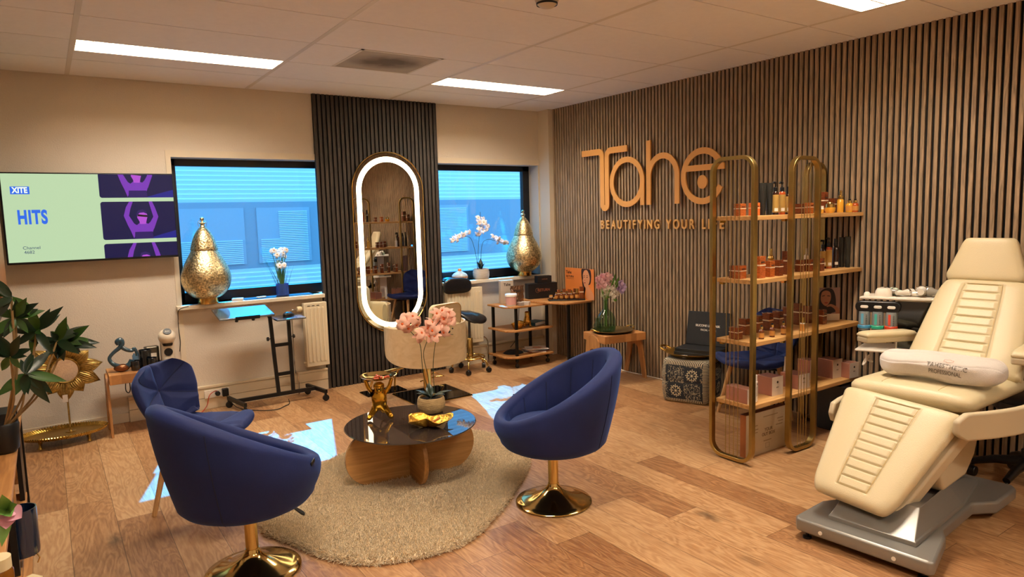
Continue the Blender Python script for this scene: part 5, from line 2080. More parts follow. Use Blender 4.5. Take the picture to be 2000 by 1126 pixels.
# ------------------------------------------------------------------ corner shelf unit
t = thing('corner_shelf', 'L shaped three tier oak and black corner shelf on wheels', 'shelf', (0, 0, 0))
OC = wood('corner_oak', 'C08A52', '93612F', 0.5, 'X')
CZ = 0.665
def cut(poly, z_, nm, th=0.018):
    return MB().prism(poly, z_ - th, z_).build(nm, OC, t, bevel=0.002)
lp = [(3.80, 5.72), (3.88, 5.64), (4.36, 5.64), (4.36, 6.04), (3.80, 6.04)]
cut(lp, CZ - 0.02, 'shelf_board')
cut(lp, 0.40, 'shelf_board')
cut([(3.80, 5.74), (3.90, 5.64), (4.36, 5.64), (4.36, 6.04), (3.80, 6.04)], 0.125, 'shelf_board')
cut([(4.20, 6.04), (4.20, 5.70), (4.33, 5.37), (4.675, 5.37), (4.675, 6.0), (4.62, 6.0), (4.62, 6.04)], CZ, 'top_board')
for x_, y_, z1 in ((3.845, 6.00, CZ - 0.04), (3.93, 5.70, CZ - 0.04), (4.32, 6.00, CZ - 0.04), (4.34, 5.72, CZ - 0.02), (4.39, 5.42, CZ - 0.02), (4.655, 5.40, CZ - 0.02)):
    MB().box(x_ - 0.0125, x_ + 0.0125, y_ - 0.0125, y_ + 0.0125, 0.062, z1).build('post', BLACKM, t)
    MB().cyl(0.022, -0.011, 0.011, 18, T(x_, y_, 0.023) @ RX(90)).cyl(0.008, 0.02, 0.065, 8, T(x_, y_, 0)).build('caster', BLACKP, t, bevel=0.003)
MB().box(4.39, 4.655, 5.40, 5.42, 0.07, 0.095).build('lower_rail', BLACKM, t)
MB().box(4.33, 4.35, 5.72, 6.0, 0.07, 0.095).build('lower_rail', BLACKM, t)
zt3 = CZ - 0.0195
# items on the left wing
t = thing('cream_tub', 'white and pink plastic tub with a white lid on the corner shelf', 'tub', (3.915, 5.76, zt3))
MB().lathe([(0, 0), (0.052, 0), (0.057, 0.10), (0, 0.10)], 32).build('tub_body', mat('frosted_tub', 'C9C2BA', 0.4), t, smooth=40)
MB().lathe([(0.0535, 0.012), (0.0575, 0.095)], 32, cap=False, ang=2 * pi).build('pink_label', mat('pink_label', 'D9A6A0', 0.5), t, smooth=True)
MB().lathe([(0, 0.098), (0.061, 0.098), (0.061, 0.118), (0.058, 0.122), (0, 0.122)], 32).build('lid', WHITEP, t, smooth=40)
t = thing('display_card', 'tall pale carton with small dark lettering at the back of the corner shelf', 'box', (3.985, 5.95, zt3), -8)
MB().box(-0.075, 0.075, -0.025, 0.025, 0, 0.245).build('carton', mat('grey_beige_card', 'B9AA98', 0.6), t, bevel=0.002)
text('letters', 'Tahe', 0.040, mat('brown_print', '3A2A20', 0.6), t, basis((0, -0.0258, 0.20), (1, 0, 0), (0, 0, 1), (0, -1, 0)), 0.0008, 0.0008)
t = thing('foil_pouch', 'bronze foil pouch standing behind the pink tub on the corner shelf', 'pouch', (4.02, 5.80, zt3), -10)
MB().grid(lambda u, v: Vector((0.075 * (2 * u - 1) + 0.003 * sin(v * 20), 0.022 * (1 - v) * sin(pi * u) * 1.0 * (1 if True else 0) * -1 + 0.004 * mnoise.noise(Vector((u * 9, v * 9, 1))), 0.195 * v)), 24, 24).grid(lambda u, v: Vector((0.075 * (2 * u - 1) + 0.003 * sin(v * 20), 0.022 * (1 - v) * sin(pi * u) + 0.004 * mnoise.noise(Vector((u * 9, v * 9, 5))) + 0.002, 0.195 * v)), 24, 24).build('pouch_body', mat('bronze_foil', '9A7A60', 0.25, 0.9, bump=0.8, bscale=40), t, smooth=180)
text('letters', 'TAHE', 0.030, mat('brown_print', '3A2A20'), t, basis((0, -0.012, 0.14), (1, 0, 0), (0, 0, 1), (0, -1, 0)), 0.001, 0.0008)
for k, (x_, y_, rz0, lab, cc) in enumerate(((4.055, 5.70, 30, 'small grey carton lying nearest the shelf edge', 'C9BFB6'), (3.985, 5.70, -5, 'small dark and cream carton in front of the foil pouch', '9A8F88'))):
    t = thing('small_carton', lab + ' on the corner shelf', 'box', (x_, y_, zt3), rz0)
    MB().box(-0.022, 0.022, -0.045, 0.045, 0, 0.035).build('carton', mat('carton_%s' % ('grey' if k == 0 else 'taupe'), cc, 0.5), t, bevel=0.0015)
# boxes on the right wing
t = thing('gift_box', 'black box with copper RETURN lettering on the corner shelf', 'box', (4.43, 5.93, CZ + 0.0003), -10)
MB().box(-0.175, 0.175, -0.045, 0.045, 0, 0.165).build('carton', mat('matt_black_card', '0D0D10', 0.5), t, bevel=0.002)
text('letters', 'RETURN', 0.040, mat('copper_print', 'B9785A', 0.3, 0.6), t, basis((0.01, -0.0458, 0.09), (1, 0, 0), (0, 0, 1), (0, -1, 0)), 0.0008, 0.0006)
MB().tube([(-0.065 + 0.024 * cos(a * pi / 16), -0.0455, 0.09 + 0.024 * sin(a * pi / 16)) for a in range(4, 30)], 0.0012, 6).build('ring_mark', mat('copper_print', 'B9785A'), t)
t = thing('gift_box', 'smaller black box lying on top of the lettered black box', 'box', (4.47, 5.93, CZ + 0.166), -10)
MB().box(-0.095, 0.075, -0.04, 0.04, 0, 0.075).build('carton', mat('matt_black_card', '0D0D10'), t, bevel=0.002)
text('letters', 'LIMITLESS', 0.016, mat('copper_print', 'B9785A'), t, basis((-0.01, -0.0405, 0.04), (1, 0, 0), (0, 0, 1), (0, -1, 0)), 0.0006)
# stand with amber bottles and poster
t = thing('bottle_tray', 'black display tray under the row of amber bottles', 'tray', (4.50, 5.57, CZ + 0.0003), -32)
MB().box(-0.20, 0.185, -0.055, 0.075, 0, 0.012).build('tray_base', BLACKP, t, bevel=0.003)
t = thing('poster', 'orange poster of a woman with long hair standing on the corner shelf', 'poster', (4.668, 5.555, CZ + 0.0003), 0)
POR = mat('poster_orange', 'D27A35', 0.4, noise=0.12, scale=3)
PSK = mat('poster_skin', 'C98A5E', 0.5)
PHR = mat('poster_hair', '2E1A12', 0.5)
MP = basis((-0.002, 0, 0), (0, -1, 0), (0, 0, 1), (-1, 0, 0))
bd = MB().box(-0.245, 0.225, 0.0, 0.325, -0.004, 0.0, MP).build('board', POR, t)


def q(pts, nm, m_, d_, k=5):
    sp = [(p.x, p.y) for p in smoothpath([Vector((x, y, 0)) for x, y in pts], k, True)] if k > 1 else pts
    sp = [(min(max(x, -0.2445), 0.2245), min(max(y, 0.0005), 0.3245)) for x, y in sp]
    return MB().prism(sp, 0.0001, 0.0001 + d_, MP).build(nm, m_, bd)


q([(0.035, 0.324), (0.10, 0.324), (0.165, 0.315), (0.182, 0.26), (0.175, 0.19), (0.155, 0.16), (0.10, 0.15), (0.085, 0.09), (0.06, 0.04), (0.025, 0.05), (0.045, 0.11), (0.035, 0.19), (0.025, 0.26)], 'printed_hair', PHR, 0.0004)
q([(0.075, 0.305), (0.115, 0.310), (0.145, 0.275), (0.160, 0.225), (0.150, 0.180), (0.135, 0.150), (0.175, 0.11), (0.215, 0.055), (0.224, 0.005), (0.14, 0.001), (0.10, 0.02), (0.095, 0.09), (0.088, 0.125), (0.070, 0.140), (0.058, 0.175), (0.048, 0.195), (0.054, 0.225), (0.052, 0.265)], 'printed_face', PSK, 0.0007)
q([(0.058, 0.250), (0.072, 0.257), (0.088, 0.252), (0.072, 0.252)], 'printed_eyebrow', PHR, 0.0010)
q([(0.104, 0.252), (0.120, 0.258), (0.136, 0.248), (0.120, 0.252)], 'printed_eyebrow', PHR, 0.0010)
q([(0.062, 0.236), (0.074, 0.240), (0.084, 0.235), (0.073, 0.232)], 'printed_eye', PHR, 0.0010)
q([(0.106, 0.236), (0.118, 0.240), (0.130, 0.234), (0.118, 0.231)], 'printed_eye', PHR, 0.0010)
q([(0.070, 0.203), (0.080, 0.206), (0.088, 0.202), (0.079, 0.198)], 'printed_nose', mat('poster_shade', 'A8683F', 0.5), 0.0010)
q([(0.066, 0.176), (0.080, 0.182), (0.094, 0.177), (0.080, 0.169)], 'printed_lips', mat('lip_red', '8E3A2E', 0.5), 0.0010)
text('letters', 'Tahe', 0.046, PHR, bd, MP @ T(-0.185, 0.275, 0.0004), 0.0006, 0.001)
text('letters', 'RETURN', 0.034, PHR, bd, MP @ T(-0.165, 0.230, 0.0004), 0.0006, 0.0005)
MB().box(-0.225, -0.10, 0.206, 0.209, 0.0001, 0.0006, MP).build('underline', PHR, bd)
AMB = mat('amber_bottle', '5E2A0C', 0.12, coat=0.8)
AML = mat('gold_label_paper', 'C98F4A', 0.4, 0.3)
AMBOX = mat('amber_carton', '7A3A16', 0.2, coat=0.6)


def dropper(name, label, loc, h=0.085, r_=0.018, group=None, cap=None, body=None):
    t_ = thing(name, label, 'bottle', loc, 0, group)
    hb = h * 0.62
    MB().lathe([(0, 0), (r_ * 0.95, 0), (r_, 0.003), (r_, hb - 0.008), (r_ * 0.85, hb), (r_ * 0.42, hb + 0.006), (r_ * 0.42, hb + 0.010), (0, hb + 0.010)], 20).build('bottle_body', body or AMB, t_, smooth=40)
    MB().lathe([(r_ * 1.02, hb * 0.18), (r_ * 1.02, hb * 0.72)], 20, cap=False).build('label_band', AML, t_, smooth=True)
    MB().lathe([(r_ * 0.6, hb + 0.006), (r_ * 0.6, hb + 0.022), (0, hb + 0.022)], 16).build('collar', GOLD, t_, smooth=40)
    MB().lathe([(0, hb + 0.020), (r_ * 0.38, hb + 0.020), (r_ * 0.34, h - 0.004), (0, h)], 14).build('dropper_cap', cap or BLACKP, t_, smooth=True)
    return t_


def jar(name, label, loc, r_=0.022, h=0.036, group=None, body=None, lidm=None):
    t_ = thing(name, label, 'jar', loc, 0, group)
    MB().lathe([(0, 0), (r_ * 0.85, 0), (r_, h * 0.15), (r_, h * 0.55), (0, h * 0.55)], 24).build('jar_body', body or AMB, t_, smooth=40)
    MB().lathe([(r_ * 1.02, h * 0.55), (r_ * 1.02, h * 0.64), (r_ * 0.95, h * 0.66)], 24, cap=False).build('white_ring', WHITEP, t_, smooth=True)
    MB().lathe([(0, h * 0.62), (r_ * 0.95, h * 0.62), (r_ * 0.95, h), (0, h)], 24).build('lid', lidm or AML, t_, smooth=40)
    return t_


def amber_box(name, label, loc, w_, d_, h, rz=0, group=None, m_=None, band=True):
    t_ = thing(name, label, 'box', loc, rz, group)
    MB().box(-w_ / 2, w_ / 2, -d_ / 2, d_ / 2, 0, h).build('carton', m_ or AMBOX, t_, bevel=0.0015)
    if band:
        MB().box(-w_ / 2 - 0.0006, w_ / 2 + 0.0006, -d_ / 2 - 0.0006, d_ / 2 + 0.0006, h * 0.52, h * 0.60).build('white_band', mat('band_cream', 'D8C6A8', 0.5), t_)
    return t_


cr, sr = cos(radians(-32)), sin(radians(-32))


def on_tray(u_, v_):
    return (4.50 + u_ * cr - v_ * sr, 5.57 + u_ * sr + v_ * cr, CZ + 0.0128)


p = on_tray(-0.17, 0.0)
jar('cream_jar', 'low amber jar at the left end of the black display tray', p, 0.021, 0.045)
dl = ['first amber dropper bottle from the left on the black tray', 'second amber dropper bottle from the left on the black tray', 'third amber dropper bottle from the left on the black tray', 'fourth amber dropper bottle from the left on the black tray']
for k in range(4):
    dropper('dropper_bottle', dl[k], on_tray(-0.115 + 0.055 * k, 0.0), 0.088, 0.019, 'amber dropper bottles on the tray')
t = thing('serum_bottle', 'amber bottle with a gold top right of the dropper bottles', 'bottle', on_tray(0.105, 0.0))
MB().lathe([(0, 0), (0.021, 0), (0.021, 0.062), (0, 0.062)], 24).build('bottle_body', AMB, t, smooth=40)
MB().lathe([(0.0215, 0.01), (0.0215, 0.045)], 24, cap=False).build('label_band', AML, t, smooth=True)
MB().lathe([(0, 0.062), (0.019, 0.062), (0.019, 0.108), (0, 0.108)], 24).build('cap', GOLD, t, smooth=40)
amber_box('amber_carton', 'tallest amber carton at the right end of the black tray', on_tray(0.155, 0.012), 0.042, 0.042, 0.125, -32)
for k in range(4):
    amber_box('amber_carton', ['first', 'second', 'third', 'fourth'][k] + ' amber carton from the left behind the dropper bottles', on_tray(-0.085 + 0.058 * k, 0.048), 0.034, 0.034, 0.098 + 0.006 * (k % 2), -32, 'amber cartons behind the dropper bottles')

# middle shelf
t = thing('gold_dog', 'gold crouching animal figure on the middle corner shelf', 'figurine', (4.12, 5.78, 0.4003), -120)
skin('body', [(0, 0, 0.045, 0.040), (0.03, 0, 0.085, 0.034), (0.045, 0, 0.125, 0.026), (0.062, 0, 0.150, 0.026), (0.085, 0, 0.140, 0.014), (0.03, 0.03, 0.03, 0.016), (0.06, 0.035, 0.012, 0.012), (0.03, -0.03, 0.03, 0.016), (0.06, -0.035, 0.012, 0.012), (0.055, 0.022, 0.17, 0.008), (0.055, -0.022, 0.17, 0.008)],
     [(0, 1), (1, 2), (2, 3), (3, 4), (0, 5), (5, 6), (0, 7), (7, 8), (3, 9), (3, 10)], HAMMER, t)
t = thing('gold_dog', 'low gold bowl shaped figure left of the crouching figure', 'figurine', (3.99, 5.76, 0.4003), 0)
MB().grid(lambda u, v: Vector((0.075 * cos(2 * pi * u) * (0.6 + 0.4 * v), 0.055 * sin(2 * pi * u) * (0.6 + 0.4 * v), 0.062 * v + 0.012 * v * sin(4 * pi * u))), 40, 8, wrapu=True).lathe([(0, 0), (0.04, 0)], 40, Matrix.Diagonal((1.12, 0.825, 1, 1)), cap=False).build('bowl_body', HAMMER, t, smooth=180, solid=0.004)
t.name = 'gold_bowl'
t['category'] = 'bowl'
t['label'] = 'wavy rimmed gold bowl at the left of the middle corner shelf'
t = thing('book', 'thick teal covered book lying on the middle corner shelf', 'book', (4.27, 5.84, 0.4003), 20)
MB().box(-0.10, 0.10, -0.07, 0.07, 0, 0.004).box(-0.10, 0.10, -0.07, 0.07, 0.034, 0.038).box(-0.10, -0.096, -0.07, 0.07, 0, 0.038).build('cover', mat('teal_cover', '1F4450', 0.5), t, bevel=0.001)
MB().box(-0.095, 0.095, -0.066, 0.066, 0.004, 0.034).build('pages', mat('book_pages', 'E0D6C6', 0.8), t)
MAGC = ['C9BDAE', '8A3F33', 'D8D0C4', '4A5A66', 'C7A58A', 'E0D8D0']
for k in range(6):
    t = thing('magazine', ['lowest magazine of the pile on the bottom corner shelf', 'second magazine from the bottom of the pile on the corner shelf', 'third magazine from the bottom of the pile on the corner shelf', 'third magazine from the top of the pile on the corner shelf', 'second magazine from the top of the pile on the corner shelf', 'topmost magazine with a face on it, on the bottom corner shelf'][k], 'magazine', (4.22 + 0.012 * (k % 3), 5.80 - 0.01 * (k % 2), 0.1255 + 0.0062 * k), -12 + 17 * ((k * 7) % 5 - 2) * 0.5, 'magazines piled on the bottom corner shelf')
    MB().box(-0.12, 0.12, -0.085, 0.085, 0, 0.0058).build('pages', mat('magazine_pages_%s' % ('a', 'b', 'c', 'd', 'e', 'f')[k], MAGC[k], 0.4, noise=0.35, scale=14), t)
    if k == 5:
        MB().prism([(-0.05, -0.03), (0.03, -0.05), (0.07, 0.0), (0.03, 0.05), (-0.03, 0.04)], 0.0058, 0.0062).build('cover_picture', mat('magazine_face', 'B9805E', 0.5), t)
t = thing('black_bag', 'crumpled black cloth bundle with cables at the left of the bottom corner shelf', 'bundle', (4.0, 5.87, 0.1255), 0)
MB().grid(lambda u, v: Vector((0.11 * cos(2 * pi * u) * v, 0.10 * sin(2 * pi * u) * v, 0.030 * (1 - v ** 3) + 0.010 * mnoise.noise(Vector((3 * cos(2 * pi * u) * v, 3 * sin(2 * pi * u) * v, 2)))*(1-v))), 40, 10, wrapu=True).build('cloth', mat('black_cloth', '111013', 0.9), t, smooth=180, solid=0.002)

# ------------------------------------------------------------------ flowers in a green bottle on the second block table
t = thing('serving_tray', 'round metal tray with twisted handles on the block table by the slat wall', 'tray', (4.375, 4.74, TH2), -8)
AG = mat('antique_gold', '9C875A', 0.35, 1.0, noise=0.15, scale=8)
MB().lathe([(0, 0.004), (0.02, 0.0), (0.15, 0.002), (0.175, 0.018), (0.195, 0.024), (0.195, 0.028), (0.17, 0.022), (0.148, 0.007), (0, 0.008)], 56).build('plate', AG, t, smooth=50)
for s_ in (-1, 1):
    MB().tube(smoothpath([(s_ * 0.185, -0.05, 0.026), (s_ * 0.215, -0.045, 0.035), (s_ * 0.225, 0, 0.045), (s_ * 0.215, 0.045, 0.035), (s_ * 0.185, 0.05, 0.026)], 5), 0.007, 8).build('handle', HAMMER, t, smooth=True)
t = thing('flower_bottle', 'green glass demijohn holding pink and white flowers', 'vase', (4.335, 4.79, TH2 + 0.0085), 0)
GG = thin_glass('pale_green_glass', 'C4DCCB')
pr = [(0.0, 0.004), (0.075, 0.0), (0.088, 0.012), (0.094, 0.05), (0.092, 0.10), (0.078, 0.150), (0.052, 0.185), (0.030, 0.205), (0.024, 0.225), (0.023, 0.285), (0.028, 0.292), (0.026, 0.300)]
pf = [(p.x, p.z) for p in smoothpath([Vector((a_, 0, c_)) for a_, c_ in pr], 3)]
MB().lathe(pf, 48, cap=False).build('bottle', GG, t, smooth=180)
MB().lathe([(0, 0.012), (0.080, 0.012), (0.086, 0.03), (0.088, 0.055), (0, 0.055)], 40).build('water', thin_glass('green_water', 'C8E4D2'), t, smooth=60)
PKF = mat('soft_pink_petal', 'F4CCD2', 0.6)
LIL = mat('lilac_petal', 'CDB4DA', 0.6)
WHF = mat('ivory_petal', 'ECE6D6', 0.6)
GLF = mat('vivid_leaf', '5B8A34', 0.5)
rv = random.Random(17)
orgF = Vector((4.335, 4.79, TH2 + 0.0085))
top = Vector((0, 0, 0.29))
for k in range(9):
    a = rv.random() * 6.28
    MB().tube([(0.012 * cos(a), 0.012 * sin(a), 0.05), (0.01 * cos(a + 1), 0.01 * sin(a + 1), 0.28), Vector((0.05 * cos(a), 0.05 * sin(a), 0.40))], 0.002, 6).build('stem', GLF, t)
for px, py, kk in [(1166, 545, 0), (1174, 540, 0), (1183, 538, 0), (1190, 541, 0), (1172, 550, 0), (1182, 548, 0), (1190, 550, 0), (1178, 556, 0), (1168, 558, 0),
                   (1211, 553, 1), (1216, 560, 1), (1208, 562, 1), (1213, 566, 1),
                   (1197, 550, 2), (1203, 556, 2), (1178, 565, 2), (1186, 562, 2), (1194, 562, 2), (1200, 567, 2), (1184, 572, 2), (1192, 573, 2), (1198, 578, 2), (1175, 575, 2), (1206, 572, 2), (1197, 585, 2)]:
    p = at(px, py, y=4.79 + rv.uniform(-0.05, 0.04)) - orgF
    m_ = MB()
    sz = 0.046 if kk < 2 else 0.034
    for rr in range(2 if kk < 2 else 1):
        for j in range(7 if kk < 2 else 5):
            a = 2 * pi * j / (7 if kk < 2 else 5) + rr * 0.4
            d = Vector((cos(a), -0.5 - 0.5 * rr, sin(a))).normalized()
            m_.leaf(p, p + d * sz * (1 - 0.3 * rr), sz * 0.8, up=Vector((0.2, -1, 0.3)), bend=0.2, n=4, fold=0.1)
    m_.build('flower', [PKF, LIL, WHF][kk], t, smooth=180, recalc=False)
for px, py in [(1203, 533), (1210, 540), (1196, 535), (1176, 568), (1190, 578), (1206, 585), (1212, 548), (1184, 580), (1200, 542)]:
    p = at(px, py, y=4.77) - orgF
    MB().leaf(p.lerp(top, 0.35), p, 0.03, up=Vector((0.2, -1, 0.2)), n=6).build('leaf', GLF, t, smooth=60)
t = thing('glass_flask', 'tiny clear glass jug beside the green demijohn', 'vase', (4.235, 4.80, TH2 + 0.0085))
MB().lathe([(0, 0), (0.035, 0), (0.040, 0.03), (0.038, 0.07), (0.018, 0.10), (0.016, 0.13), (0.020, 0.135)], 28, cap=False).build('jug', GG, t, smooth=180)

# ------------------------------------------------------------------ pouf with tray and LED mask box
t = thing('pouf', 'square black and cream printed fabric pouf by the slat wall', 'pouf', (4.395, 3.80, 0), 22)
PFm = bpy.data.materials.new('block_print_fabric')
PFm.use_nodes = True
N, L = PFm.node_tree.nodes, PFm.node_tree.links
b = N['Principled BSDF']
b.inputs['Roughness'].default_value = 0.85
tc = N.new('ShaderNodeTexCoord')
sp_ = N.new('ShaderNodeSeparateXYZ')
L.new(tc.outputs['Object'], sp_.inputs[0])


def mn(op, a, b2=None):
    n_ = N.new('ShaderNodeMath')
    n_.operation = op
    for i_, v_ in enumerate((a, b2)):
        if v_ is None:
            continue
        if isinstance(v_, (int, float)):
            n_.inputs[i_].default_value = v_
        else:
            L.new(v_, n_.inputs[i_])
    return n_.outputs[0]


PS = 0.135
# whichever horizontal axis lies in the face: use x+y (each face holds one of them constant)
hor = mn('ADD', sp_.outputs['X'], sp_.outputs['Y'])
fx = mn('SUBTRACT', mn('FRACT', mn('ADD', mn('DIVIDE', hor, PS), 0.5)), 0.5)
fz = mn('SUBTRACT', mn('FRACT', mn('DIVIDE', mn('SUBTRACT', sp_.outputs['Z'], 0.035), PS)), 0.5)
r2 = mn('SQRT', mn('ADD', mn('MULTIPLY', fx, fx), mn('MULTIPLY', fz, fz)))
an = mn('ARCTAN2', fz, fx)
pet = mn('ABSOLUTE', mn('SINE', mn('MULTIPLY', an, 4.0)))
ringv = mn('ADD', mn('MULTIPLY', pet, 0.14), 0.17)
flower = mn('LESS_THAN', mn('ABSOLUTE', mn('SUBTRACT', r2, ringv)), 0.035)
rays = mn('MULTIPLY', mn('LESS_THAN', mn('ABSOLUTE', mn('SINE', mn('MULTIPLY', an, 4.0))), 0.25), mn('LESS_THAN', r2, 0.40))
cen = mn('LESS_THAN', r2, 0.07)
alt = mn('GREATER_THAN', mn('FRACT', mn('MULTIPLY', mn('ADD', mn('FLOOR', mn('ADD', mn('DIVIDE', hor, PS), 0.5)), mn('FLOOR', mn('DIVIDE', mn('SUBTRACT', sp_.outputs['Z'], 0.035), PS))), 0.5)), 0.25)
nzp = N.new('ShaderNodeTexNoise')
nzp.inputs['Scale'].default_value = 45
L.new(tc.outputs['Object'], nzp.inputs['Vector'])
sw = mn('MULTIPLY', mn('LESS_THAN', mn('ABSOLUTE', mn('SUBTRACT', nzp.outputs['Fac'], 0.5)), 0.03), 0.6)
fl2 = mn('MAXIMUM', mn('MAXIMUM', flower, rays), cen)
patt = mn('ADD', mn('MULTIPLY', alt, fl2), mn('MULTIPLY', mn('SUBTRACT', 1.0, alt), sw))
# fringe hatching near the vertical corners and top/bottom borders
zz = sp_.outputs['Z']
bord = mn('MAXIMUM', mn('LESS_THAN', zz, 0.035), mn('GREATER_THAN', zz, 0.315))
ax_ = mn('ABSOLUTE', sp_.outputs['X'])
ay_ = mn('ABSOLUTE', sp_.outputs['Y'])
corner = mn('GREATER_THAN', mn('MINIMUM', ax_, ay_), 0.155)
hat = mn('GREATER_THAN', mn('SINE', mn('MULTIPLY', zz, 520.0)), 0.1)
hat2 = mn('GREATER_THAN', mn('SINE', mn('MULTIPLY', hor, 430.0)), 0.1)
p1_ = mn('MULTIPLY', mn('SUBTRACT', 1.0, mn('MAXIMUM', bord, corner)), patt)
p2_ = mn('MULTIPLY', corner, hat)
p3_ = mn('MULTIPLY', mn('MULTIPLY', bord, mn('SUBTRACT', 1.0, corner)), hat2)
fac = mn('MINIMUM', mn('ADD', mn('ADD', p1_, p2_), p3_), 1.0)
mx_ = N.new('ShaderNodeMixRGB')
L.new(fac, mx_.inputs['Fac'])
mx_.inputs['Color1'].default_value = (*srgb('20242A'), 1)
mx_.inputs['Color2'].default_value = (*srgb('C4B594'), 1)
L.new(mx_.outputs['Color'], b.inputs['Base Color'])


def pf_(u, v):
    a = 2 * pi * u
    e = 0.26
    cx_ = (abs(cos(a)) ** e) * (1 if cos(a) >= 0 else -1)
    cy_ = (abs(sin(a)) ** e) * (1 if sin(a) >= 0 else -1)
    s_ = 0.195
    if v < 0.12:
        k = v / 0.12
        return Vector((cx_ * s_ * k * 0.93, cy_ * s_ * k * 0.93, 0.001))
    if v > 0.88:
        k = (1 - v) / 0.12
        return Vector((cx_ * s_ * k * 0.95, cy_ * s_ * k * 0.95, 0.352 + 0.01 * (1 - k * k)))
    k = (v - 0.12) / 0.76
    bul = 0.95 + 0.10 * sin(pi * k) ** 0.6 - 0.02 * (abs(k - 0.5) < 0.06)
    return Vector((cx_ * s_ * bul, cy_ * s_ * bul, 0.001 + 0.351 * k))


MB().grid(pf_, 96, 34, wrapu=True).build('cushion_body', PFm, t, smooth=60)
t = thing('serving_tray', 'oval brass tray with looped handle lying on the printed pouf', 'tray', (4.395, 3.81, 0.364), 20)
MB().lathe([(0, 0.003), (0.02, 0.0), (0.15, 0.001), (0.17, 0.02), (0.195, 0.030), (0.195, 0.034), (0.168, 0.025), (0.148, 0.006), (0, 0.006)], 56, Matrix.Diagonal((1.0, 1.15, 1, 1))).build('plate', BT, t, smooth=50)
for s_ in (1,):
    MB().tube(smoothpath([(-0.06, s_ * 0.20, 0.03), (-0.05, s_ * 0.245, 0.05), (0.0, s_ * 0.262, 0.06), (0.05, s_ * 0.245, 0.05), (0.06, s_ * 0.20, 0.03)], 5), 0.009, 8).build('handle', HAMMER, t, smooth=True)
t = thing('paper_card', 'small white card on the brass tray of the pouf', 'card', (4.285, 3.78, 0.3705), 55)
MB().box(-0.05, 0.05, -0.028, 0.028, 0, 0.003).build('card', WHITEP, t)
MBX = mat('mask_box_card', '101114', 0.55)
t = thing('mask_box', 'open black box with white SILICONE LED lettering on its raised lid', 'box', (4.475, 3.76, 0.3705), 16)
MB().box(-0.135, 0.10, -0.19, 0.19, 0, 0.028).box(-0.13, 0.095, -0.185, 0.185, 0.028, 0.058).build('base', MBX, t, bevel=0.003)
Ml = basis((0.075, 0, 0.06), (0, -1, 0), (0.22, 0, 0.975), (-0.975, 0, 0.22))
lid = MB().box(-0.185, 0.185, 0.0, 0.285, -0.028, 0.0, Ml).build('lid', MBX, t, bevel=0.003)
text('letters', 'SILICONE LED MASK', 0.0255, WHITEP, lid, Ml @ T(0.0, 0.165, 0.0006), 0.0006, 0.0006, 0.93)
text('letters', 'FACIAL + NECK', 0.021, WHITEP, lid, Ml @ T(0.01, 0.128, 0.0006), 0.0006, 0.0003, 0.93)
# ------------------------------------------------------------------ brass rack with oak shelves
t = thing('shelf_rack', 'brass loop frame rack with four oak shelves in front of the slat wall', 'rack', (0, 0, 0))
rack = t
RO = wood('rack_shelf_oak', 'D2A468', 'A87A42', 0.45, 'X', 0.8)
RZS = [1.525, 1.142, 0.762, 0.373]
RX0, RX1, RY0, RY1 = 3.475, 4.682, 2.535, 2.805
for z_ in RZS:
    MB().box(RX0, RX1, RY0, RY1, z_ - 0.026, z_).build('shelf', RO, t, bevel=0.002)
HB = 1.893


def loop(cx, cy, along, wd, name='loop_frame'):
    """upright rounded loop of flat brass bar; along = unit vector of its width"""
    a_ = Vector(along)
    r_ = 0.085
    pts = []
    for (sx, sz, a0) in ((1, 1, 0), (-1, 1, 90), (-1, -1, 180), (1, -1, 270)):
        for k in range(9):
            an_ = radians(a0 + 90 * k / 8)
            x_ = sx * (wd / 2 - r_) + r_ * cos(an_)
            z_ = (HB - 0.02 - r_ if sz > 0 else r_ + 0.02) + r_ * sin(an_)
            pts.append((x_, z_))
    n_ = a_.cross(Vector((0, 0, 1)))
    hw, ht = 0.0175, 0.011      # depth across the loop plane, thickness in it
    vs, fs = [], []
    q = len(pts)
    for i in range(q):
        p0, p1 = Vector(pts[i - 1]), Vector(pts[(i + 1) % q])
        d = (p1 - p0).normalized()
        nn = Vector((d.y, -d.x))
        for s1, s2 in ((1, 1), (1, -1), (-1, -1), (-1, 1)):
            pp = Vector(pts[i]) + nn * (ht * s1)
            vs.append(Vector((cx, cy, 0)) + a_ * pp.x + Vector((0, 0, pp.y)) + n_ * (hw * s2))
    for i in range(q):
        j = (i + 1) % q
        for k in range(4):
            l = (k + 1) % 4
            fs.append((i * 4 + k, i * 4 + l, j * 4 + l, j * 4 + k))
    lp_ = MB().mesh(vs, fs).build(name, BRASS, t, bevel=0.0015)
    return lp_


LA = loop(3.455, 2.670, (0, 1, 0), 0.30)
LB_ = loop(3.955, 2.515, (1, 0, 0), 0.28)
LC = loop(4.565, 2.825, (1, 0, 0), 0.225)
for lp_, cx, cy, al, n_ in ((LA, 3.455, 2.67, (0, 1, 0), 4), (LB_, 3.955, 2.51, (1, 0, 0), 4), (LC, 4.565, 2.825, (1, 0, 0), 3)):
    for k in range(n_):
        off = -0.045 + 0.03 * k
        x_, y_ = cx + al[0] * off, cy + al[1] * off
        if lp_ is LB_:
            y_ = 2.508
        MB().tube([(x_, y_, 0.03), (x_, y_, HB - 0.03)], 0.0022, 6).build('rod', BRASS, lp_)
for z_ in RZS:
    for x_, y_ in ((3.50, 2.553), (3.80, 2.553), (3.50, 2.78), (4.60, 2.78)):
        MB().box(x_ - 0.012, x_ + 0.012, y_ - 0.012, y_ + 0.012, z_ - 0.040, z_ - 0.026).build('shelf_clip', GOLD, t)

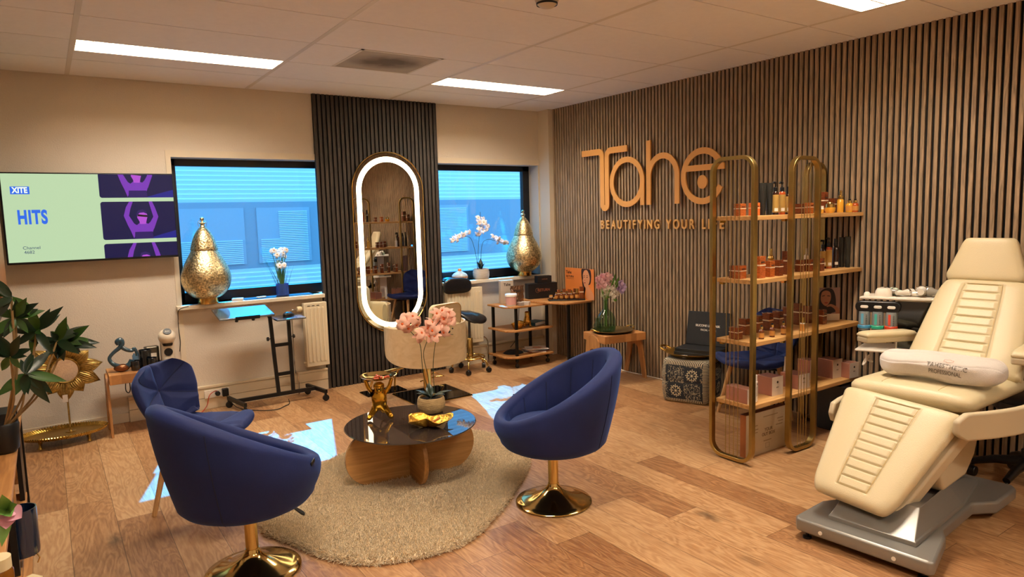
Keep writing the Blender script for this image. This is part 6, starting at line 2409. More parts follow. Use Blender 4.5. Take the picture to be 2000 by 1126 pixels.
ORB = mat('orange_clear_carton', 'A45526', 0.2, coat=0.6, noise=0.45, scale=45, stretch=(1, 1, 3))
ORD = mat('dark_amber_carton', '6E3418', 0.2, coat=0.6, noise=0.5, scale=45, stretch=(1, 1, 3))
GB = mat('golden_oil', 'D9A030', 0.15, coat=0.8)
ORL = mat('orange_liquid', 'A8461A', 0.15, coat=0.8)
DKB = mat('dark_brown_bottle', '2C120A', 0.15, coat=0.8)
KR = mat('kraft_gold_label', 'B08C48', 0.5)
INK = mat('dark_print', '2A160C', 0.6)
CRM = mat('cream_print', 'E2D6BE', 0.6)




def sx_(px, z_, y=2.68):
    """x on the shelf under a photo column, at shelf height"""
    p = at(px, 563, y=y)
    # columns lean a little: refine at the shelf's own height
    lo, hi = 3.0, 5.2
    for _ in range(40):
        mid_ = (lo + hi) / 2
        d = Vector((mid_, y, z_)) - EYE
        X_ = 1000 + F * d.dot(_r) / d.dot(_f)
        if X_ < px:
            lo = mid_
        else:
            hi = mid_
    return (lo + hi) / 2


def spot(px, z_, y, lim=4.635):
    """slide an item towards the front edge until it clears the slat wall"""
    x_ = sx_(px, z_, y)
    while x_ > lim and y > 2.58:
        y -= 0.01
        x_ = sx_(px, z_, y)
    while x_ < 3.512 and y < 2.77:
        y += 0.01
        x_ = sx_(px, z_, y)
    return (max(min(x_, lim), 3.50), y, z_)


def pbox(px, si, wpx, h, y=2.68, d_=0.055, m_=ORB, label='', rz=0, word=None, group=None):
    z_ = RZS[si]
    x_, y, _z = spot(px, z_, y)
    w_ = wpx * 0.0026
    t_ = thing('cosmetic_box', label, 'box', (x_, y, z_ + 0.0004), rz, group)
    MB().box(-w_ / 2, w_ / 2, -d_ / 2, d_ / 2, 0, h).build('carton', m_, t_, bevel=0.0015)
    MB().box(-w_ / 2 - 0.0006, w_ / 2 + 0.0006, -d_ / 2 - 0.0006, d_ / 2 + 0.0006, h * 0.56, h * 0.62).build('white_band', mat('band_cream', 'D8C6A8'), t_)
    MB().box(-w_ * 0.3, w_ * 0.3, -d_ / 2 - 0.0009, -d_ / 2, h * 0.70, h * 0.76).build('dark_print', INK, t_)
    return t_


def pump(px, si, body, label, y=2.68, h=0.21, r_=0.021, pump_=True, lab=KR):
    z_ = RZS[si]
    t_ = thing('pump_bottle', label, 'bottle', Vector(spot(px, z_, y)) + Vector((0, 0, 0.0004)), -40)
    hb = h * 0.70
    MB().lathe([(0, 0), (r_, 0), (r_, hb - 0.012), (r_ * 0.75, hb - 0.002), (r_ * 0.5, hb), (0, hb)], 24).build('bottle_body', body, t_, smooth=40)
    MB().lathe([(r_ * 1.015, hb * 0.10), (r_ * 1.015, hb * 0.86)], 24, ang=pi * 1.1, M=RZ(-170)).build('paper_label', lab, t_, smooth=True)
    cm = MB().lathe([(0, hb), (r_ * 0.62, hb), (r_ * 0.62, hb + 0.026), (0, hb + 0.026)], 18)
    if pump_:
        cm.cyl(0.005, hb + 0.026, h - 0.012, 10)
        cm.tube([(0, 0, h - 0.010), (-0.020, -0.018, h - 0.006), (-0.026, -0.024, h - 0.012)], [0.009, 0.006, 0.004], 10)
    else:
        cm.cyl(r_ * 0.55, hb + 0.026, h - 0.012, 14)
    cm.build('pump_head' if pump_ else 'cap', BLACKP, t_, bevel=0.001)
    MB().box(-0.011, 0.011, -r_ - 0.0016, -r_ - 0.0006, 0.022, 0.042).build('barcode', WHITEP, t_)
    return t_


def tubeb(px, si, label, y=2.68, h=0.20, w_=0.043, m_=None):
    z_ = RZS[si]
    t_ = thing('squeeze_tube', label, 'tube', Vector(spot(px, z_, y)) + Vector((0, 0, 0.0004)), -48)
    m_ = m_ or mat('matt_black_tube', '141411', 0.35)

    def f_(u, v):
        a = 2 * pi * u
        k = v
        rx, ry = w_ / 2, w_ / 2 * (1 - 0.93 * k)
        return Vector((rx * cos(a) * (0.92 + 0.08 * k), ry * sin(a) * 0.9, 0.026 + (h - 0.026) * k))
    MB().grid(f_, 28, 10, wrapu=True).build('tube_body', m_, t_, smooth=60)
    MB().cyl(w_ * 0.42, 0, 0.027, 22).build('cap', m_, t_, bevel=0.001)
    MB().box(-0.014, 0.014, -0.016, -0.0145, 0.055, 0.15, RX(-5)).build('printed_lines', mat('olive_print', '4A4226', 0.5), t_)
    return t_


Y0, Y1, Y2 = 2.585, 2.66, 2.755
# top shelf
pbox(1445, 0, 20, 0.075, Y1, 0.05, ORB, 'square orange carton at the left end of the top shelf')
pbox(1473, 0, 18, 0.078, Y1, 0.05, mat('orange_white_carton', 'C9622A', 0.3), 'orange carton with a round emblem beside the black tubes on the top shelf')
tubeb(1489, 0, 'left black tube on the top shelf', Y1)
tubeb(1502, 0, 'right black tube on the top shelf', Y1)
pump(1514, 0, DKB, 'brown pump bottle next to the black tubes on the top shelf', Y1)
pump(1527, 0, ORL, 'orange pump bottle in the middle of the three on the top shelf', Y1)
pump(1539, 0, DKB, 'brown capped bottle beside the middle brass loop on the top shelf', Y1, 0.19, pump_=False)
pbox(1562, 0, 14, 0.066, Y1, 0.05, ORD, 'small amber carton inside the middle brass loop on the top shelf')
pbox(1579, 0, 14, 0.072, Y1, 0.05, ORB, 'orange carton at the right side of the middle loop on the top shelf')
pbox(1607, 0, 18, 0.145, Y2, 0.05, ORD, 'tallest amber carton on the top shelf')
pbox(1627, 0, 16, 0.100, Y2, 0.05, ORD, 'amber carton behind the gold jar on the top shelf')
z_ = RZS[0] + 0.0004
jar('cream_jar', 'small white lidded jar left of the gold jar on the top shelf', spot(1604, z_, Y0), 0.015, 0.048, None, GB, WHITEP)
t = thing('cream_jar', 'round golden cream jar with a shiny gold lid on the top shelf', 'jar', spot(1621, z_, Y0))
MB().lathe([(0, 0), (0.024, 0), (0.034, 0.018), (0.035, 0.036), (0, 0.036)], 28).build('jar_body', GB, t, smooth=40)
MB().lathe([(0, 0.036), (0.029, 0.036), (0.029, 0.058), (0.018, 0.064), (0.015, 0.072), (0, 0.072)], 28).build('lid', GOLD, t, smooth=40)
t = thing('oil_bottle', 'golden oil bottle with a gold spray cap on the top shelf', 'bottle', spot(1641, z_, Y1))
MB().lathe([(0, 0), (0.021, 0), (0.022, 0.004), (0.022, 0.085), (0.014, 0.095), (0, 0.095)], 28).build('bottle_body', GB, t, smooth=40)
MB().lathe([(0, 0.094), (0.020, 0.094), (0.019, 0.112), (0.011, 0.116), (0.010, 0.150), (0, 0.152)], 24).build('spray_cap', GOLD, t, smooth=40)
dropper('dropper_bottle', 'left yellow dropper bottle at the right end of the top shelf', spot(1659, z_, Y1), 0.095, 0.024, None, BLACKP, GB)
dropper('dropper_bottle', 'right amber dropper bottle at the right end of the top shelf', spot(1672, z_, Y1), 0.095, 0.022, None, BLACKP, ORL)
# second shelf
pbox(1444, 1, 22, 0.082, Y1, 0.06, ORB, 'wide orange carton at the left end of the second shelf')
pbox(1434, 1, 8, 0.078, Y1, 0.06, ORD, 'narrow dark carton at the far left of the second shelf')
pbox(1482, 1, 22, 0.135, Y0 + 0.02, 0.055, ORB, 'tall orange carton right of the left brass loop on the second shelf')
pbox(1502, 1, 18, 0.100, Y0 + 0.02, 0.05, ORB, 'orange carton in front of the gold capped bottle on the second shelf')
pbox(1519, 1, 16, 0.100, Y0 + 0.02, 0.05, ORD, 'amber carton right of the gold capped bottle on the second shelf')
z_ = RZS[1] + 0.0004
t = thing('oil_bottle', 'bottle with a tall gold cap standing behind cartons on the second shelf', 'bottle', spot(1505, z_, Y2))
MB().lathe([(0, 0), (0.022, 0), (0.022, 0.095), (0, 0.1)], 24).build('bottle_body', GB, t, smooth=40)
MB().lathe([(0, 0.095), (0.022, 0.097), (0.018, 0.112), (0.012, 0.116), (0.011, 0.160), (0, 0.162)], 24).build('spray_cap', GOLD, t, smooth=40)
pbox(1537, 1, 15, 0.150, Y0 + 0.03, 0.05, ORD, 'tallest amber carton beside the middle brass loop on the second shelf')
pbox(1562, 1, 14, 0.080, Y1, 0.05, ORD, 'dark amber carton inside the middle loop on the second shelf')
pbox(1579, 1, 16, 0.080, Y1 - 0.02, 0.05, ORD, 'amber carton in front of the white spray bottle on the second shelf')
t = thing('spray_bottle', 'white nozzle spray bottle behind amber cartons on the second shelf', 'bottle', spot(1575, z_, Y2 + 0.02))
MB().lathe([(0, 0), (0.018, 0), (0.018, 0.09), (0.006, 0.10), (0.005, 0.14), (0, 0.141)], 20).build('bottle_body', WHITEP, t, smooth=40)
pbox(1600, 1, 16, 0.085, Y0 + 0.02, 0.05, ORD, 'amber carton in front of the brown pump bottles on the second shelf')
pump(1607, 1, DKB, 'left brown pump bottle of the three on the second shelf', Y1 + 0.03, 0.20)
pump(1618, 1, ORL, 'orange brown pump bottle in the middle of the three on the second shelf', Y1, 0.215)
pump(1631, 1, DKB, 'right dark capped bottle of the three on the second shelf', Y1, 0.215, pump_=False, lab=DKB)
tubeb(1643, 1, 'left black tube at the right end of the second shelf', Y1, 0.21, 0.040)
tubeb(1655, 1, 'right black tube at the right end of the second shelf', Y1, 0.215, 0.038)
# third shelf
z_ = RZS[2] + 0.0004
pbox(1437, 2, 20, 0.075, Y0 + 0.02, 0.065, ORD, 'cube shaped amber carton at the left end of the third shelf')
pbox(1453, 2, 18, 0.105, Y2, 0.055, ORD, 'amber carton behind the left brass loop on the third shelf')
pbox(1478, 2, 18, 0.110, Y2, 0.055, ORD, 'amber carton behind the first dropper bottle on the third shelf')
pbox(1499, 2, 18, 0.115, Y2, 0.055, ORD, 'amber carton behind the second dropper bottle on the third shelf')
pbox(1519, 2, 18, 0.115, Y2, 0.055, ORD, 'amber carton behind the third dropper bottle on the third shelf')
pbox(1538, 2, 14, 0.135, Y2, 0.055, ORD, 'amber carton behind the middle brass loop on the third shelf')
pbox(1556, 2, 12, 0.150, Y2, 0.055, ORD, 'tallest dark amber carton on the third shelf')
pbox(1576, 2, 14, 0.120, Y2, 0.055, ORD, 'amber carton behind the gold topped bottle on the third shelf')
pbox(1604, 2, 18, 0.100, Y1, 0.055, ORD, 'amber carton in front of the portrait card on the third shelf')
jar('cream_jar', 'tiny gold lidded jar beside the left brass loop on the third shelf', spot(1471, z_, Y0 - 0.02), 0.016, 0.040)
for k, px in enumerate((1487, 1508, 1530)):
    dropper('dropper_bottle', ['left', 'middle', 'right'][k] + ' of the three amber dropper bottles along the front of the third shelf', spot(px, z_, Y0), 0.090, 0.0165)
t = thing('serum_bottle', 'small bottle with a tall gold cap inside the middle loop on the third shelf', 'bottle', spot(1567, z_, Y0))
MB().lathe([(0, 0), (0.018, 0), (0.018, 0.048), (0, 0.048)], 22).build('bottle_body', AML, t, smooth=40)
MB().lathe([(0.0185, 0.047), (0.0195, 0.050), (0.0185, 0.055)], 22, cap=False).build('white_ring', WHITEP, t, smooth=True)
MB().lathe([(0, 0.050), (0.014, 0.052), (0.014, 0.088), (0, 0.088)], 22).build('cap', GOLD, t, smooth=40)
t = thing('portrait_card', 'standing portrait card of a dark haired woman with a hand at her chin', 'poster', (4.56, 2.705, z_), 0)
MPc = RZ(15) @ basis((0, 0, 0), (0.66, -0.75, 0), (0, 0, 1), (-0.75, -0.66, 0))
CW = 0.165
bd = MB().box(-CW / 2, CW / 2, 0, 0.235, -0.003, 0, MPc).build('board', mat('card_mauve', '9A7A72', 0.5), t)


def q(pts, nm, m_, d_, k=5):
    sp = [(p.x, p.y) for p in smoothpath([Vector((x, y, 0)) for x, y in pts], k, True)] if k > 1 else pts
    sp = [(min(max(x, -CW / 2), CW / 2), min(max(y, 0.0005), 0.2345)) for x, y in sp]
    return MB().prism(sp, 0.0001, 0.0001 + d_, MPc).build(nm, m_, bd)


q([(-.082, .048), (.0825, .048), (.0825, .001), (-.082, .001)], 'white_strip', WHITEP, 0.0012, 1)
q([(-.072, .06), (-.078, .15), (-.060, .205), (-.02, .232), (.025, .225), (.048, .18), (.055, .11), (.05, .06)], 'printed_hair', mat('portrait_hair', '1E110E', 0.5), 0.0004)
q([(-.055, .17), (-.045, .205), (-.015, .215), (.012, .20), (.018, .16), (.005, .125), (-.015, .105), (-.035, .115), (-.052, .14)], 'printed_face', mat('portrait_skin', '9E6A50', 0.5), 0.0007)
q([(-.07, .0485), (-.05, .075), (-.02, .09), (.01, .08), (.02, .0485)], 'printed_top', mat('portrait_hair', '1E110E'), 0.0006)
q([(-.01, .105), (.015, .118), (.045, .108), (.075, .085), (.082, .0485), (.055, .0485), (.05, .075), (.02, .10), (-.008, .098)], 'printed_hand', mat('portrait_skin', '9E6A50'), 0.0009)
q([(-.045, .178), (-.028, .182), (-.028, .177), (-.045, .174)], 'printed_eye', mat('portrait_hair', '1E110E'), 0.0010)
q([(-.008, .180), (.010, .178), (.010, .173), (-.008, .175)], 'printed_eye', mat('portrait_hair', '1E110E'), 0.0010)
q([(-.030, .128), (-.015, .133), (-.002, .128), (-.015, .122)], 'printed_lips', mat('lip_red', '8E3A2E'), 0.0010)
# fourth shelf: rose and white gift cartons
RSE = mat('rose_gold_carton', 'B07A68', 0.25, 0.35)
WHC = mat('ivory_carton_face', 'D0C0AE', 0.6)
z_ = RZS[3] + 0.0004


def gift(px, w_, d_, h, y, label, rz=-4):
    t_ = thing('gift_carton', label, 'box', spot(px, z_, y, 4.62), rz)
    MB().box(-w_ / 2, w_ / 2, -d_ / 2, d_ / 2, 0, h).build('carton', RSE, t_, bevel=0.0015)
    MB().box(-w_ / 2 + 0.001, w_ / 2, -d_ / 2 - 0.001, -d_ / 2, 0.0, h + 0.002).build('white_face', WHC, t_)
    MB().prism([(0.008 * cos(a), 0.008 * sin(a)) for a in [pi * k / 6 for k in range(12)]], 0, 0.0006, basis((0.0, -d_ / 2 - 0.001, h * 0.72), (1, 0, 0), (0, 0, 1), (0, -1, 0))).build('emblem', INK, t_)
    text('letters', 'tahe', 0.013, INK, t_, basis((0, -d_ / 2 - 0.0012, h * 0.45), (1, 0, 0), (0, 0, 1), (0, -1, 0)), 0.0006)
    return t_


gift(1446, 0.075, 0.17, 0.090, Y1, 'rose carton with a ribbed side at the left end of the bottom shelf')
t = thing('lotion_bottle', 'white flip cap lotion bottle on the bottom shelf behind the left loop', 'bottle', spot(1473, z_, Y0), 20)
MB().prism(rrect(0.052, 0.034, 0.014), 0, 0.135).build('bottle_body', WHITEP, t, bevel=0.006)
MB().lathe([(0, 0.133), (0.017, 0.133), (0.017, 0.172), (0, 0.173)], 22).build('cap', WHITEP, t, smooth=40)
MB().box(-0.016, 0.016, -0.0178, -0.0172, 0.04, 0.10).build('printed_label', mat('pale_print', 'B9B0A0', 0.5), t)
MB().cyl(0.007, 0, 0.0006, 4, basis((0.0, -0.0178, 0.115), (1, 0, 0), (0, 0, 1), (0, -1, 0))).build('emblem', INK, t)
gift(1503, 0.105, 0.12, 0.120, Y1 - 0.01, 'rose and white carton in the middle of the left half of the bottom shelf')
gift(1552, 0.115, 0.14, 0.095, Y1 - 0.01, 'rose and white carton behind the middle brass loop on the bottom shelf')
t = thing('cream_tube', 'tall white cream tube beside the middle loop on the bottom shelf', 'tube', spot(1535, z_, Y2 + 0.03), 0)
MB().grid(lambda u, v: Vector((0.020 * cos(2 * pi * u), 0.020 * (1 - 0.9 * v) * sin(2 * pi * u), 0.02 + 0.15 * v)), 24, 8, wrapu=True).cyl(0.019, 0, 0.02, 20).build('tube_body', WHITEP, t, smooth=50)
gift(1576, 0.075, 0.10, 0.135, Y2 - 0.02, 'upright rose carton right of the middle loop on the bottom shelf')
t = thing('cream_tube', 'thin white tube standing right of the middle loop on the bottom shelf', 'tube', spot(1593, z_, Y2), 0)
MB().cyl(0.012, 0, 0.185, 20).build('tube_body', WHITEP, t, bevel=0.002)
gift(1620, 0.105, 0.12, 0.130, Y1, 'large rose and white carton right of the brass loops on the bottom shelf')
gift(1655, 0.105, 0.10, 0.105, Y1 + 0.01, 'last rose and white carton at the right end of the bottom shelf')
# big carton on the floor
t = thing('shipping_carton', 'large cream and brown printed carton standing on the floor under the rack', 'box', (3.765, 2.67, 0), -1)
MB().box(-0.215, 0.215, -0.04, 0.005, 0, 0.275).build('carton', mat('copper_card', 'A8683E', 0.35, 0.3), t, bevel=0.003)
MB().box(-0.213, 0.215, -0.042, -0.040, 0.0, 0.275).build('cream_face', mat('cream_card_face', 'C9BA9E', 0.7), t)
MB().box(-0.212, 0.213, -0.038, 0.003, 0.275, 0.277).build('brown_top', mat('brown_card', '5E3A26', 0.6), t)
Mf = lambda x, z: basis((x, -0.0422, z), (1, 0, 0), (0, 0, 1), (0, -1, 0))
PRN = mat('grey_brown_print', '6E5A44', 0.6)
text('letters', 'YOUR\nOUT BOX', 0.030, PRN, t, Mf(0.01, 0.135), 0.0006, 0.0004)
for x_, z_2, w_ in ((-0.13, 0.19, 0.06), (-0.12, 0.165, 0.05), (-0.13, 0.145, 0.06), (0.13, 0.20, 0.06), (0.135, 0.18, 0.05), (0.12, 0.16, 0.07), (0.03, 0.235, 0.15), (0.0, 0.075, 0.08)):
    MB().box(x_ - w_ / 2, x_ + w_ / 2, -0.0426, -0.0420, z_2, z_2 + 0.006).build('print_line', mat('pale_brown_print', '9A8668', 0.6), t)
MB().tube([(-0.018, -0.0424, 0.03), (0.018, -0.0424, 0.03), (0.018, -0.0424, 0.06), (-0.018, -0.0424, 0.06)], 0.0008, 4, closed=True).build('print_frame', PRN, t)
# black tub behind the rack
t = thing('storage_bin', 'large black bin on the floor behind the right end of the rack', 'bin', (4.565, 2.59, 0), 0)
MB().prism(rrect(0.215, 0.30, 0.05), 0, 0.335).build('body', BLACKP, t, bevel=0.008)
MB().box(0.0, 0.09, -0.1515, -0.15, 0.24, 0.30).build('printed_label', mat('grey_label', '8A8078', 0.5), t)
# ------------------------------------------------------------------ treatment chair
t = thing('treatment_chair', 'cream leather treatment chair on a stepped silver base in the right foreground', 'treatment chair', (2.95, 1.60, 0), 5)
LEA = mat('cream_leatherette', 'C6B894', 0.38, bump=0.25, bscale=260)
PLA = mat('cream_shell_plastic', 'BCAE90', 0.45)
SIL = mat('silver_paint', '8F8D88', 0.36, 0.55)
STI = mat('stitch_thread', 'B49A62', 0.6)


def pad(name, Mx_, L_, wfun, th, parent, channels=None, strip=0.36, mat_=LEA, n=(60, 48), bulge=0.5, spread_=1.0):
    """upholstered pad: local x across, y along (0..L), z out of the face"""
    nu, nv = n

    def wid(v):
        return wfun(v)

    def edge(u, v):
        a = 1 - abs(2 * u - 1) ** 6
        b_ = 1 - abs(2 * v - 1) ** 14
        return max(0, a * b_)

    def chan(u, v):
        if not channels:
            return 0
        x_ = abs(2 * u - 1)
        v0, v1, k_ = channels
        if x_ > strip + 0.03 or v < v0 - 0.01 or v > v1 + 0.01:
            return 0
        if abs(x_ - strip) < 0.022:
            return 0.007
        if v < v0 or v > v1:
            return 0.0
        q = (v - v0) / (v1 - v0) * k_
        f_ = abs(q - round(q))
        return 0.0085 * max(0, 1 - f_ / 0.13) ** 0.8 if x_ < strip else 0

    def f(u, v, s):
        w_ = wid(v)
        e = edge(u, v)
        x_ = (2 * u - 1) * w_
        y_ = v * L_
        if s > 0:
            z_ = th * (0.60 + 0.40 * e ** bulge) - chan(u, v)
        else:
            z_ = th * 0.42 * (1 - e ** 0.5)
        return Vector((x_, y_, z_))
    m_ = MB()
    m_.grid(lambda u, v: f(u, v, 1), nu, nv)
    m_.grid(lambda u, v: f(u, v, -1), nu, nv)
    w1 = nv + 1
    o2 = (nu + 1) * w1
    bnd = [i * w1 for i in range(nu + 1)] + [nu * w1 + j for j in range(1, w1)] + [i * w1 + nv for i in range(nu - 1, -1, -1)] + [j for j in range(nv - 1, 0, -1)]
    for i in range(len(bnd)):
        a_, c_ = bnd[i], bnd[(i + 1) % len(bnd)]
        m_.f.append([a_, c_, o2 + c_, o2 + a_])
        m_.mi.append(0)
    for i in range(len(m_.v)):
        m_.v[i] = Mx_ @ m_.v[i]
    o_ = m_.build(name, mat_, parent, smooth=70, recalc=True)
    if channels:
        v0, v1, k_ = channels
        for sgn in (-1, 1):
            pts = []
            for j in range(31):
                v = v0 + (v1 - v0) * j / 30
                u = 0.5 + sgn * strip / 2
                p_ = f(u, v, 1)
                pts.append(Mx_ @ (p_ + Vector((0, 0, 0.0065))))
            MB().tube(pts, 0.0014, 5).build('stitched_seam', STI, o_)
    return o_


def softw(base_w, top_w, rb=0.12, rt=0.10):
    def f_(v):
        w_ = base_w + (top_w - base_w) * v
        if v < rb:
            w_ *= 0.80 + 0.20 * sqrt(max(0, 1 - (1 - v / rb) ** 2))
        if v > 1 - rt:
            w_ *= 0.84 + 0.16 * sqrt(max(0, 1 - ((v - 1 + rt) / rt) ** 2))
        return w_
    return f_


def frame_uv(p0, p1, v0=0.0, v1=0.0):
    """pad frame in chair space: from (u,z) p0 to p1; across = -v so the face looks to the foot end"""
    a = Vector((p0[0], v0, p0[1]))
    b_ = Vector((p1[0], v1, p1[1]))
    y_ = (b_ - a).normalized()
    x_ = Vector((0, -1, 0))
    x_ = (x_ - y_ * x_.dot(y_)).normalized()
    z_ = x_.cross(y_)
    return basis(a, x_, y_, z_), (b_ - a).length


Ml_, Ll = frame_uv((0.07, 0.165), (0.505, 0.575), 0.05, -0.01)
pad('leg_rest', Ml_, Ll, softw(0.185, 0.285, 0.16, 0.05), 0.085, t, channels=(0.10, 0.93, 10), strip=0.36, n=(50, 170))
# plastic tray under the leg rest
Mt_, Lt = frame_uv((0.125, 0.165), (0.53, 0.545), 0.05, -0.01)
wf = softw(0.195, 0.295, 0.18, 0.05)
m = MB()
prof_ = [(-wf(k / 20), k / 20 * Lt) for k in range(21)] + [(wf(k / 20), k / 20 * Lt) for k in range(20, -1, -1)]
m.prism(prof_, -0.045, 0.030, Mt_)
m.build('leg_rest_shell', PLA, t, bevel=0.012, seg=3)
m = MB()
m.prism([(x * 0.72, y * 0.86 + 0.05) for x, y in prof_], -0.06, -0.01, Mt_)
m.build('leg_rest_back', PLA, t, bevel=0.02, seg=3)
# seat
Ms_, Ls = frame_uv((0.50, 0.575), (1.28, 0.545), -0.01, -0.02)
pad('seat_cushion', Ms_, Ls, softw(0.29, 0.305, 0.10, 0.05), 0.105, t, channels=None, n=(48, 48), bulge=0.6)
m = MB()
for s_ in (-0.13, 0.13):
    m = MB()
    m.tube([Ms_ @ Vector((s_, Ls * k / 20, 0.105 * (0.60 + 0.40 * (max(0, (1 - abs(s_ / 0.3) ** 6) * (1 - abs(2 * k / 20 - 1) ** 14))) ** 0.6) + 0.0005)) for k in range(1, 20)], 0.0016, 5)
    m.build('stitched_seam', STI, t)
# backrest
Mb_, Lb = frame_uv((1.16, 0.60), (1.56, 1.075), -0.04, -0.045)
pad('backrest', Mb_, Lb, lambda v: softw(0.285, 0.225, 0.05, 0.22)(v), 0.10, t, channels=(0.12, 0.93, 9), strip=0.42, n=(50, 170))
m = MB()
wf2 = softw(0.28, 0.22, 0.05, 0.22)
prof2 = [(-wf2(k / 20), k / 20 * Lb) for k in range(21)] + [(wf2(k / 20), k / 20 * Lb) for k in range(20, -1, -1)]
m.prism(prof2, -0.03, 0.035, Mb_)
m.build('backrest_shell', PLA, t, bevel=0.012, seg=3)
# headrest: trapezoid
Mh_, Lh = frame_uv((1.57, 1.090), (1.655, 1.345), -0.03, -0.03)


def hw(v):
    w_ = 0.195 + 0.005 * min(1, v / 0.15) - 0.070 * max(0, (v - 0.18) / 0.82)
    if v < 0.16:
        w_ *= 0.90 + 0.10 * sqrt(max(0, 1 - (1 - v / 0.16) ** 2))
    if v > 0.86:
        w_ *= 0.86 + 0.14 * sqrt(max(0, 1 - ((v - 0.86) / 0.14) ** 2))
    return w_


pad('headrest', Mh_, Lh, hw, 0.085, t, None, n=(40, 30), bulge=0.6)
m = MB()
for s_ in (-0.05, 0.05):
    MB().tube([(1.63, -0.03 + s_, 0.95), (1.64, -0.03 + s_, 1.15)], 0.008, 10).build('headrest_rod', CHROME, t, smooth=True)
# side cheek panels under the seat
Mq = basis((0, 0.315, 0), (1, 0, 0), (0, 0, 1), (0, -1, 0))
MB().prism([(0.375, 0.50), (0.40, 0.455), (0.46, 0.435), (1.28, 0.48), (1.34, 0.52), (1.34, 0.60), (0.47, 0.565), (0.40, 0.555)], 0.0, 0.03, Mq).build('side_panel', PLA, t, bevel=0.010, seg=3)
pl_ = smoothpath([Vector((0.345, -0.292, 0)), Vector((0.42, -0.325, 0)), Vector((0.55, -0.395, 0)), Vector((0.72, -0.455, 0)), Vector((0.95, -0.475, 0)), Vector((1.30, -0.45, 0))], 5)
nq = len(pl_) - 1
vs = []
for i, p_ in enumerate(pl_):
    d_ = (pl_[min(i + 1, nq)] - pl_[max(i - 1, 0)]).normalized()
    nrm_ = Vector((-d_.y, d_.x, 0)) * 0.034
    ease = min(1, i / 4)
    z0_, z1_ = 0.530 - 0.038 * ease, 0.585 + 0.035 * ease
    vs += [(p_.x, p_.y, z0_), (p_.x, p_.y, z1_), (p_.x + nrm_.x, p_.y + nrm_.y, z1_), (p_.x + nrm_.x, p_.y + nrm_.y, z0_)]
fs = [(0, 1, 2, 3), (nq * 4, nq * 4 + 3, nq * 4 + 2, nq * 4 + 1)]
for i in range(nq):
    for k in range(4):
        l = (k + 1) % 4
        fs.append((i * 4 + k, i * 4 + l, i * 4 + 4 + l, i * 4 + 4 + k))
MB().mesh(vs, fs).build('side_panel', PLA, t, bevel=0.010, seg=3)
# lift column and knuckle
Mq = basis((0, 0.12, 0), (1, 0, 0), (0, 0, 1), (0, -1, 0))
MB().prism([(0.42, 0.22), (0.72, 0.22), (0.84, 0.30), (0.92, 0.46), (0.90, 0.54), (0.50, 0.54), (0.44, 0.45), (0.36, 0.34)], 0.0, 0.34, Mq).build('lift_housing', PLA, t, bevel=0.02, seg=3)
# silver base
foot = [(-0.075, 0.235), (-0.075, -0.335), (-0.055, -0.352), (0.22, -0.300), (0.30, -0.262), (0.70, -0.262), (0.80, -0.335), (1.06, -0.345), (1.10, -0.32), (1.10, 0.28), (1.06, 0.31), (0.80, 0.29), (0.70, 0.20), (0.30, 0.20), (0.20, 0.25), (-0.045, 0.255)]
MB().prism(foot, 0.035, 0.098).build('base_plate', SIL, t, bevel=0.012, seg=3)
m = MB()
lo_ = [(0.02, 0.13), (0.02, -0.25), (0.60, -0.245), (0.98, -0.20), (0.98, 0.16), (0.60, 0.185)]
up_ = [(0.15, 0.095), (0.15, -0.215), (0.50, -0.21), (0.90, -0.16), (0.90, 0.10), (0.50, 0.135)]
z0_, z1_ = 0.097, [0.225, 0.225, 0.235, 0.145, 0.145, 0.235]
st_ = [(x * 1.0 - 0.012, y * 1.04) for x, y in lo_]
vs = [(x, y, 0.097) for x, y in lo_] + [(x, y, 0.118) for x, y in lo_] + [(x + 0.01, y * 0.97, 0.122) for x, y in lo_] + [(x, y, z) for (x, y), z in zip(up_, z1_)]
fs = [list(range(18, 24))]
for r_ in range(3):
    for i in range(6):
        j = (i + 1) % 6
        fs.append((r_ * 6 + i, r_ * 6 + j, (r_ + 1) * 6 + j, (r_ + 1) * 6 + i))
m.mesh(vs, fs)
m.build('base_hood', SIL, t, bevel=0.010, seg=3)
for x_, y_ in ((-0.04, 0.20), (-0.03, -0.30), (1.02, 0.24), (1.04, -0.29)):
    MB().lathe([(0, 0), (0.020, 0), (0.020, 0.010), (0.008, 0.014), (0.008, 0.036)], 18, T(x_, y_, 0)).build('levelling_foot', BLACKP, t, smooth=40)
for y_ in (0.12, -0.20):
    MB().cyl(0.009, 0, 0.004, 16, T(-0.0755, y_, 0.062) @ RY(-90)).build('cover_cap', WHITEP, t)
MB().cyl(0.007, 0, 0.004, 16, T(0.28, -0.268, 0.065) @ RX(90)).build('screw', CHROME, t)
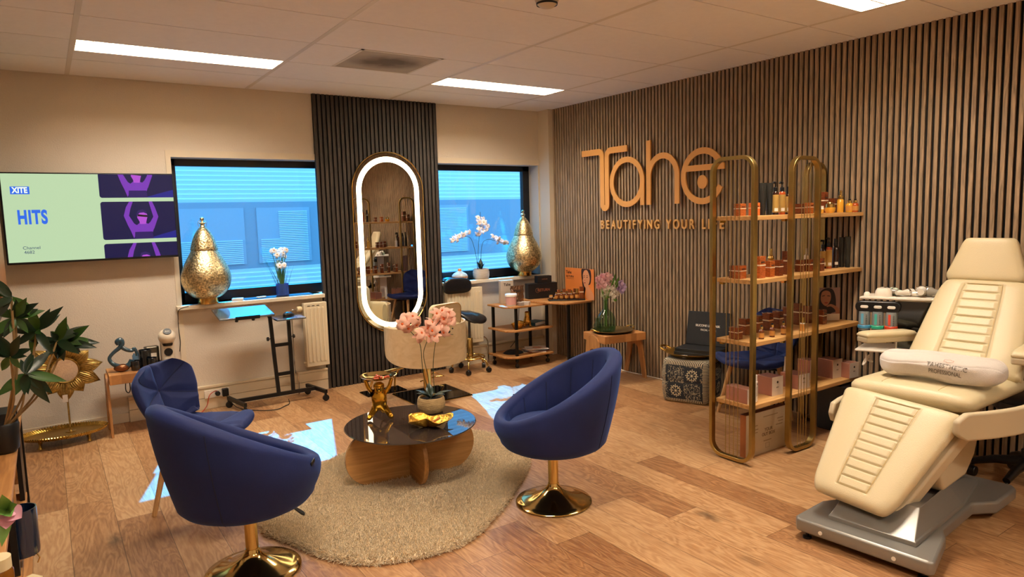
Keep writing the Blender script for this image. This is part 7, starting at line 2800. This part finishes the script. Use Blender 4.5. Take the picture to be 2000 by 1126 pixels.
# armrests
for s_ in (1, -1):
    if s_ > 0:
        a0, a1 = Vector((1.03, 0.435, 0.785)), Vector((1.36, 0.285, 0.775))
    else:
        a0, a1 = Vector((0.86, -0.385, 0.80)), Vector((1.26, -0.365, 0.80))
    y_ = (a1 - a0).normalized()
    x_ = y_.cross(Vector((0, 0, 1))).normalized()
    Ma = basis(a0, x_, y_, Vector((0, 0, 1)))
    La = (a1 - a0).length
    wa = lambda v: 0.050 * (0.72 + 0.28 * sin(pi * min(1, v * 3 + 0.25) / 2 if v < 0.25 else pi / 2)) * (1 if v < 0.9 else 1 - 1.8 * (v - 0.9))
    pd = pad('arm_pad', Ma, La, wa, 0.045, t, None, n=(20, 30), bulge=0.6)
    MB().prism([(-wa(k / 12) * 0.98, La * k / 12) for k in range(13)] + [(wa(k / 12) * 0.98, La * k / 12) for k in range(12, -1, -1)], -0.020, 0.014, Ma).build('arm_shell', PLA, pd, bevel=0.008, seg=3)
    e = a1 + y_ * 0.0
    if s_ > 0:
        MB().tube([e + Vector((-0.01, 0, 0.0)), e + y_ * 0.07, Vector((1.335, 0.245, 0.757))], 0.020, 14).build('arm_joint', PLA, t, smooth=True)
    else:
        MB().tube([e + Vector((-0.01, 0, 0.0)), e + y_ * 0.06, Vector((1.335, -0.28, 0.757))], 0.020, 14).build('arm_joint', PLA, t, smooth=True)
# folded towel on the seat
TW_ = mat('white_terry', 'D6CEC6', 0.95, noise=0.03, scale=60, bump=1.0, bscale=420, sheen=0.3)
t = thing('towel', 'rolled white towel with printed lettering lying on the treatment chair seat', 'towel', (0, 0, 0))
Mt2 = T(2.95, 1.60, 0) @ RZ(5)
ctr = Vector((0.765, -0.075, 0.742))


def tow(u, v):
    # axis along -v (left to right in the photo)
    s_ = (v - 0.5) * 2
    a = 2 * pi * u
    ex = sqrt(max(0, 1 - abs(s_) ** 7))
    ru = 0.115 * ex * (1 + 0.10 * sin(3 * s_ + 1))
    rz_2 = 0.062 * ex * (1 + 0.06 * sin(4 * s_))
    ca, sa_ = cos(a), sin(a)
    p_ = Vector((ru * (abs(ca) ** 0.8) * (1 if ca > 0 else -1), -0.275 * s_, rz_2 * (abs(sa_) ** 0.75) * (1 if sa_ > 0 else -1)))
    fold = 0.010 * max(0, 1 - abs(((a + 0.25 * s_) % 1.05) - 0.5) / 0.10) * ex
    p_ *= 1.0
    p_.z -= fold * (1 if sa_ > 0.1 else 0)
    p_.z += 0.020 * mnoise.noise(Vector((p_.x * 7, p_.y * 6, 3))) * ex - 0.012 * s_
    p_.x += 0.022 * mnoise.noise(Vector((p_.z * 12, p_.y * 8, 7))) * ex
    p_.x += 0.05 * s_ * 0.7
    if p_.z < -0.058:
        p_.z = -0.058
    return ctr + p_


m = MB()
m.grid(tow, 96, 72, wrapu=True, M=Mt2)
tb_ = m.build('towel_roll', TW_, t, smooth=180)
# embroidery facing the foot end
fc = Mt2 @ (ctr + Vector((-0.1125, -0.06, 0.010)))
xv = (Mt2.to_3x3() @ Vector((0.08, -1, -0.05))).normalized()
yv = (Mt2.to_3x3() @ Vector((0.45, 0.0, 0.9))).normalized()
yv = (yv - xv * yv.dot(xv)).normalized()
Me = basis(fc + xv.cross(yv) * 0.012, xv, yv, xv.cross(yv))
THR = mat('grey_embroidery', '6A625A', 0.7)
emb = []
emb.append(text('letters', 'TAHESTHETIC', 0.034, THR, tb_, Me @ T(0, 0.014, 0), 0.0008, 0.0, 0.80))
emb.append(text('letters', 'PROFESSIONAL', 0.024, THR, tb_, Me @ T(-0.005, -0.016, 0), 0.0008, 0.0002, 0.85))
emb.append(MB().tube([Me @ Vector((0.018 * cos(a * pi / 6) * (1 + 0.3 * (a % 2)), 0.050 + 0.009 * sin(a * pi / 6) * (1 + 0.5 * (a % 2)), 0)) for a in range(12)], 0.0012, 5, closed=True).build('rose_emblem', mat('rose_thread', 'C08A78', 0.7), tb_))
# stitch the lettering onto the towel's own surface
from mathutils.bvhtree import BVHTree
bv = BVHTree.FromPolygons([v.co.copy() for v in tb_.data.vertices], [tuple(p.vertices) for p in tb_.data.polygons])
nz_ = Me.col[2].xyz.normalized()
o0 = Me.translation
for eo in emb:
    for v in eo.data.vertices:
        hgt = (v.co - o0).dot(nz_)
        st0 = v.co + nz_ * (0.25 - hgt)
        hit = bv.ray_cast(st0, -nz_)
        if hit[0] is not None:
            v.co = hit[0] + nz_ * (0.0035 + max(0.0, hgt))

# ------------------------------------------------------------------ facial machine on a pedestal
t = thing('facial_machine', 'white facial machine with three fluid bottles and a black screen by the slat wall', 'machine', (0, 0, 0))
MW = mat('machine_white', 'E2DACB', 0.35, coat=0.3)
CB = Vector((4.36, 2.09, 0))
rzm = radians(-66)      # across direction as seen: left to right
ax = Vector((cos(rzm), sin(rzm), 0))
ay = Vector((-sin(rzm) * 1.0, cos(rzm), 0))      # away from the viewer
Mm = basis((4.372, 2.098, 0), ax, ay, (0, 0, 1))
MB().prism([(-0.245, -0.03), (0.27, -0.03), (0.27, 0.18), (-0.20, 0.18)], 0.980, 0.996, Mm).build('top_tray', MW, t, bevel=0.004)
MB().prism([(-0.04, 0.0), (0.27, 0.0), (0.27, 0.10), (-0.02, 0.10)], 0.66, 0.980, Mm).build('cabinet', MW, t, bevel=0.006)
MB().box(-0.03, 0.26, -0.004, 0.001, 0.675, 0.970, Mm).build('screen', mat('screen_black_glass', '060607', 0.08, coat=0.8), t, bevel=0.001)
Mk = Mm @ basis((-0.14, -0.045, 0.935), (1, 0, 0), (0, 0, 1), (0, -1, 0))
MB().prism([(y, x) for x, y in stadium(0.070, 0.255, 10)], 0, 0.045, Mk @ T(0, 0, -0.04)).build('control_pod', BLACKP, t, bevel=0.006)
for k in range(3):
    MB().prism([(y, x) for x, y in stadium(0.018, 0.045, 8)], 0, 0.006, Mk @ T(-0.075 + 0.075 * k, 0.0, 0.004)).build('pod_button', WHITEP, t, bevel=0.002)
FLU = ['5FA8C8', '48B0A8', 'D8503A']
RNG = ['3F8CB8', '2FA888', 'D84A2A']
BTM = mat('bottle_clear', 'B8C4C8', 0.12, trans=0.45)
for k in range(3):
    x_ = -0.215 + 0.075 * k
    bt_ = MB().lathe([(0, 0.785), (0.030, 0.785), (0.033, 0.795), (0.033, 0.905), (0, 0.905)], 24, Mm @ T(x_, -0.03, 0)).build('fluid_bottle', BTM, t, smooth=40)
    MB().lathe([(0.034, 0.797), (0.0375, 0.800), (0.0375, 0.814), (0.034, 0.818)], 24, Mm @ T(x_, -0.03, 0)).build('colour_ring', mat('ring_%s' % ('blue', 'teal', 'red')[k], RNG[k], 0.4), bt_, smooth=40)
    MB().box(-0.011, 0.003, -0.0655, -0.0630, 0.825, 0.892, Mm @ T(x_ - 0.005, 0, 0)).build('level_strip', mat('fluid_%s' % ('blue', 'teal', 'red')[k], FLU[k], 0.4), bt_)
    for j in range(6):
        MB().box(0.010, 0.018, -0.0645, -0.0625, 0.828 + 0.011 * j, 0.8305 + 0.011 * j, Mm @ T(x_, 0, 0)).build('scale_mark', BLACKP, bt_)
    MB().lathe([(0, 0.765), (0.022, 0.765), (0.026, 0.772), (0.028, 0.785), (0, 0.785)], 20, Mm @ T(x_, -0.03, 0)).build('bottle_foot', BLACKP, bt_, smooth=40)
MB().prism([(-0.26, -0.09), (0.27, -0.09), (0.27, 0.20), (-0.22, 0.20)], 0.655, 0.668, Mm).build('lower_tray', MW, t, bevel=0.004)
MB().box(-0.01, 0.13, 0.02, 0.13, 0.06, 0.655, Mm).build('pedestal', MW, t, bevel=0.008)
for a in (20, 110, 200, 290):
    MB().tube([Mm @ Vector((0.06, 0.075, 0.07)), Mm @ Vector((0.06 + 0.16 * cos(radians(a)), 0.075 + 0.12 * sin(radians(a)), 0.055))], 0, flat=(0.03, 0.04)).build('foot', MW, t)
    MB().cyl(0.022, -0.012, 0.012, 16, Mm @ T(0.06 + 0.13 * cos(radians(a)), 0.075 + 0.10 * sin(radians(a)), 0.022) @ RX(90)).build('caster', BLACKP, t)
# knobs and hand pieces on the tray
MB().lathe([(0, 0), (0.050, 0), (0.047, 0.030), (0.036, 0.050), (0, 0.053)], 28, Mm @ T(-0.115, 0.03, 0.996)).build('round_holder', MW, t, smooth=40)
MB().lathe([(0, 0), (0.020, 0), (0.018, 0.018), (0.011, 0.028), (0, 0.030)], 20, Mm @ T(-0.205, 0.0, 0.996)).build('small_knob', MW, t, smooth=True)
HPM = [mat('handpiece_white', 'D8D2C6', 0.25, coat=0.4), mat('clear_plastic', 'B8B2A4', 0.15, trans=0.5), mat('mint_plastic', 'BFD6C4', 0.3)]
hps = [(-0.085, 0.06, 100, 0.028, 0.10, 1, 60), (-0.045, 0.07, 60, 0.026, 0.09, 2, 70), (0.0, 0.05, -30, 0.024, 0.11, 0, 55), (0.045, 0.06, -60, 0.018, 0.10, 0, 75), (0.09, 0.05, 20, 0.034, 0.09, 0, 50), (0.15, 0.06, 70, 0.032, 0.10, 1, 70), (0.20, 0.06, 100, 0.022, 0.11, 0, 80)]
hl = ['clear cup shaped handpiece at the left of the machine tray', 'mint capped handpiece on the machine tray', 'white handpiece with a pale head in the middle of the machine tray', 'slim white handpiece leaning on the machine tray', 'large ringed white handpiece on the machine tray', 'clear headed handpiece on the right of the machine tray', 'rightmost slim handpiece on the machine tray beside the backrest']
for (x_, y_, a, r_, L_, mi, tilt), lab in zip(hps, hl):
    p_ = Mm @ Vector((x_, y_, 0.996 + r_ * 1.02))
    h_ = thing('handpiece', lab, 'handpiece', p_, 0)
    Mh = RZ(a) @ RY(90)
    MB().lathe([(0, -L_ / 2), (r_ * 0.55, -L_ / 2), (r_ * 0.60, -L_ * 0.1), (r_ * 0.9, L_ * 0.12), (r_, L_ * 0.3), (r_ * 0.92, L_ / 2), (0, L_ / 2)], 22, Mh).build('grip', HPM[mi], h_, smooth=40)
    MB().lathe([(r_ * 0.93, L_ * 0.16), (r_ * 1.02, L_ * 0.2), (r_ * 1.02, L_ * 0.26), (r_ * 0.96, L_ * 0.3)], 22, Mh, cap=False).build('band', CHROME, h_, smooth=True)
t = thing('hanging_cable', 'tangle of white cables hanging below the machine tray', 'cable', Mm @ Vector((-0.20, -0.06, 0.655)))
MB().tube(smoothpath([(0, 0, 0), (0.01, 0, -0.03), (0.005, 0, -0.07), (-0.01, 0.01, -0.09), (0.015, 0.01, -0.06), (0.03, -0.01, -0.03), (0.025, 0, -0.06), (0.05, -0.02, -0.075)], 6), 0.0055, 8).build('cord', WHITEP, t, smooth=True)

# ------------------------------------------------------------------ wheeled stool behind the treatment chair
t = thing('office_stool', 'black five star wheeled base behind the treatment chair', 'stool', (4.40, 1.42, 0), 0)
for k in range(5):
    a = radians(72 * k + 106)
    c_, s_ = cos(a), sin(a)
    MB().tube([(0.02 * c_, 0.02 * s_, 0.135), (0.15 * c_, 0.15 * s_, 0.120), (0.26 * c_, 0.26 * s_, 0.085)], [0.032, 0.024, 0.019], 10).build('leg', BLACKP, t, smooth=True)
    MB().cyl(0.028, -0.020, 0.020, 18, T(0.255 * c_, 0.255 * s_, 0.029) @ RZ(math.degrees(a) + 70) @ RX(90)).cyl(0.01, 0.03, 0.075, 8, T(0.255 * c_, 0.255 * s_, 0)).build('caster', BLACKP, t, bevel=0.004)
MB().cyl(0.035, 0.11, 0.20, 20).cyl(0.014, 0.20, 0.42, 16).build('gas_lift', BLACKP, t, smooth=40)
MB().lathe([(0, 0.42), (0.15, 0.42), (0.18, 0.44), (0.18, 0.48), (0.15, 0.50), (0, 0.505)], 36).build('seat', LB, t, smooth=40)
t = thing('foot_pedal', 'short black cable connector lying behind the silver base', 'pedal', (4.11, 1.60, 0.0), -20)
MB().cyl(0.012, -0.04, 0.04, 16, T(0, 0, 0.0125) @ RY(90)).build('plug_body', BLACKP, t, bevel=0.002)
MB().tube([(-0.04, 0, 0.0125), (-0.09, 0.01, 0.004), (-0.16, 0.02, 0.004)], 0.004, 8).build('cord', WHITEP, t, smooth=True)
